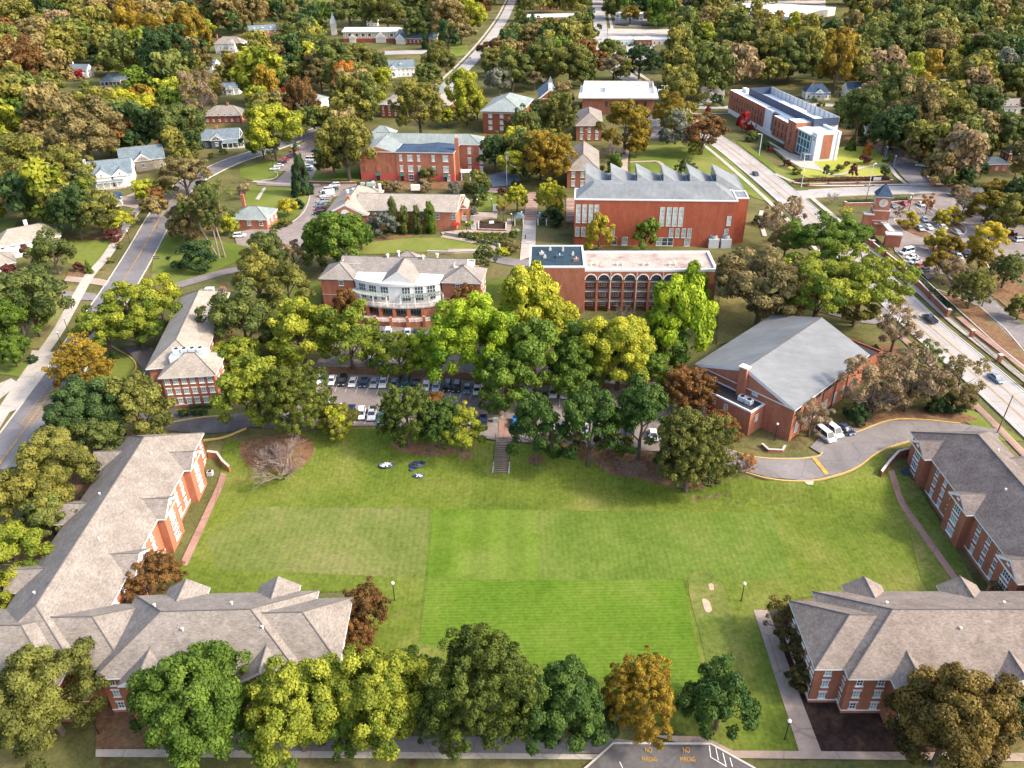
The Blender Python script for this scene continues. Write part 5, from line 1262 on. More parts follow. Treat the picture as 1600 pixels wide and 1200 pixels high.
# --- others on campus
Q = PQ([(591, 163), (700, 166)], 7.5); c0, c1 = Q; d = (c1 - c0).normalized(); n = Vector((-d.y, d.x)); Q = [c0, c1, c1 + n * 30, c0 + n * 30]
block('academic_hall', 'brick hall with broad tan hipped roof behind the round olive tree', Q, 0, 7.5, 4.2, 15, 15, 'roofbeige', 'brickd', (2.2, 5.2), (0, 3))
Q = PQ([(655, 141), (706, 143)], 8); c0, c1 = Q; Q = [c0, c1, c1 + Vector((0, 16)), c0 + Vector((0, 16))]
block('low_hall', 'low hall with pale blue-green hipped roof behind the tan-roofed hall', Q, 0, 7, 3, 8, 8, 'roofgreen', 'brickd')
zz = 12.0; Q = PQ([(750, 173), (816, 175), (827, 137), (767, 137)], zz); c0, c1 = Q[0], Q[1]; d = (c1 - c0).normalized(); n = Vector((-d.y, d.x)); w_ = (c1 - c0).length
Q = [c1, c1 + n * 34, c0 + n * 34, c0]
r, Wq = block('tall_hall', 'tall dark brick hall with blue-grey hipped roof behind the big dark trees', Q, 0, zz, 5.0, 11, 11, 'roofgreen', 'brickd', (), (), over=1.1)
for z in (3.0, 6.0, 9.2): wrow(r, Wq[3], Wq[0], z, [.2, .5, .8], 2.0, 2.0, 'triple', 'blindpale'); wrow(r, Wq[2], Wq[3], z, [.1 + .2 * i for i in range(5)], 2.0, 2.0, 'triple', 'blindpale')
m_ = MB(); I_ = inset(Wq, -.07)
for i in range(4): m_.prism([I_[i], I_[(i + 1) % 4], Wq[(i + 1) % 4], Wq[i]], 10.6, 11.0, 'cream')
m_.build('stone_band', r)
zz = 8.0; Q = PQ([(884, 265.5), (937, 266)], zz); c0, c1 = Q; d = (c1 - c0).normalized(); n = Vector((-d.y, d.x)); Q = [c1, c1 + n * 31, c0 + n * 31, c0]
r, Wq = block('classroom_block', 'two-storey brick block with taupe hipped roof behind the saw-tooth building', Q, 0, zz, 4.4, 9, 0, 'roof', 'brick', (), ())
for z in (2.0, 5.8): wrow(r, Wq[3], Wq[0], z, [.2, .5, .8], 1.5, 2.2, 'dorm', 'blindpale')
q = GZ(916, 207, 12); m_ = MB(); m_.box((q.x, q.y, 11.5), (1.3, 1.3, 4), 'brickd'); m_.build('chimney', r)
Q = PQ([(899, 196), (943, 196)], zz); c0, c1 = Q; d = (c1 - c0).normalized(); n = Vector((-d.y, d.x)); Q = [c1, c1 + n * 33, c0 + n * 33, c0]
r, Wq = block('classroom_block', 'brick block with taupe roof just in front of the white flat-roofed hall', Q, 0, zz, 4.2, 9, 9, 'roof', 'brick', (), ())
for z in (2.0, 5.4): wrow(r, Wq[3], Wq[0], z, [.2, .5, .8], 1.5, 2.2, 'dorm', 'blindpale')
zz = 9.5; Q = PQ([(904, 152), (1029, 153)], zz); c0, c1 = Q; d = (c1 - c0).normalized(); n = Vector((-d.y, d.x)); Q = [c0, c1, c1 + n * 34, c0 + n * 34]
r = bld('library_hall', 'brick hall with white flat roof and narrow slot windows', Q, 0)
Wq = inset(Q, 2.2); walls(r, Wq, 0, zz - .8, 'brick2'); m_ = MB(); m_.prism(Q, zz - .8, zz, 'cream', 'roofwhite'); m_.build('roof_slab', r)
wrow(r, Wq[0], Wq[1], 5.5, [.34 + .105 * i for i in range(5)] + [.88], 1.1, 3.0, 'slot', 'glass'); wrow(r, Wq[0], Wq[1], 1.2, [.93], 3, 1.6, 'curt', 'glass')
m_ = MB(); P = [c0 + d * 2 + n * 12, c1 - d * 2 + n * 12, c1 - d * 2 + n * 33, c0 + d * 2 + n * 33]; I = inset(P, .5)
for i in range(4):
    if i: m_.prism([P[i], P[(i + 1) % 4], I[(i + 1) % 4], I[i]], zz, zz + 3.0, 'cream')
m_.build('roof_screen', r); m_ = MB(); a_ = c0 + d * 15 + n * 14; b_ = c0 + d * 40 + n * 14; m_.prism([a_, b_, b_ + n * 14, a_ + n * 14], zz, zz + 3.2, 'white'); m_.build('penthouse', r)
for u_ in (8, 20, 34, 47): q = c0 + d * u_ + n * 16; m_ = MB(); m_.box((q.x, q.y, zz + (4.0 if 15 < u_ < 40 else .8)), (2.6, 2, 1.5), 'steel'); m_.build('roof_unit', r)
# chapel
q = GZ(858, 150, 5); Q = [Vector((q.x - 7, q.y - 14)), Vector((q.x + 7, q.y - 14)), Vector((q.x + 7, q.y + 12)), Vector((q.x - 7, q.y + 12))]; Q = [Q[1], Q[2], Q[3], Q[0]]
r, Wq = block('chapel', 'small stone chapel with blue-grey roof and white belfry', Q, 0, 6.5, 5.5, 0, 0, 'roofblue', 'brickd', (), (), gab='brickd'); m_ = MB(); m_.box((q.x, q.y - 12, 13), (2.4, 2.4, 5), 'white'); m_.solid([(q.x - 1.4, q.y - 13.4, 15.5), (q.x + 1.4, q.y - 13.4, 15.5), (q.x + 1.4, q.y - 10.6, 15.5), (q.x - 1.4, q.y - 10.6, 15.5)], [(q.x - .05, q.y - 12.05, 18.5), (q.x + .05, q.y - 12.05, 18.5), (q.x + .05, q.y - 11.95, 18.5), (q.x - .05, q.y - 11.95, 18.5)], 'roofblue'); m_.build('belfry', r)
# small brick house with teal roof
Q = PQ([(357, 341), (417, 342), (430, 320), (372, 315)], 4.6); c0, c1 = Q[0], Q[1]; d = (c1 - c0).normalized(); n = Vector((-d.y, d.x)); Q = [c0, c1, c1 + n * 12.5, c0 + n * 12.5]
block('brick_cottage', 'small brick building with pale blue-green hipped roof beside the upper left car park', Q, 0, 4.4, 3, 6, 6, 'roofgreen', 'brick2', (2.6,), (0, 1), sp_=3.2, ww=1.4, chim=((Q[3].x + 2, Q[3].y - 2), 9, 'brick'))
# --- modern library building
zm = 12.2
F = V2(GZ(1275, 211, zm)); Bk = V2(GZ(1138, 141, zm)); d = (Bk - F).normalized(); n = Vector((d.y, -d.x))   # n points right/up
E = V2(GZ(1304, 206, zm)); wm_ = abs((E - F).dot(n)); L = (Bk - F).length; wm_ = max(wm_, 9)
r = bld('modern_library', 'modern brick and white library with dark rooftop screen beside the right street', [F, Bk, Bk + n * wm_, F + n * wm_], 0)
def mp_(u, v): return F + d * u + n * v
def mprism(nm, u0, u1, v0, v1, z0, z1, mat, top=None): m_ = MB(); q_ = [mp_(u0, v0), mp_(u1, v0), mp_(u1, v1), mp_(u0, v1)]; 
def mprism(nm, u0, u1, v0, v1, z0, z1, mat, top=None):
    q_ = [mp_(u0, v0), mp_(u1, v0), mp_(u1, v1), mp_(u0, v1)]
    if sum(q_[i].cross(q_[(i + 1) % 4]) for i in range(4)) < 0: q_ = q_[::-1]
    m_ = MB(); m_.prism(q_, z0, z1, mat, top); return m_.build(nm, r)
MODL = (L, wm_)
W2_ = wm_
mprism('main_block', L * .02 + 14, L, 3, W2_ + 8.5, 0, zm, 'whitepanel', 'roofwhite')
mprism('front_block', 0, 20, 1.5, W2_ - .2, 0, zm - .2, 'whitepanel', 'roofwhite')
mprism('brick_wing', L * .55, L - .3, .9, 5, 2.6, zm + .3, 'brick', 'roofwhite'); mprism('white_base', L * .3, L - .5, 1.0, 5, 0, 2.55, 'white')
mprism('grey_bay', L * .47, L * .55 - .05, 1.3, 5, 1, zm + .1, 'whitepanel'); mprism('glass_bay', L * .42, L * .47 - .05, 1.8, 5, 1, zm - .5, 'glass')
mprism('brick_bay', L * .24, L * .42 - .05, -.2, 5, 2.0, zm - .8, 'brick', 'roofwhite')
mprism('brick_tower', L * .16, L * .24 - .05, -1.6, 6, .0, zm + 1.7, 'brick2', 'roofwhite')
mprism('glass_hall', 4.2, L * .16 - .05, 0.2, 6, .3, zm - 1.2, 'glassteal', 'roofwhite'); mprism('glass_hall_roof', 3.8, L * .16 - .02, -.8, 8, zm - 1.15, zm - .5, 'whitepanel', 'roofwhite')
for z in (.4, 4.2, 7.8): mprism('glazing_bar', 4.1, L * .16 - .04, 0.08, .2, z, z + .35, 'whitepanel')
for k_ in range(5): mprism('glazing_bar', 4.2 + (L * .16 - 4.6) * k_ / 4, 4.5 + (L * .16 - 4.6) * k_ / 4, .04, .24, .3, zm - 1.2, 'whitepanel')
mprism('white_fin', -.15, 4.1, .6, W2_ - .1, 0, zm + .5, 'whitepanel', 'roofwhite')
mprism('brick_panel', -.3, -.16, W2_ * .36, W2_ * .78, 1.0, zm - .2, 'brick2')
mprism('white_end_wall', -.4, 24, W2_ - .05, W2_ + 1.2, 0, zm + .9, 'white', 'roofwhite')
# roof screen
for (u0, u1, v0, v1) in ((15, L * .86, 6, 6.35), (15, 15.35, 6, 19), (L * .86, L * .86 + .35, 6, 19)): mprism('roof_screen', u0, u1, v0, v1, zm, zm + 3.6, 'navyscreen')
mprism('louvre_screen', 15, L * .86, 18.7, 19, zm, zm + 3.8, 'steel')
for k_ in range(16): mprism('screen_post', 15 + (L * .86 - 15) * k_ / 16, 15.25 + (L * .86 - 15) * k_ / 16, 18.45, 18.68, zm, zm + 3.8, 'greypaint')
for (u0, u1, v0, v1) in ((19, 27, 9, 14), (29, 36, 8, 12), (38, 52, 10, 14), (55, 62, 9, 13)):
    if u1 < L * .85: mprism('roof_unit', u0, u1, v0, v1, zm + .02, zm + 2.0, 'whitepanel')
mprism('roof_unit', L * .9, L * .95, 6, 8, zm + .02, zm + 2.2, 'whitepanel')
nL = -n
for k_ in range(12):
    u_ = L * (.58 + .034 * k_)
    for z in (4.6, 8.4): p = mp_(u_, .9); window(r, (p.x, p.y, z + (k_ % 2) * .5), nL, .8, 2.6, 'slot', 'glass', 'slit_window')
for k_ in range(4):
    for z in (4.2, 8.2): p = mp_(L * (.27 + .04 * k_), -.2); window(r, (p.x, p.y, z), nL, 1.0, 2.8, 'slot', 'glass', 'slit_window')
p = mp_(L * .2, -1.6)
for z in (4, 7.5, 11): window(r, (p.x, p.y, z), nL, .9, 2.6, 'slot', 'glass', 'slit_window')
for k_ in range(4): p = mp_(L * (.62 + .06 * k_), 1.0); window(r, (p.x, p.y, 1.3), nL, 1.2, 1.8, 'slot', 'glass')
rzf = math.atan2(-d.y, -d.x) + math.pi / 2
# lettering on the white wall facing the street corner
pw = mp_(2.0, .58)
for k_, t_ in enumerate(('FRANK AND LAURA', 'LEWIS LIBRARY')):
    o = text_obj(t_, .62, 'black', (pw.x, pw.y, zm - 1.7 - k_ * 1.0), (rad(90), 0, math.atan2(nL.y, nL.x) + math.pi / 2), 'lettering', r, .03); o.scale = (.55, 1, 1)
m_ = MB(); q = mp_(2.2, -2.0); m_.box((q.x, q.y, 3.4), (4.5, 3.6, .3), 'greypaint', math.atan2(d.y, d.x)); 
for u_ in (.4, 4.0): q = mp_(u_, -3.4); m_.box((q.x, q.y, 1.65), (.3, .3, 3.3), 'whitepanel')
m_.build('entrance_canopy', r)
# --- clock tower and gateway
p = V2(G(1380, 371 - 14)); p = V2(GZ(1381, 305, 14.0))
r = thing('clock_tower', 'square brick clock tower with dark pointed roof at the street gateway', 'clock tower', (p.x, p.y, 0)); CTW = p
rz = rad(-14)
m_ = MB(); m_.box((p.x, p.y, 4.5), (5.6, 5.6, 9), 'brick', rz); m_.box((p.x, p.y, 11.5), (4.9, 4.9, 5), 'brick2', rz); m_.build('shaft', r)
for z in (5.5, 9.1): m_ = MB(); m_.box((p.x, p.y, z), (5.8 if z < 9 else 5.7, 5.8 if z < 9 else 5.7, .3), 'stone', rz); m_.build('stone_band', r)
m_ = MB(); ca, sa = math.cos(rz), math.sin(rz)
R4_ = lambda s, z: [(p.x + (a_ * ca - b_ * sa) * s, p.y + (a_ * sa + b_ * ca) * s, z) for a_, b_ in ((-1, -1), (1, -1), (1, 1), (-1, 1))]
m_.solid(R4_(2.9, 13.9), R4_(2.9, 14.2), 'stone'); m_.solid(R4_(2.85, 14.2), R4_(.05, 18.4), 'roofnavy'); m_.build('pointed_roof', r)
for dx, dy in ((0, -1), (-1, 0), (1, 0)):
    nx_, ny_ = dx * ca - dy * sa, dx * sa + dy * ca; q = Vector((p.x + nx_ * 2.46, p.y + ny_ * 2.46))
    f = MB(); f.bar((q.x, q.y, 11.9), (q.x + nx_ * .12, q.y + ny_ * .12, 11.9), 1.5, 'cream', None, 24); cf = f.build('clock_face', r)
    tx, ty = -ny_, nx_; h_ = MB()
    def hand(a_, l_, w_): 
        c_ = (math.sin(a_), math.cos(a_)); o_ = .16
        h_.bar((q.x + nx_ * o_ - tx * -c_[0] * .0, q.y + ny_ * o_, 11.9), (q.x + nx_ * o_ + tx * c_[0] * l_, q.y + ny_ * o_ + ty * c_[0] * l_, 11.9 + c_[1] * l_), w_, 'black', w_ * .6, 4)
    hand(rad(12), 1.15, .06); hand(rad(200), .8, .08)
    for k_ in range(12):
        a_ = k_ * math.pi / 6; h_.box((q.x + nx_ * .15 + tx * math.sin(a_) * 1.25, q.y + ny_ * .15 + ty * math.sin(a_) * 1.25, 11.9 + math.cos(a_) * 1.25), (.12, .12, .12), 'black')
    h_.build('clock_hands', r)
# gateway
g = thing('gateway', 'brick gateway with curved stone-capped walkway below the clock tower', 'gateway', G(1378, 360))
def gb(px, py, w_, d_, h_, rz_=-14, nm='gate_pier'):
    q = V2(G(px, py)); m_ = MB(); m_.box((q.x, q.y, h_ / 2), (w_, d_, h_), 'brick', rad(rz_)); m_.build(nm, g); m_ = MB(); m_.box((q.x, q.y, h_ + .2), (w_ + .5, d_ + .5, .4), 'stone', rad(rz_)); m_.build('stone_cap', g)
gb(1350, 365, 3.0, 3.0, 7.5); gb(1392, 385, 5.0, 2.6, 4.4); gb(1369, 366, 3.2, 2.4, 4.2)
P = [V2(G(*q)) for q in ((1352, 362), (1366, 362), (1378, 370), (1388, 382))]; m_ = MB()
for a_, b_ in zip(P, P[1:]): dd = math.atan2((b_ - a_).y, (b_ - a_).x); c = (a_ + b_) / 2; m_.box((c.x, c.y, 4.9), ((b_ - a_).length + .6, 2.0, .5), 'stone', dd)
m_.build('walkway_roof', g)
def wallrun(label, px, h, pilast=True, hh=None, mat='brick', step=9):
    r = lowwall('brick_wall', label, px, h, .4, mat)
    P = [V2(G(x, y)) for x, y in px]; acc = 0; last = -99
    for a_, b_ in zip(P, P[1:]):
        k = max(1, int((b_ - a_).length / step))
        for i in range(k + 1):
            q = a_ + (b_ - a_) * (i / k); m_ = MB(); m_.box((q.x, q.y, H(q.x, q.y) + (h + .5) / 2), (.9, .9, h + .5), mat, math.atan2((b_ - a_).y, (b_ - a_).x)); m_.box((q.x, q.y, H(q.x, q.y) + h + .6), (1.1, 1.1, .2), 'stone', math.atan2((b_ - a_).y, (b_ - a_).x)); m_.build('pilaster', r)
    return r
wallrun('tall brick boundary wall with pilasters stepping down beside the right pavement', [(1343, 372), (1382, 402), (1410, 425), (1430, 445), (1452, 468), (1480, 496)], 2.0)
wallrun('low brick wall with piers along the street behind the clock tower', [(1320, 322), (1370, 321), (1420, 318), (1424, 310)], 1.2)
wallrun('low brick wall along the front of the bright lawn by the modern library', [(1238, 288), (1262, 291), (1295, 289), (1340, 288), (1392, 286)], .8, step=11)
wallrun('brick corner wall at the side street entrance by the leaning mast', [(1444, 275), (1458, 293), (1486, 293)], 1.2, step=7)
r = thing('iron_fence', 'black iron railing fence with brick piers along the right pavement', 'fence', G(1540, 560)); P = [V2(G(x, y)) for x, y in ((1482, 496), (1517, 527), (1560, 566), (1602, 603), (1640, 640))]
for a_, b_ in zip(P, P[1:]):
    m_ = MB(); dd = math.atan2((b_ - a_).y, (b_ - a_).x); c = (a_ + b_) / 2; LL = (b_ - a_).length
    for z in (.3, 1.6): m_.box((c.x, c.y, z), (LL, .07, .07), 'black', dd)
    for i in range(int(LL / .35)): s_ = a_ + (b_ - a_).normalized() * (i * .35 + .2); m_.box((s_.x, s_.y, .95), (.06, .06, 1.7), 'black', dd)
    m_.build('railing_panel', r); m_ = MB(); m_.box((b_.x, b_.y, 1.1), (.9, .9, 2.2), 'brick', dd); m_.box((b_.x, b_.y, 2.3), (1.1, 1.1, .2), 'stone', dd); m_.build('brick_pier', r)
# --- central steps to the quad
st = thing('garden_steps', 'brick steps with metal handrails going down from the car park to the lawn', 'steps', G(782, 715))
T_ = V2(G(787, 683)); B_ = V2(G(782, 741)); dd = (B_ - T_).normalized(); nn = Vector((dd.y, -dd.x)); LL = (B_ - T_).length; NS = 22; wS = 3.3
m_ = MB(); 
prof = []
for i in range(NS):
    f = i / NS; a_ = T_ + dd * (LL * f); b_ = T_ + dd * (LL * (i + 1) / NS); z1 = max(.1 - DQ * i / (NS - 1), H(b_.x, b_.y) + .2, H(a_.x, a_.y) + .12)
    if i in (7, 8, 14, 15): pass
    m_.prism([a_ - nn * wS / 2, b_ - nn * wS / 2, b_ + nn * wS / 2, a_ + nn * wS / 2] if (b_ - a_).cross(nn) > 0 else [a_ + nn * wS / 2, b_ + nn * wS / 2, b_ - nn * wS / 2, a_ - nn * wS / 2], z1 - .9, z1, 'concretetan')
    m_.prism([b_ - nn * wS / 2 - dd * .09, b_ - nn * wS / 2, b_ + nn * wS / 2, b_ + nn * wS / 2 - dd * .09], z1 - .16, z1 + .015, 'black')
m_.build('treads', st)
for s_ in (-1, 1):
    a_ = T_ + nn * (s_ * (wS / 2 + .15)); b_ = B_ + nn * (s_ * (wS / 2 + .15)); m_ = MB()
    q = [a_ - nn * .15, b_ - nn * .15, b_ + nn * .15, a_ + nn * .15]
    m_.solid([(q[0].x, q[0].y, -1.2), (q[1].x, q[1].y, -DQ - .3), (q[2].x, q[2].y, -DQ - .3), (q[3].x, q[3].y, -1.2)], [(q[0].x, q[0].y, .2), (q[1].x, q[1].y, -DQ + .3), (q[2].x, q[2].y, -DQ + .3), (q[3].x, q[3].y, .2)], 'stone'); m_.build('side_wall', st)
    m_ = MB(); m_.bar((a_.x, a_.y, 1.1), (b_.x, b_.y, -DQ + 1.1), .04, 'black')
    for i in range(6): q = a_ + (b_ - a_) * (i / 5); zz = max(.1 - DQ * i / 5, H(q.x, q.y) + .1); m_.bar((q.x, q.y, zz), (q.x, q.y, zz + 1.0), .035, 'black')
    m_.build('handrail', st)
sheet('brick_walk', [(779, 658), (797, 658), (796, 686), (779, 686)], 'brickpav', 5)
p = G(774, 665); m_ = thing('utility_cabinet', 'white cabinet standing on a pale pad at the head of the lawn steps', 'cabinet', p); q = MB(); q.box((p.x, p.y + 1.4, .6), (1.2, .9, 1.2), 'greypaint'); q.build('cabinet_box', m_); q = MB(); q.box((p.x, p.y - .5, .07), (2.2, 3.2, .14), 'cream'); q.build('pad', m_)
# campus steps and pavilions
for (x, s_) in ((811, 'left'), (847, 'right')):
    p = G(x, 350); r = thing('pavilion', s_ + ' of the two small grey-roofed pavilions flanking the brick steps', 'pavilion', p); m_ = MB()
    m_.solid([(p.x - 2, p.y - 2, 3), (p.x + 2, p.y - 2, 3), (p.x + 2, p.y + 2, 3), (p.x - 2, p.y + 2, 3)], [(p.x - .6, p.y - 1.2, 4.2), (p.x + .6, p.y - 1.2, 4.2), (p.x + .6, p.y + 1.2, 4.2), (p.x - .6, p.y + 1.2, 4.2)], 'roofblue'); m_.build('roof', r)
    for a_ in (-1, 1):
        for b_ in (-1, 1): m_ = MB(); m_.box((p.x + a_ * 1.6, p.y + b_ * 1.6, 1.5), (.35, .35, 3), 'white'); m_.build('column', r)
for i in range(12):
    p = G(827 - i * .2, 308 + i * 3.2); 
sts = []
for i in range(11):
    a_, b_ = (822.5 - i * .25, 306 + 3.6 * i), (840.5 - i * .1, 306 + 3.6 * i); sts.append(paintline(a_, b_, .35, 'concrete'))
for i in range(14): sts.append(paintline((817.5 - i * .3, 352 + 3.6 * i), (837.5 - i * .1, 352 + 3.6 * i), .25))
for i in range(6): sts.append(paintline((885, 314 + 6 * i), (897, 314 + 6 * i), .5))
drape('step_edges', sts, 'kerb', .19)
for lab, px, h, mt in (('grey stone retaining wall below the hedge bed by the dining hall', [(695, 367), (730, 372), (765, 382), (781, 386), (780, 396)], 1.1, 'stone'), ('low stone wall above the lawn behind the curved building', [(668, 395), (710, 396), (760, 394)], .7, 'stone'),
                   ('low brick wall beside the lawn below the upper car park', [(482, 286), (520, 287), (556, 287)], .8, 'brickd'), ('red clay-coloured garden wall by the far left garage', [(40, 228), (68, 226)], .9, 'brick'),
                   ('brick planter wall in front of the paved terrace', [(748, 349), (748, 361), (790, 362), (791, 350)], .8, 'brickd'), ('short brick wall by the entrance ramp of the gymnasium', [(1190, 697), (1200, 706), (1222, 707), (1226, 700)], .7, 'brick')):
    lowwall('retaining_wall' if 'retaining' in lab else 'garden_wall', lab, px, h, .4, mt)
# --- houses
def house(name, label, px, py, w, dpt, rz, ze, rise, roof, wall, hipped=False, porch=None, chim=None, dormer=0, cross=None, wins=True, cat='house'):
    """px,py = centre of the building at eaves height; w along the ridge"""
    p = GZ(px, py, ze); c = Vector((p.x, p.y)); rz = rad(rz); e = Vector((math.cos(rz), math.sin(rz))); f = Vector((-e.y, e.x))
    r = thing(name, label, cat, (c.x, c.y, 0)); Q = [c - e * w / 2 - f * dpt / 2, c + e * w / 2 - f * dpt / 2, c + e * w / 2 + f * dpt / 2, c - e * w / 2 + f * dpt / 2]
    rm = MB(); i_ = dpt * .45 if hipped else 0; hip(rm, Q, ze, rise, i_, i_, roof, 'white', .3, wall); 
    if cross:
        for (u_, cw, pj) in cross:
            P = c + e * (u_ * w / 2) - f * (dpt / 2 - .5); wm = MB(); crossgable(rm, wm, P, -f, e, cw, pj, ze, 0, dpt * .45, roof, wallmat=wall, pitch=.8); wm.build('gable_bay', r)
            q = P - f * (pj + .5); window(r, (q.x, q.y, ze + .9), -f, .8, 1.0, 'plain', 'glass'); q = P - f * pj; window(r, (q.x, q.y, ze * .5), -f, 1.6, 1.6, 'dormd')
    rm.build('roof', r); Wq = inset(Q, .5); walls(r, Wq, 0, ze - .2, wall)
    if wins:
        for z in ([1.6] if ze < 4.5 else [1.7, 4.6]):
            k = max(2, int(w / 3.2)); wrow(r, Wq[0], Wq[1], z, [(i + .5) / k for i in range(k)], 1.1, 1.5, 'plain'); wrow(r, Wq[1], Wq[2], z, [.25, .75], 1.1, 1.5, 'plain'); wrow(r, Wq[3], Wq[0], z, [.25, .75], 1.1, 1.5, 'plain')
    if porch:
        u0, u1, pd = porch; a_ = c + e * (u0 * w / 2) - f * (dpt / 2 - .3); b_ = c + e * (u1 * w / 2) - f * (dpt / 2 - .3)
        m_ = MB(); z0_ = min(ze - .5, 3.1); m_.solid([(q.x, q.y, z0_ - .2) for q in (a_ - f * pd, b_ - f * pd, b_, a_)], [(q.x, q.y, z0_ + (0 if k < 2 else .9)) for k, q in enumerate((a_ - f * pd, b_ - f * pd, b_, a_))], 'white', roof); m_.build('porch_roof', r)
        k = max(2, int((b_ - a_).length / 2.6))
        for i in range(k + 1): q = a_ + (b_ - a_) * (i / k) - f * (pd - .25); m_ = MB(); m_.box((q.x, q.y, z0_ / 2 - .1), (.28, .28, z0_ - .2), 'white', rz); m_.build('porch_post', r)
        m_ = MB(); m_.prism([a_ - f * pd, b_ - f * pd, b_, a_], 0, .45, 'stone'); m_.build('porch_floor', r)
    if chim:
        q = c + e * (chim[0] * w / 2) + f * (chim[1] * dpt / 2); m_ = MB(); m_.box((q.x, q.y, (ze + rise + 1.4) / 2), (1.2, 1.0, ze + rise + 1.4), chim[2], rz); m_.build('chimney', r)
    for i in range(dormer):
        u_ = (i - (dormer - 1) / 2) * w / (dormer + .5); P = c + e * u_ - f * (dpt * .3); wm = MB(); dm = MB(); crossgable(dm, wm, P, -f, e, 1.5, .4, ze + rise * .55, ze, 3, roof, wallmat='white', pitch=.7); dm.build('dormer_roof', r); wm.build('dormer', r)
    return r
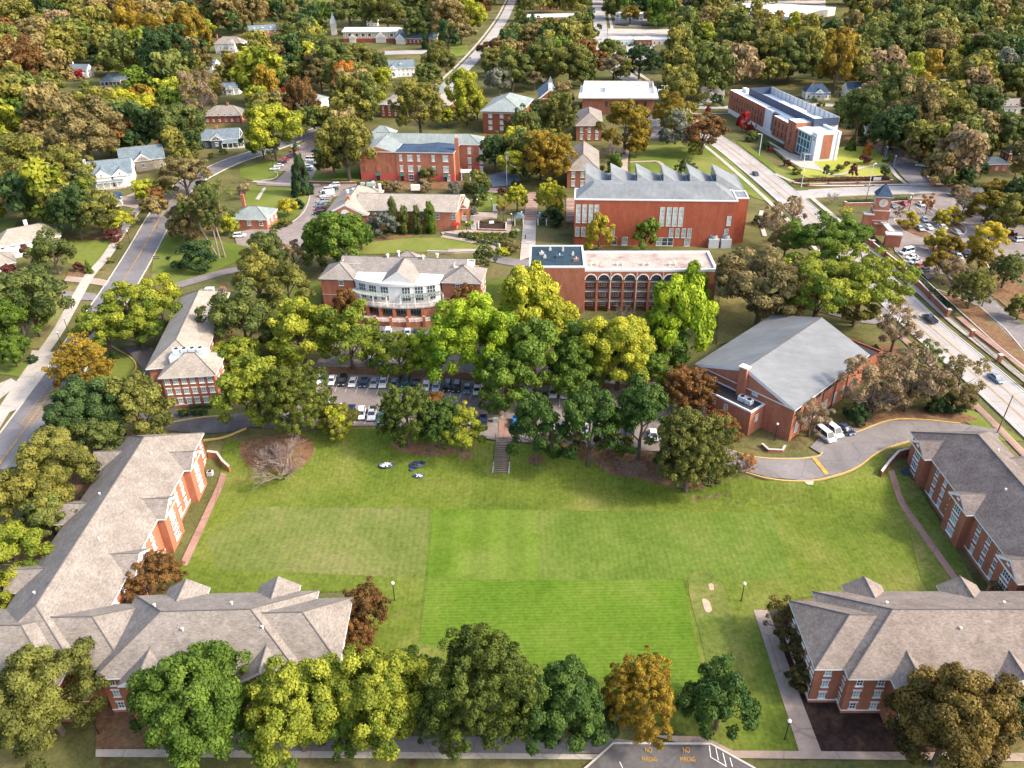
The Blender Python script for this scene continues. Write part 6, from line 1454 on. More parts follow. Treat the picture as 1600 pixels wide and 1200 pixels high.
HS = [
 ('house', 'pale grey gabled house with white chimney and porch beside the left street', 160, 268, 26, 16, 18, 5.2, 5.0, 'roofblue', 'white', False, (-.6, .7, 3.5), (-.45, -.25, 'white'), 0, [(.05, 7, 2), (.62, 6, 1.5)]),
 ('house', 'tan grey-roofed house with red chimney directly behind the pale gabled house', 222, 244, 20, 15, 22, 5.0, 4.8, 'roofblue', 'tan', False, None, (.8, .2, 'brick'), 0, [(.0, 7, 1)]),
 ('carport', 'navy-roofed white carport beside the left street', 168, 306, 11, 8, 30, 3.2, 1.6, 'roofnavy', 'white', True, (-.6, .8, 3), None, 0, None),
 ('house', 'dark slate house with red chimney and white front porch near the street bend', 347, 213, 19, 12, 8, 4.4, 4.0, 'roofblue', 'slatewall', False, (.1, 1.2, 3.5), (-.2, .0, 'brick2'), 0, [(-.2, 5.5, 1.5)]),
 ('house', 'brick house with brown hipped roof above the dark slate house', 352, 176, 22, 14, 0, 4.5, 4.2, 'roofgrey', 'brickd', True, None, (.2, 0, 'brick'), 0, None),
 ('house', 'white house with grey roof behind the red shrub at far left', 126, 108, 15, 9, -8, 5.2, 3.6, 'roofblue', 'white', False, (-.5, .6, 2.5), (-.7, 0, 'white'), 0, None),
 ('house', 'blue-grey roofed bungalow below the yellow tree at far left', 182, 123, 19, 11, 5, 3.6, 3.6, 'roofblue', 'brickd', True, (-.9, .5, 3), None, 0, None),
 ('house', 'white columned house with grey hipped roof and red chimney at upper left', 360, 66, 24, 14, -5, 8.0, 4.6, 'roofgrey', 'white', True, (-.5, .6, 4), (-.9, 0, 'brick'), 0, [(.3, 6, 2)]),
 ('house', 'small white gabled house below the columned white house', 331, 100, 9, 9, -10, 5.4, 3.4, 'roofblue', 'white', False, None, None, 0, [(0, 5, 1)]),
 ('house', 'small grey cottage with white gable left of the tall hedge trees', 362, 137, 12, 9, 0, 3.6, 3.4, 'roofblue', 'white', False, None, None, 0, [(0, 5, 1.5)]),
 ('house', 'low tan-roofed house among the trees above the big green tree', 302, 133, 14, 9, -15, 3.4, 2.4, 'roofbeige', 'tan', True, None, None, 0, None),
 ('house', 'brick house with blue-grey roof and dormers near the top left', 410, 46, 26, 12, 18, 6.0, 4.0, 'roofblue', 'brick', False, None, None, 3, None),
 ('house', 'beige-roofed white house with chimney at the left edge of the photo', 42, 370, 21, 12, 33, 5.0, 4.0, 'roofbeige', 'white', True, None, (.1, .35, 'white'), 0, None),
 ('house', 'beige lower wing of a white house at the left edge', -8, 408, 12, 10, 33, 4.0, 3.0, 'roofbeige', 'cream', True, None, None, 0, None),
 ('house', 'blue-grey house with white dormer and brick chimney below the tudor church', 626, 104, 20, 12, 8, 6.0, 4.6, 'roofblue', 'white', False, None, (.4, .2, 'brickd'), 1, [(-.6, 5, 3)]),
 ('house', 'white house with pale green roof behind the rust-coloured tree', 487, 153, 16, 13, -30, 6.5, 3.0, 'roofgreen', 'white', True, (-.6, .6, 2.5), (.1, 0, 'white'), 0, None),
 ('house', 'navy-roofed cottage with white gable and porch behind the modern library', 1275, 142, 15, 10, -4, 4.0, 4.2, 'roofnavy', 'white', True, (-.6, .9, 3), (-.3, .3, 'brick'), 0, [(.1, 4.5, 1)]),
 ('house', 'navy-roofed house with cream gable right of the weeping yellow tree', 1336, 139, 13, 11, 0, 4.6, 4.0, 'roofnavy', 'cream', False, (-.6, .6, 2.5), None, 0, [(0, 5.5, 1)]),
 ('house', 'grey-roofed cottage among trees between the flat white roof and the modern library', 1112, 146, 14, 10, 0, 4.0, 4.0, 'roofgrey', 'white', False, None, None, 0, [(-.2, 5, 1)]),
 ('house', 'pale house with grey roof far right among the trees', 1482, 133, 13, 9, 0, 4.5, 3.6, 'roofgrey', 'cream', False, None, None, 0, [(-.3, 5, 1)]),
 ('house', 'low grey flat-looking building at the right edge among trees', 1584, 160, 26, 16, -6, 4.5, 2.2, 'roofgrey', 'white', True, None, None, 0, None),
 ('house', 'small brick house with grey-green roof behind the street sign at right', 1552, 252, 11, 9, 0, 3.6, 2.2, 'roofgreen', 'brick', True, None, None, 0, None),
 ('house', 'dark-roofed brick building at the right edge above the grey-green roof', 1590, 236, 12, 8, 0, 3.6, 2.0, 'roofdark', 'brickd', True, None, None, 0, None),
 ('garage', 'tiny white-gabled garage behind the modern library lawn', 1361, 199, 9, 7, 5, 2.8, 2.0, 'roofgrey', 'white', False, None, None, 0, None),
 ('house', 'grey-roofed house among trees at the right of the tudor church road', 668, 28, 14, 9, 0, 4.5, 3, 'roofgreen', 'white', True, None, None, 0, None),
 ('house', 'small pale green-roofed house behind the tudor church', 582, 32, 12, 9, 0, 5, 3, 'roofgreen', 'white', False, None, None, 0, None),
 ('house', 'tan-roofed house near the top above the tudor church', 645, 16, 16, 10, 0, 4.5, 3, 'roofbeige', 'cream', True, None, None, 0, None),
 ('house', 'dark gabled house beside the dark evergreen near the top centre', 833, 66, 13, 11, 0, 6, 4, 'roofgrey', 'cream', False, None, None, 0, [(-.1, 5, 1)]),
 ('house', 'small grey-roofed shed by the climbing road', 806, 78, 8, 7, 30, 3, 2, 'roofblue', 'cream', True, None, None, 0, None),
 ('house', 'white house half hidden by the gold trees at upper left', 172, 40, 12, 8, 10, 4.5, 2.6, 'roofgrey', 'white', False, None, None, 0, None),
 ('house', 'pale roofed house in the trees at the top left corner', 48, 20, 14, 9, -15, 4.5, 2.6, 'roofgrey', 'white', False, None, None, 0, None),
 ('pavilion', 'little brown-roofed gazebo beside the upper left car park', 508, 189, 5, 5, 0, 2.8, 1.4, 'roofbeige', 'wood', True, None, None, 0, None),
]
for h in HS:
    house(*h)
# flat-roofed town buildings far away
def flat(name, label, pts, z, wall, top='roofwhite', rows=(), cat='building', par_=.5, edges=(0,), depth=None, sty='plain', ww=1.4, wh=1.8):
    Q = PQ(pts, z)
    if depth: d_ = (Q[1] - Q[0]).normalized(); n_ = Vector((-d_.y, d_.x)); Q = [Q[0], Q[1], Q[1] + n_ * depth, Q[0] + n_ * depth]
    r = bld(name, label, Q, 0, cat); walls(r, Q, 0, z, wall); parapet(r, Q, z, par_, .4, 'white', top)
    for e in edges:
        L_ = (Q[(e + 1) % 4] - Q[e]).length; k = min(14, max(1, int(L_ / 3.6)))
        for zz in rows: wrow(r, Q[e], Q[(e + 1) % 4], zz, [(i + .5) / k for i in range(k)], ww, wh, sty)
    return r
flat('brick_hall', 'red brick building with white flat roof behind trees at top centre', [(824, 28), (912, 26)], 7.5, 'brickd', rows=(2, 5.2), depth=26)
flat('apartment_building', 'brown brick block cut by the top edge left of the wide road', [(834, 4), (895, 3)], 8, 'brickd', 'roofdark', rows=(2, 5.2), depth=20)
flat('shop', 'low white shop with blue door beside the wide road', [(955, 62), (990, 62)], 4.5, 'white', rows=(1.8,), depth=14)
flat('shop', 'low brick-fronted shop right of the white shop with blue door', [(991, 62), (1018, 62)], 5, 'brickd', rows=(1.8,), depth=14)
flat('shop', 'pale low shop at the right end of the shop row', [(1019, 62), (1042, 62)], 4.2, 'cream', rows=(1.8,), depth=14)
flat('parking_deck', 'white parking building at the very top behind golden street trees', [(962, 22), (1006, 22)], 6, 'white', rows=(1.5, 4.2), depth=16, ww=2.6)
flat('warehouse', 'large white-roofed store at the top right of centre', [(1235, 27), (1306, 12)], 7, 'cream', rows=(), depth=80)
flat('warehouse', 'pale flat-roofed store left of the large white one at the top', [(1152, 14), (1232, 10)], 6, 'tan', 'roofwhite', rows=(2,), depth=40)
# tudor church
zc_ = 9; Q = PQ([(536, 49), (618, 49)], zc_); c0, c1 = Q; d = (c1 - c0).normalized(); n = Vector((-d.y, d.x)); L = (c1 - c0).length
r = bld('church', 'half-timbered church hall with long white roof at the top of the photo', [c0, c1, c1 + n * 22, c0 + n * 22], 0, 'church')
walls(r, [c0, c1, c1 + n * 20, c0 + n * 20], 3.2, zc_, 'cream'); walls(r, [c0 - n * 2, c1 - n * 2, c1 - n * .02, c0 - n * .02], 0, 3.2, 'brickd', 'lower_wall'); rm = MB(); hip(rm, [c0 - d * 1 - n * 1, c1 + d - n * 1, c1 + d + n * 21, c0 - d + n * 21], zc_, 2.2, 0, 0, 'roofwhite', 'cream', .8, 'cream'); rm.build('white_roof', r)
wrow(r, c0, c1, 6, [.12, .26, .38, .5, .92], 2.2, 2.0, 'slot', 'glass')
for k_ in range(24): q = c0 + d * (L * (k_ + .5) / 24) - n * .05; m_ = MB(); m_.box((q.x, q.y, 6), (.3, .1, 5.4), 'wood', math.atan2(d.y, d.x)); m_.build('timber', r)
rm = MB(); wm = MB(); crossgable(rm, wm, c0 + d * L * .72, -n, d, 9, 3, 4.5, 0, 4, 'roofgrey', wallmat='cream', pitch=.9); crossgable(rm, wm, c0 + d * L * .18, -n, d, 6, 2.5, 4, 0, 3, 'roofgrey', wallmat='cream', pitch=.9); rm.build('porch_roof', r); wm.build('porch_bay', r)
Q = PQ([(618, 60), (682, 61)], 4.5); c0, c1 = Q; d = (c1 - c0).normalized(); n = Vector((-d.y, d.x)); Q = [c0, c1, c1 + n * 20, c0 + n * 20]
r, Wq = block('church_hall', 'blue-grey roofed brick church hall joined to the half-timbered one', Q, 0, 4.5, 6.2, 0, 0, 'roofblue', 'brickd', (2,), (0,), gab='cream', cat='church'); rm = MB(); wm = MB(); crossgable(rm, wm, c0 + d * 5, -n, d, 8, 2.5, 4.5, 0, 8, 'roofblue', wallmat='cream', pitch=.9); rm.build('gable_roof', r); wm.build('gable_bay', r)
p = GZ(521, 40, 8); r = thing('spire', 'white pointed church spire left of the long white roof', 'spire', (p.x, p.y, 0)); m_ = MB(); m_.box((p.x, p.y, 5), (5, 5, 10), 'cream'); m_.solid([(p.x + a_ * 2.8, p.y + b_ * 2.8, 10) for a_, b_ in ((-1, -1), (1, -1), (1, 1), (-1, 1))], [(p.x + a_ * .05, p.y + b_ * .05, 20) for a_, b_ in ((-1, -1), (1, -1), (1, 1), (-1, 1))], 'whitepanel'); m_.build('spire_body', r)
# ============================================================ CARS
def car_parts(kind):
    """x forward, unit metres, origin on the ground at the centre"""
    L, Wd, h1, h2 = {'sedan': (4.7, 1.85, .86, 1.42), 'suv': (4.7, 1.92, 1.02, 1.72), 'pickup': (5.6, 1.98, 1.08, 1.82), 'van': (5.4, 2.05, 1.15, 2.2), 'boxtruck': (6.5, 2.3, 1.2, 2.9)}[kind]
    cabin = {'sedan': (-1.75, -1.05, .45, 1.15), 'suv': (-2.25, -1.95, .55, 1.2), 'pickup': (-.55, -.35, .85, 1.45), 'van': (-2.6, -2.5, 1.2, 1.95), 'boxtruck': (.9, 1.0, 2.0, 2.6)}[kind]
    b = MB(); hw = Wd / 2; x = L / 2
    prof = [(-x, .45), (-x + .05, h1 * .92), (-x + .35, h1), (x - 1.35, h1), (x - .3, h1 * .86), (x, h1 * .66), (x, .4), (x - .2, .28), (-x + .2, .28)]
    n = len(prof)
    for (y0, k0, y1, k1) in ((-hw, .9, -hw * .96, 1.0), ):
        pass
    rows = [(-hw * .93, .93), (-hw, 1.0), (hw, 1.0), (hw * .93, .93)]
    def row(y, k, top): return [(px_ * (1 if k == 1 else .985), y, .28 + (pz - .28) * (1 if not top else 1)) for px_, pz in prof]
    P = [row(y, k, 0) for y, k in ((-hw, 1), (hw, 1))]
    base = len(b.v); i = b.mi('carpaint')
    # bevelled sides: inner rows are full height, outer rows lower
    R = [[(px_ * .985, -hw * .86, pz) for px_, pz in prof], [(px_, -hw, .28 + (pz - .28) * .86) for px_, pz in prof], [(px_, hw, .28 + (pz - .28) * .86) for px_, pz in prof], [(px_ * .985, hw * .86, pz) for px_, pz in prof]]
    for rr_ in R: b.v += rr_
    def strip(a, c):
        for j in range(n): b.f.append([base + a * n + j, base + a * n + (j + 1) % n, base + c * n + (j + 1) % n, base + c * n + j]); b.m.append(i)
    strip(0, 1); strip(1, 2) if False else None; strip(2, 3); strip(3, 0)
    b.f.append([base + 1 * n + j for j in range(n)]); b.m.append(i); b.f.append([base + 2 * n + j for j in range(n)][::-1]); b.m.append(i)
    a0, a1, a2, a3 = cabin; wi = hw * .88; wt = hw * .74
    # roof panel is body colour
    b.solid([(a1, -wt, h2 - .07), (a2, -wt, h2 - .07), (a2, wt, h2 - .07), (a1, wt, h2 - .07)], [(a1 + .1, -wt * .93, h2), (a2 - .1, -wt * .93, h2), (a2 - .1, wt * .93, h2), (a1 + .1, wt * .93, h2)], 'carpaint')
    for s in (-1, 1):
        for (xb, xt) in ((a0, a1), (a3, a2)): b.bar((xb, s * wi, h1), (xt, s * wt, h2 - .04), .05, 'carpaint', None, 4)
        xm = (a1 + a2) / 2; b.bar((xm, s * wi, h1), (xm, s * wt, h2 - .04), .05, 'carpaint', None, 4)
        b.box((a3 - .15, s * (hw + .12), h1 + .05), (.16, .2, .13), 'carpaint')
    if kind == 'pickup':
        for s in (-1, 1): b.box((-1.7, s * (hw - .1), h1 + .04), (2.1, .14, .12), 'carpaint')
    if kind == 'boxtruck': b.box((-1.25, 0, 1.75), (3.9, 2.3, 2.3), 'carpaint')
    out = {'body': b}
    g = MB(); g.solid([(a0, -wi, h1 - .02), (a3, -wi, h1 - .02), (a3, wi, h1 - .02), (a0, wi, h1 - .02)], [(a1, -wt, h2 - .06), (a2, -wt, h2 - .06), (a2, wt, h2 - .06), (a1, wt, h2 - .06)], 'carglass'); out['window_glass'] = g
    if kind == 'pickup': t = MB(); t.box((-1.7, 0, h1 + .005), (1.95, 1.5, .03), 'black'); out['truck_bed'] = t
    wl_ = MB(); wl_.bar((0, -.11, 0), (0, .11, 0), .33, 'tyre', None, 12); wl_.bar((0, -.12, 0), (0, .12, 0), .19, 'steel', None, 8); out['wheel'] = wl_
    hl = MB(); hl.box((0, 0, 0), (.12, .38, .16), 'lamp'); out['headlight'] = hl
    tl = MB(); tl.box((0, 0, 0), (.1, .32, .16), 'redpaint'); out['tail_light'] = tl
    return {k: v.mesh(k) for k, v in out.items()}, L, Wd, h1
CARM = {}
CC = dict(white=(.75, .75, .74), black=(.012, .012, .015), silver=(.42, .44, .46), grey=(.14, .155, .17), navy=(.012, .03, .075), blue=(.02, .20, .55), red=(.50, .012, .015), darkred=(.13, .008, .015), green=(.02, .09, .065), greyblue=(.14, .21, .27))
CWORD = dict(darkred='dark red', greyblue='grey-blue')
KW = dict(sedan='saloon car', suv='estate car', pickup='pickup truck', van='van', boxtruck='box van')
CARS = []
def car(px, py, dx, dy, kind, col, place, group):
    q = V2(G(px, py)); q2 = V2(G(px + dx * .5, py + dy * .5)); hd = q2 - q; rz = math.atan2(hd.y, hd.x)
    if kind not in CARM: CARM[kind] = car_parts(kind)
    ms, L, Wd, h1 = CARM[kind]; z = H(q.x, q.y) + .27
    r = thing('parked_car' if group != 'cars on the street' else 'car', None, {'pickup': 'pickup truck', 'van': 'van', 'boxtruck': 'van'}.get(kind, 'car'), (q.x, q.y, z), group, rz)
    def add(nm, loc=(0, 0, 0)):
        o = bpy.data.objects.new(nm, ms[nm]); COL.objects.link(o); o.parent = r; o.location = loc; return o
    add('body').color = (*CC[col], 1); add('window_glass')
    if 'truck_bed' in ms: add('truck_bed')
    for sx in (-1, 1):
        for sy in (-1, 1): add('wheel', (sx * L * .31, sy * (Wd / 2 - .1), .33))
    for sy in (-1, 1): add('headlight', (L / 2 - .06, sy * (Wd / 2 - .32), h1 * .68)); add('tail_light', (-L / 2 + .03, sy * (Wd / 2 - .28), h1 * .72))
    CARS.append([r, f"{CWORD.get(col, col)} {KW[kind]}", place, px, py])
P1 = 'in the middle car park top row'; g1 = 'cars in the middle car park'
row1 = [(502, 596, 'pickup', 'white'), (519, 598, 'sedan', 'white'), (536, 599, 'suv', 'black'), (552, 601, 'sedan', 'white'), (569, 601, 'sedan', 'navy'), (585, 602, 'sedan', 'silver'), (600, 601, 'pickup', 'white'), (616, 604, 'sedan', 'greyblue'), (634, 602, 'suv', 'green'), (650, 603, 'sedan', 'black'), (666, 607, 'sedan', 'white'), (682, 608, 'sedan', 'silver'), (699, 608, 'suv', 'black'), (714, 609, 'suv', 'black'), (730.6, 611, 'sedan', 'greyblue'), (746, 613, 'sedan', 'white'), (814, 620, 'sedan', 'darkred'), (831, 620, 'sedan', 'white'), (847, 622, 'sedan', 'black'), (864, 618, 'suv', 'white'), (881, 619, 'sedan', 'white'), (898, 619, 'pickup', 'black')]
for x, y, k, c in row1: car(x, y, -(8 - (x - 500) / 50), 20, k, c, P1, g1)
P2 = 'in the row beside the lawn'
for x, y, k, c in [(516, 640, 'sedan', 'white'), (531, 643, 'sedan', 'white'), (549, 645, 'sedan', 'navy'), (565, 651, 'suv', 'white'), (582, 651, 'pickup', 'silver'), (597, 656, 'sedan', 'green'), (720, 660, 'sedan', 'white'), (737, 659, 'sedan', 'white'), (755, 661, 'sedan', 'navy'), (807, 666, 'pickup', 'blue'), (824, 668, 'sedan', 'darkred'), (860, 668, 'sedan', 'white'), (878, 670, 'sedan', 'grey'), (913, 673, 'sedan', 'white'), (950, 676, 'sedan', 'white'), (983, 678, 'suv', 'black'), (1020, 684, 'sedan', 'white')]: car(x, y, -(5 - (x - 500) / 60), 20, k, c, P2, g1)
P3 = 'below the curved white-fronted building'
for x, y, k, c in [(578, 524, 'sedan', 'red'), (593, 525, 'suv', 'grey'), (607, 524, 'suv', 'white'), (637, 523, 'sedan', 'white'), (651, 524, 'sedan', 'black'), (665, 529, 'sedan', 'silver'), (681, 530, 'sedan', 'red'), (581, 568, 'sedan', 'white'), (597, 569, 'sedan', 'silver'), (675, 574, 'sedan', 'silver')]: car(x, y, -2, 20, k, c, P3, g1)
P4 = 'in the upper left car park left row'; g2 = 'cars in the upper left car park'
for x, y, k, c in [(462, 231, 'sedan', 'white'), (461, 236.5, 'sedan', 'red'), (456, 244, 'sedan', 'darkred'), (452, 248, 'sedan', 'navy'), (445, 252, 'sedan', 'red'), (441, 256.5, 'sedan', 'black'), (436, 261, 'sedan', 'white'), (430, 266, 'sedan', 'white')]: car(x, y, -14, 1.0, k, c, P4, g2)
P5 = 'in the upper left car park right row'
for x, y, k, c in [(498, 242, 'sedan', 'white'), (487, 252, 'van', 'white'), (486, 258, 'sedan', 'greyblue'), (482, 263, 'suv', 'white'), (482, 267.5, 'sedan', 'grey')]: car(x, y, 14, 0, k, c, P5, g2)
P6 = 'beside the dining hall service yard'
for x, y, k, c in [(523, 292, 'suv', 'white'), (521, 298, 'sedan', 'green'), (511, 301, 'van', 'white'), (512, 308, 'boxtruck', 'white'), (506, 317, 'pickup', 'silver'), (501, 323.5, 'sedan', 'greyblue'), (501, 329, 'sedan', 'darkred'), (499, 336, 'suv', 'black')]: car(x, y, -14, 1, k, c, P6, g2)
car(375, 371, 14, -1, 'suv', 'white', 'by the small brick cottage', g2)
P7 = 'in the car park right of the clock tower'; g3 = 'cars in the right car park'
for x, y, dx, dy, k, c in [(1394, 324, 8, 5, 'sedan', 'grey'), (1413, 321, 8, 5, 'sedan', 'red'), (1438, 322, 8, 5, 'sedan', 'white'), (1444, 346, 6, 7, 'sedan', 'silver'), (1469, 345, 8, 8, 'suv', 'black'), (1517, 326, 14, 1, 'sedan', 'black'), (1512, 338, 8, 7, 'suv', 'navy'), (1532, 336.5, 14, 0, 'sedan', 'silver'), (1544, 347, 14, 1, 'sedan', 'black'), (1569, 361, 10, 4, 'sedan', 'white'), (1579, 368, 14, 3, 'suv', 'darkred'), (1594, 378, 14, -1, 'suv', 'white'), (1437, 360, 8, 6, 'sedan', 'silver'), (1450, 358, 8, 5, 'sedan', 'white'), (1472, 358, 9, 6, 'sedan', 'white'), (1494, 366, 10, 5, 'sedan', 'silver'), (1517, 387, 9, 7, 'suv', 'black'), (1525, 384, 9, 7, 'sedan', 'white'), (1497, 404, 6, 8, 'sedan', 'white'), (1507, 400, 6, 6, 'pickup', 'black')]: car(x, y, dx, dy, k, c, P7, g3)
P8 = 'beside the hedge behind the boundary wall'
for x, y, k, c in [(1416, 397, 'van', 'white'), (1424, 405, 'sedan', 'white'), (1429, 411.5, 'sedan', 'silver'), (1434, 419, 'sedan', 'red'), (1443, 425.5, 'sedan', 'grey')]: car(x, y, -12, 3, k, c, P8, g3)
P9 = 'in the small lot right of the bright lawn'
for x, y, k, c in [(1416, 236, 'pickup', 'darkred'), (1430, 250, 'sedan', 'black'), (1440, 261, 'pickup', 'white'), (1446, 270, 'sedan', 'grey')]: car(x, y, 14, 1.5, k, c, P9, 'cars in the small side lot')
P10 = 'before the white flat-roofed hall'
for x, y, k, c in [(1035, 211, 'suv', 'navy'), (1051, 212, 'suv', 'black'), (1000, 192, 'sedan', 'white'), (1040, 193, 'sedan', 'navy'), (1007, 213, 'sedan', 'white')]: car(x, y, 12, 3, k, c, P10, 'cars in the small top lot')
gs = 'cars on the street'
for x, y, dx, dy, k, c, pl in [(1452, 502, -12, -11, 'pickup', 'navy', 'driving on the right street beside the brick wall'), (1555, 595, 12, 9, 'sedan', 'greyblue', 'on the right street near the edge of the photo'), (1180, 274, 12, 9, 'sedan', 'black', 'on the right street beside the green'), (1092, 165, 14, 0, 'suv', 'white', 'on the cross street behind the modern library'), (1324, 160, 14, 0, 'pickup', 'white', 'in front of the navy-roofed houses'), (735, 92, 3, -8, 'suv', 'white', 'on the climbing road near the top'), (939, 62, 0, -8, 'sedan', 'white', 'on the wide straight road at the top'), (172, 315, 6, 4, 'sedan', 'black', 'in the white carport'), (46, 176, 10, 2, 'sedan', 'white', 'among trees at the far left'), (62, 182, 10, 2, 'suv', 'white', 'beside a hedge at the far left')]: car(x, y, dx, dy, k, c, pl, gs)
for x, y, k, c in [(1288, 685, 'van', 'white'), (1300, 678, 'van', 'white'), (1292, 668, 'suv', 'silver'), (1321, 675, 'sedan', 'navy')]: car(x, y, 10, 8, k, c, 'parked by the gymnasium', 'vehicles by the gymnasium')
ORD = ['', 'second ', 'third ', 'fourth ', 'fifth ', 'sixth ', 'seventh ', 'eighth ', 'ninth ', 'tenth ', 'eleventh ', 'twelfth ']
def relabel(L, keyf, fmt):
    D = {}
    for it in L: D.setdefault(keyf(it), []).append(it)
    for k, its in D.items():
        its.sort(key=lambda i: (i[3], i[4])); n = len(its)
        for j, it in enumerate(its):
            if n == 1: s = ''
            elif j == 0: s = 'leftmost '
            elif j == n - 1: s = 'rightmost '
            elif j < 8: s = ORD[j] + 'from left '
            else: s = (ORD[n - 1 - j] if n - 1 - j < 12 else 'middle ') + 'from right '
            it[0]['label'] = fmt(it, s.strip(), n)
def cfmt(it, s, n):
    return f"{s} {it[1]} {it[2]}".strip()
relabel(CARS, lambda i: (i[1], i[2]), cfmt)
# ============================================================ STREET FURNITURE
LAMPS = []
def lamp(px, py, h=4.2, globe='white', arm=None, label='', headmat='white', pole='black', r_=.07, cat='street lamp', name='street_lamp'):
    p = G(px, py); r = thing(name, label, cat, p); m_ = MB(); m_.bar(p, (p.x, p.y, p.z + .5), r_ * 2.2, pole, r_ * 1.5, 8); m_.bar((p.x, p.y, p.z + .5), (p.x, p.y, p.z + h), r_ * 1.3, pole, r_, 6); m_.build('pole', r)
    m_ = MB()
    if arm is None: m_.ball((p.x, p.y, p.z + h + .28), .32, headmat, 10); m_.bar((p.x, p.y, p.z + h - .1), (p.x, p.y, p.z + h + .05), .18, pole)
    else:
        for a_ in arm:
            e = Vector((math.cos(a_), math.sin(a_), 0)); b_ = Vector((p.x, p.y, p.z + h)); m_.bar(b_, b_ + e * 1.3 + Vector((0, 0, .15)), .06, pole); m_.box(tuple(b_ + e * 1.5 + Vector((0, 0, .12))), (.9, .5, .2), headmat, a_)
    m_.build('lamp_head', r); return r
for x, y, lab in [(1158, 940, 'black globe lamp on the lawn near the top of the bottom right tan path'), (617, 939, 'black globe lamp between the rust tree and the mown field'), (203, 379, 'thin black lamp beside the left pavement near the big lawn'), (97, 541, 'thin black lamp beside the left pavement in the lower left'), (1226, 1156, 'white globe lamp on the grass beside the tan path at the bottom'), (1210, 688, 'globe lamp by the entrance ramp of the gymnasium'), (155, 1148, 'globe lamp on red straw behind the yellow-olive tree at bottom left'), (107, 519, 'small black lamp farther up the left pavement')]:
    lamp(x, y, label=lab)
for x, y, lab in [(799, 348, 'globe lamp left of the left grey pavilion'), (815, 345, 'white globe lamp on the left side of the brick steps'), (843, 346, 'white globe lamp on the right side of the brick steps'), (824, 318, 'globe lamp on the landing of the brick steps'), (746, 325, 'white globe lamp by the little lawn next to the dining hall'), (729, 361, 'white globe lamp at the foot of the small ramp by the dining hall'), (768, 324, 'globe lamp near the white monument on the little lawn')]:
    lamp(x, y, 3.2, label=lab)
for x, y, lab in [(584, 568, 'green-headed car park lamp among the yellow-green trees'), (1418, 336, 'green-headed lamp in the right car park near the red car'), (1499, 348, 'green-headed lamp by the yellow tree in the middle of the right car park'), (1551, 396, 'tall dark lamp beside the golden tree in the right car park'), (427, 262, 'green-headed lamp beside the upper left car park'), (1352, 319, 'twin lamp left of the clock tower')]:
    lamp(x, y, 7.5 if x != 584 else 8.5, arm=(0, math.pi), headmat='darkgreen', label=lab, r_=.09)
lamp(1186, 243, 10, arm=(rad(170),), headmat='whitepanel', pole='whitepanel', label='tall pale street light in front of the modern library', r_=.12)
lamp(1036, 167, 12, arm=(0, math.pi), headmat='whitepanel', pole='steel', label='tall pale floodlight pole right of the white flat roof', r_=.14)
lamp(1252, 292, 9, arm=(rad(20),), headmat='whitepanel', pole='whitepanel', label='pale street light at the lower left corner of the bright lawn', r_=.11)
lamp(1358, 290, 9, arm=(rad(40),), headmat='whitepanel', pole='whitepanel', label='pale street light at the lower right of the bright lawn', r_=.11)
lamp(1383, 247, 5, label='small lamp at the edge of the side lot', pole='steel'); lamp(1396, 262, 5, label='small lamp at the lower corner of the bright lawn', pole='steel'); lamp(1365, 227, 5, label='small lamp at the top corner of the side lot', pole='steel')
def pole(px, py, h, label, lean=(0, 0), mat='wood', cross=True, top=None):
    p = G(px, py); r = thing('utility_pole', label, 'utility pole', p); t_ = Vector((p.x + lean[0], p.y + lean[1], p.z + h)); m_ = MB(); m_.bar(p, t_, .17, mat, .11, 8); m_.build('pole', r)
    if cross: m_ = MB(); m_.box(tuple(t_ - Vector((0, 0, .6))), (2.2, .12, .14), mat, rad(40)); m_.build('crossarm', r)
    return t_
t1 = pole(1416, 447, 10, 'leaning wooden utility pole on the right pavement by the brick wall', (1.2, .6)); t2 = pole(1558, 677, 10, 'wooden utility pole by the right dormitory and street', (.6, .2), cross=False)
t3 = pole(1486, 292, 13, 'pale leaning steel mast at the corner of the cross street', (1.0, 1.5), 'steel'); t4 = pole(90, 158, 11, 'wooden utility pole left of the white house at far left'); t5 = pole(1306, 158, 11, 'wooden pole between the navy-roofed houses', cross=False); t6 = pole(2, 645, 9, 'grey steel pole at the left street edge', mat='steel', cross=False)
t7 = pole(1581, 290, 9, 'dark pole carrying a red and white banner at right', mat='black', cross=False); 
bn = thing('banner', 'red and white banner hanging on the dark pole at right', 'banner', (t7.x, t7.y, t7.z - 3)); m_ = MB(); m_.box((t7.x - .8, t7.y, t7.z - 1.3), (1.6, .06, 2.4), 'white', .3); m_.build('white_panel', bn); m_ = MB(); m_.box((t7.x - .8, t7.y, t7.z - 3.1), (1.3, .06, 1.1), 'redpaint', .3); m_.build('red_panel', bn)
def wire(a_, b_, sag, label):
    r = thing('cable', label, 'cable', tuple((a_ + b_) / 2)); m_ = MB(); pts = [a_.lerp(b_, i / 14) - Vector((0, 0, sag * 4 * (i / 14) * (1 - i / 14))) for i in range(15)]
    for p, q in zip(pts, pts[1:]): m_.bar(p, q, .016, 'black', None, 4)
    m_.build('wire', r)
far_e = Vector(GZ(1640, 600, 9)); 
wire(t1, Vector(GZ(1555, 545, 9)), 1.2, 'overhead cable from the leaning pole down towards the right drive'); wire(t1 + Vector((.5, .4, -.5)), Vector(GZ(1500, 545, 8.5)), 1.0, 'lower overhead cable from the leaning pole above the brick wall'); wire(t3, t7 + Vector((0, 0, 1)), .8, 'overhead cable from the steel mast to the banner pole'); wire(t4, Vector(GZ(10, 150, 10)), 1, 'overhead cable at the far left')
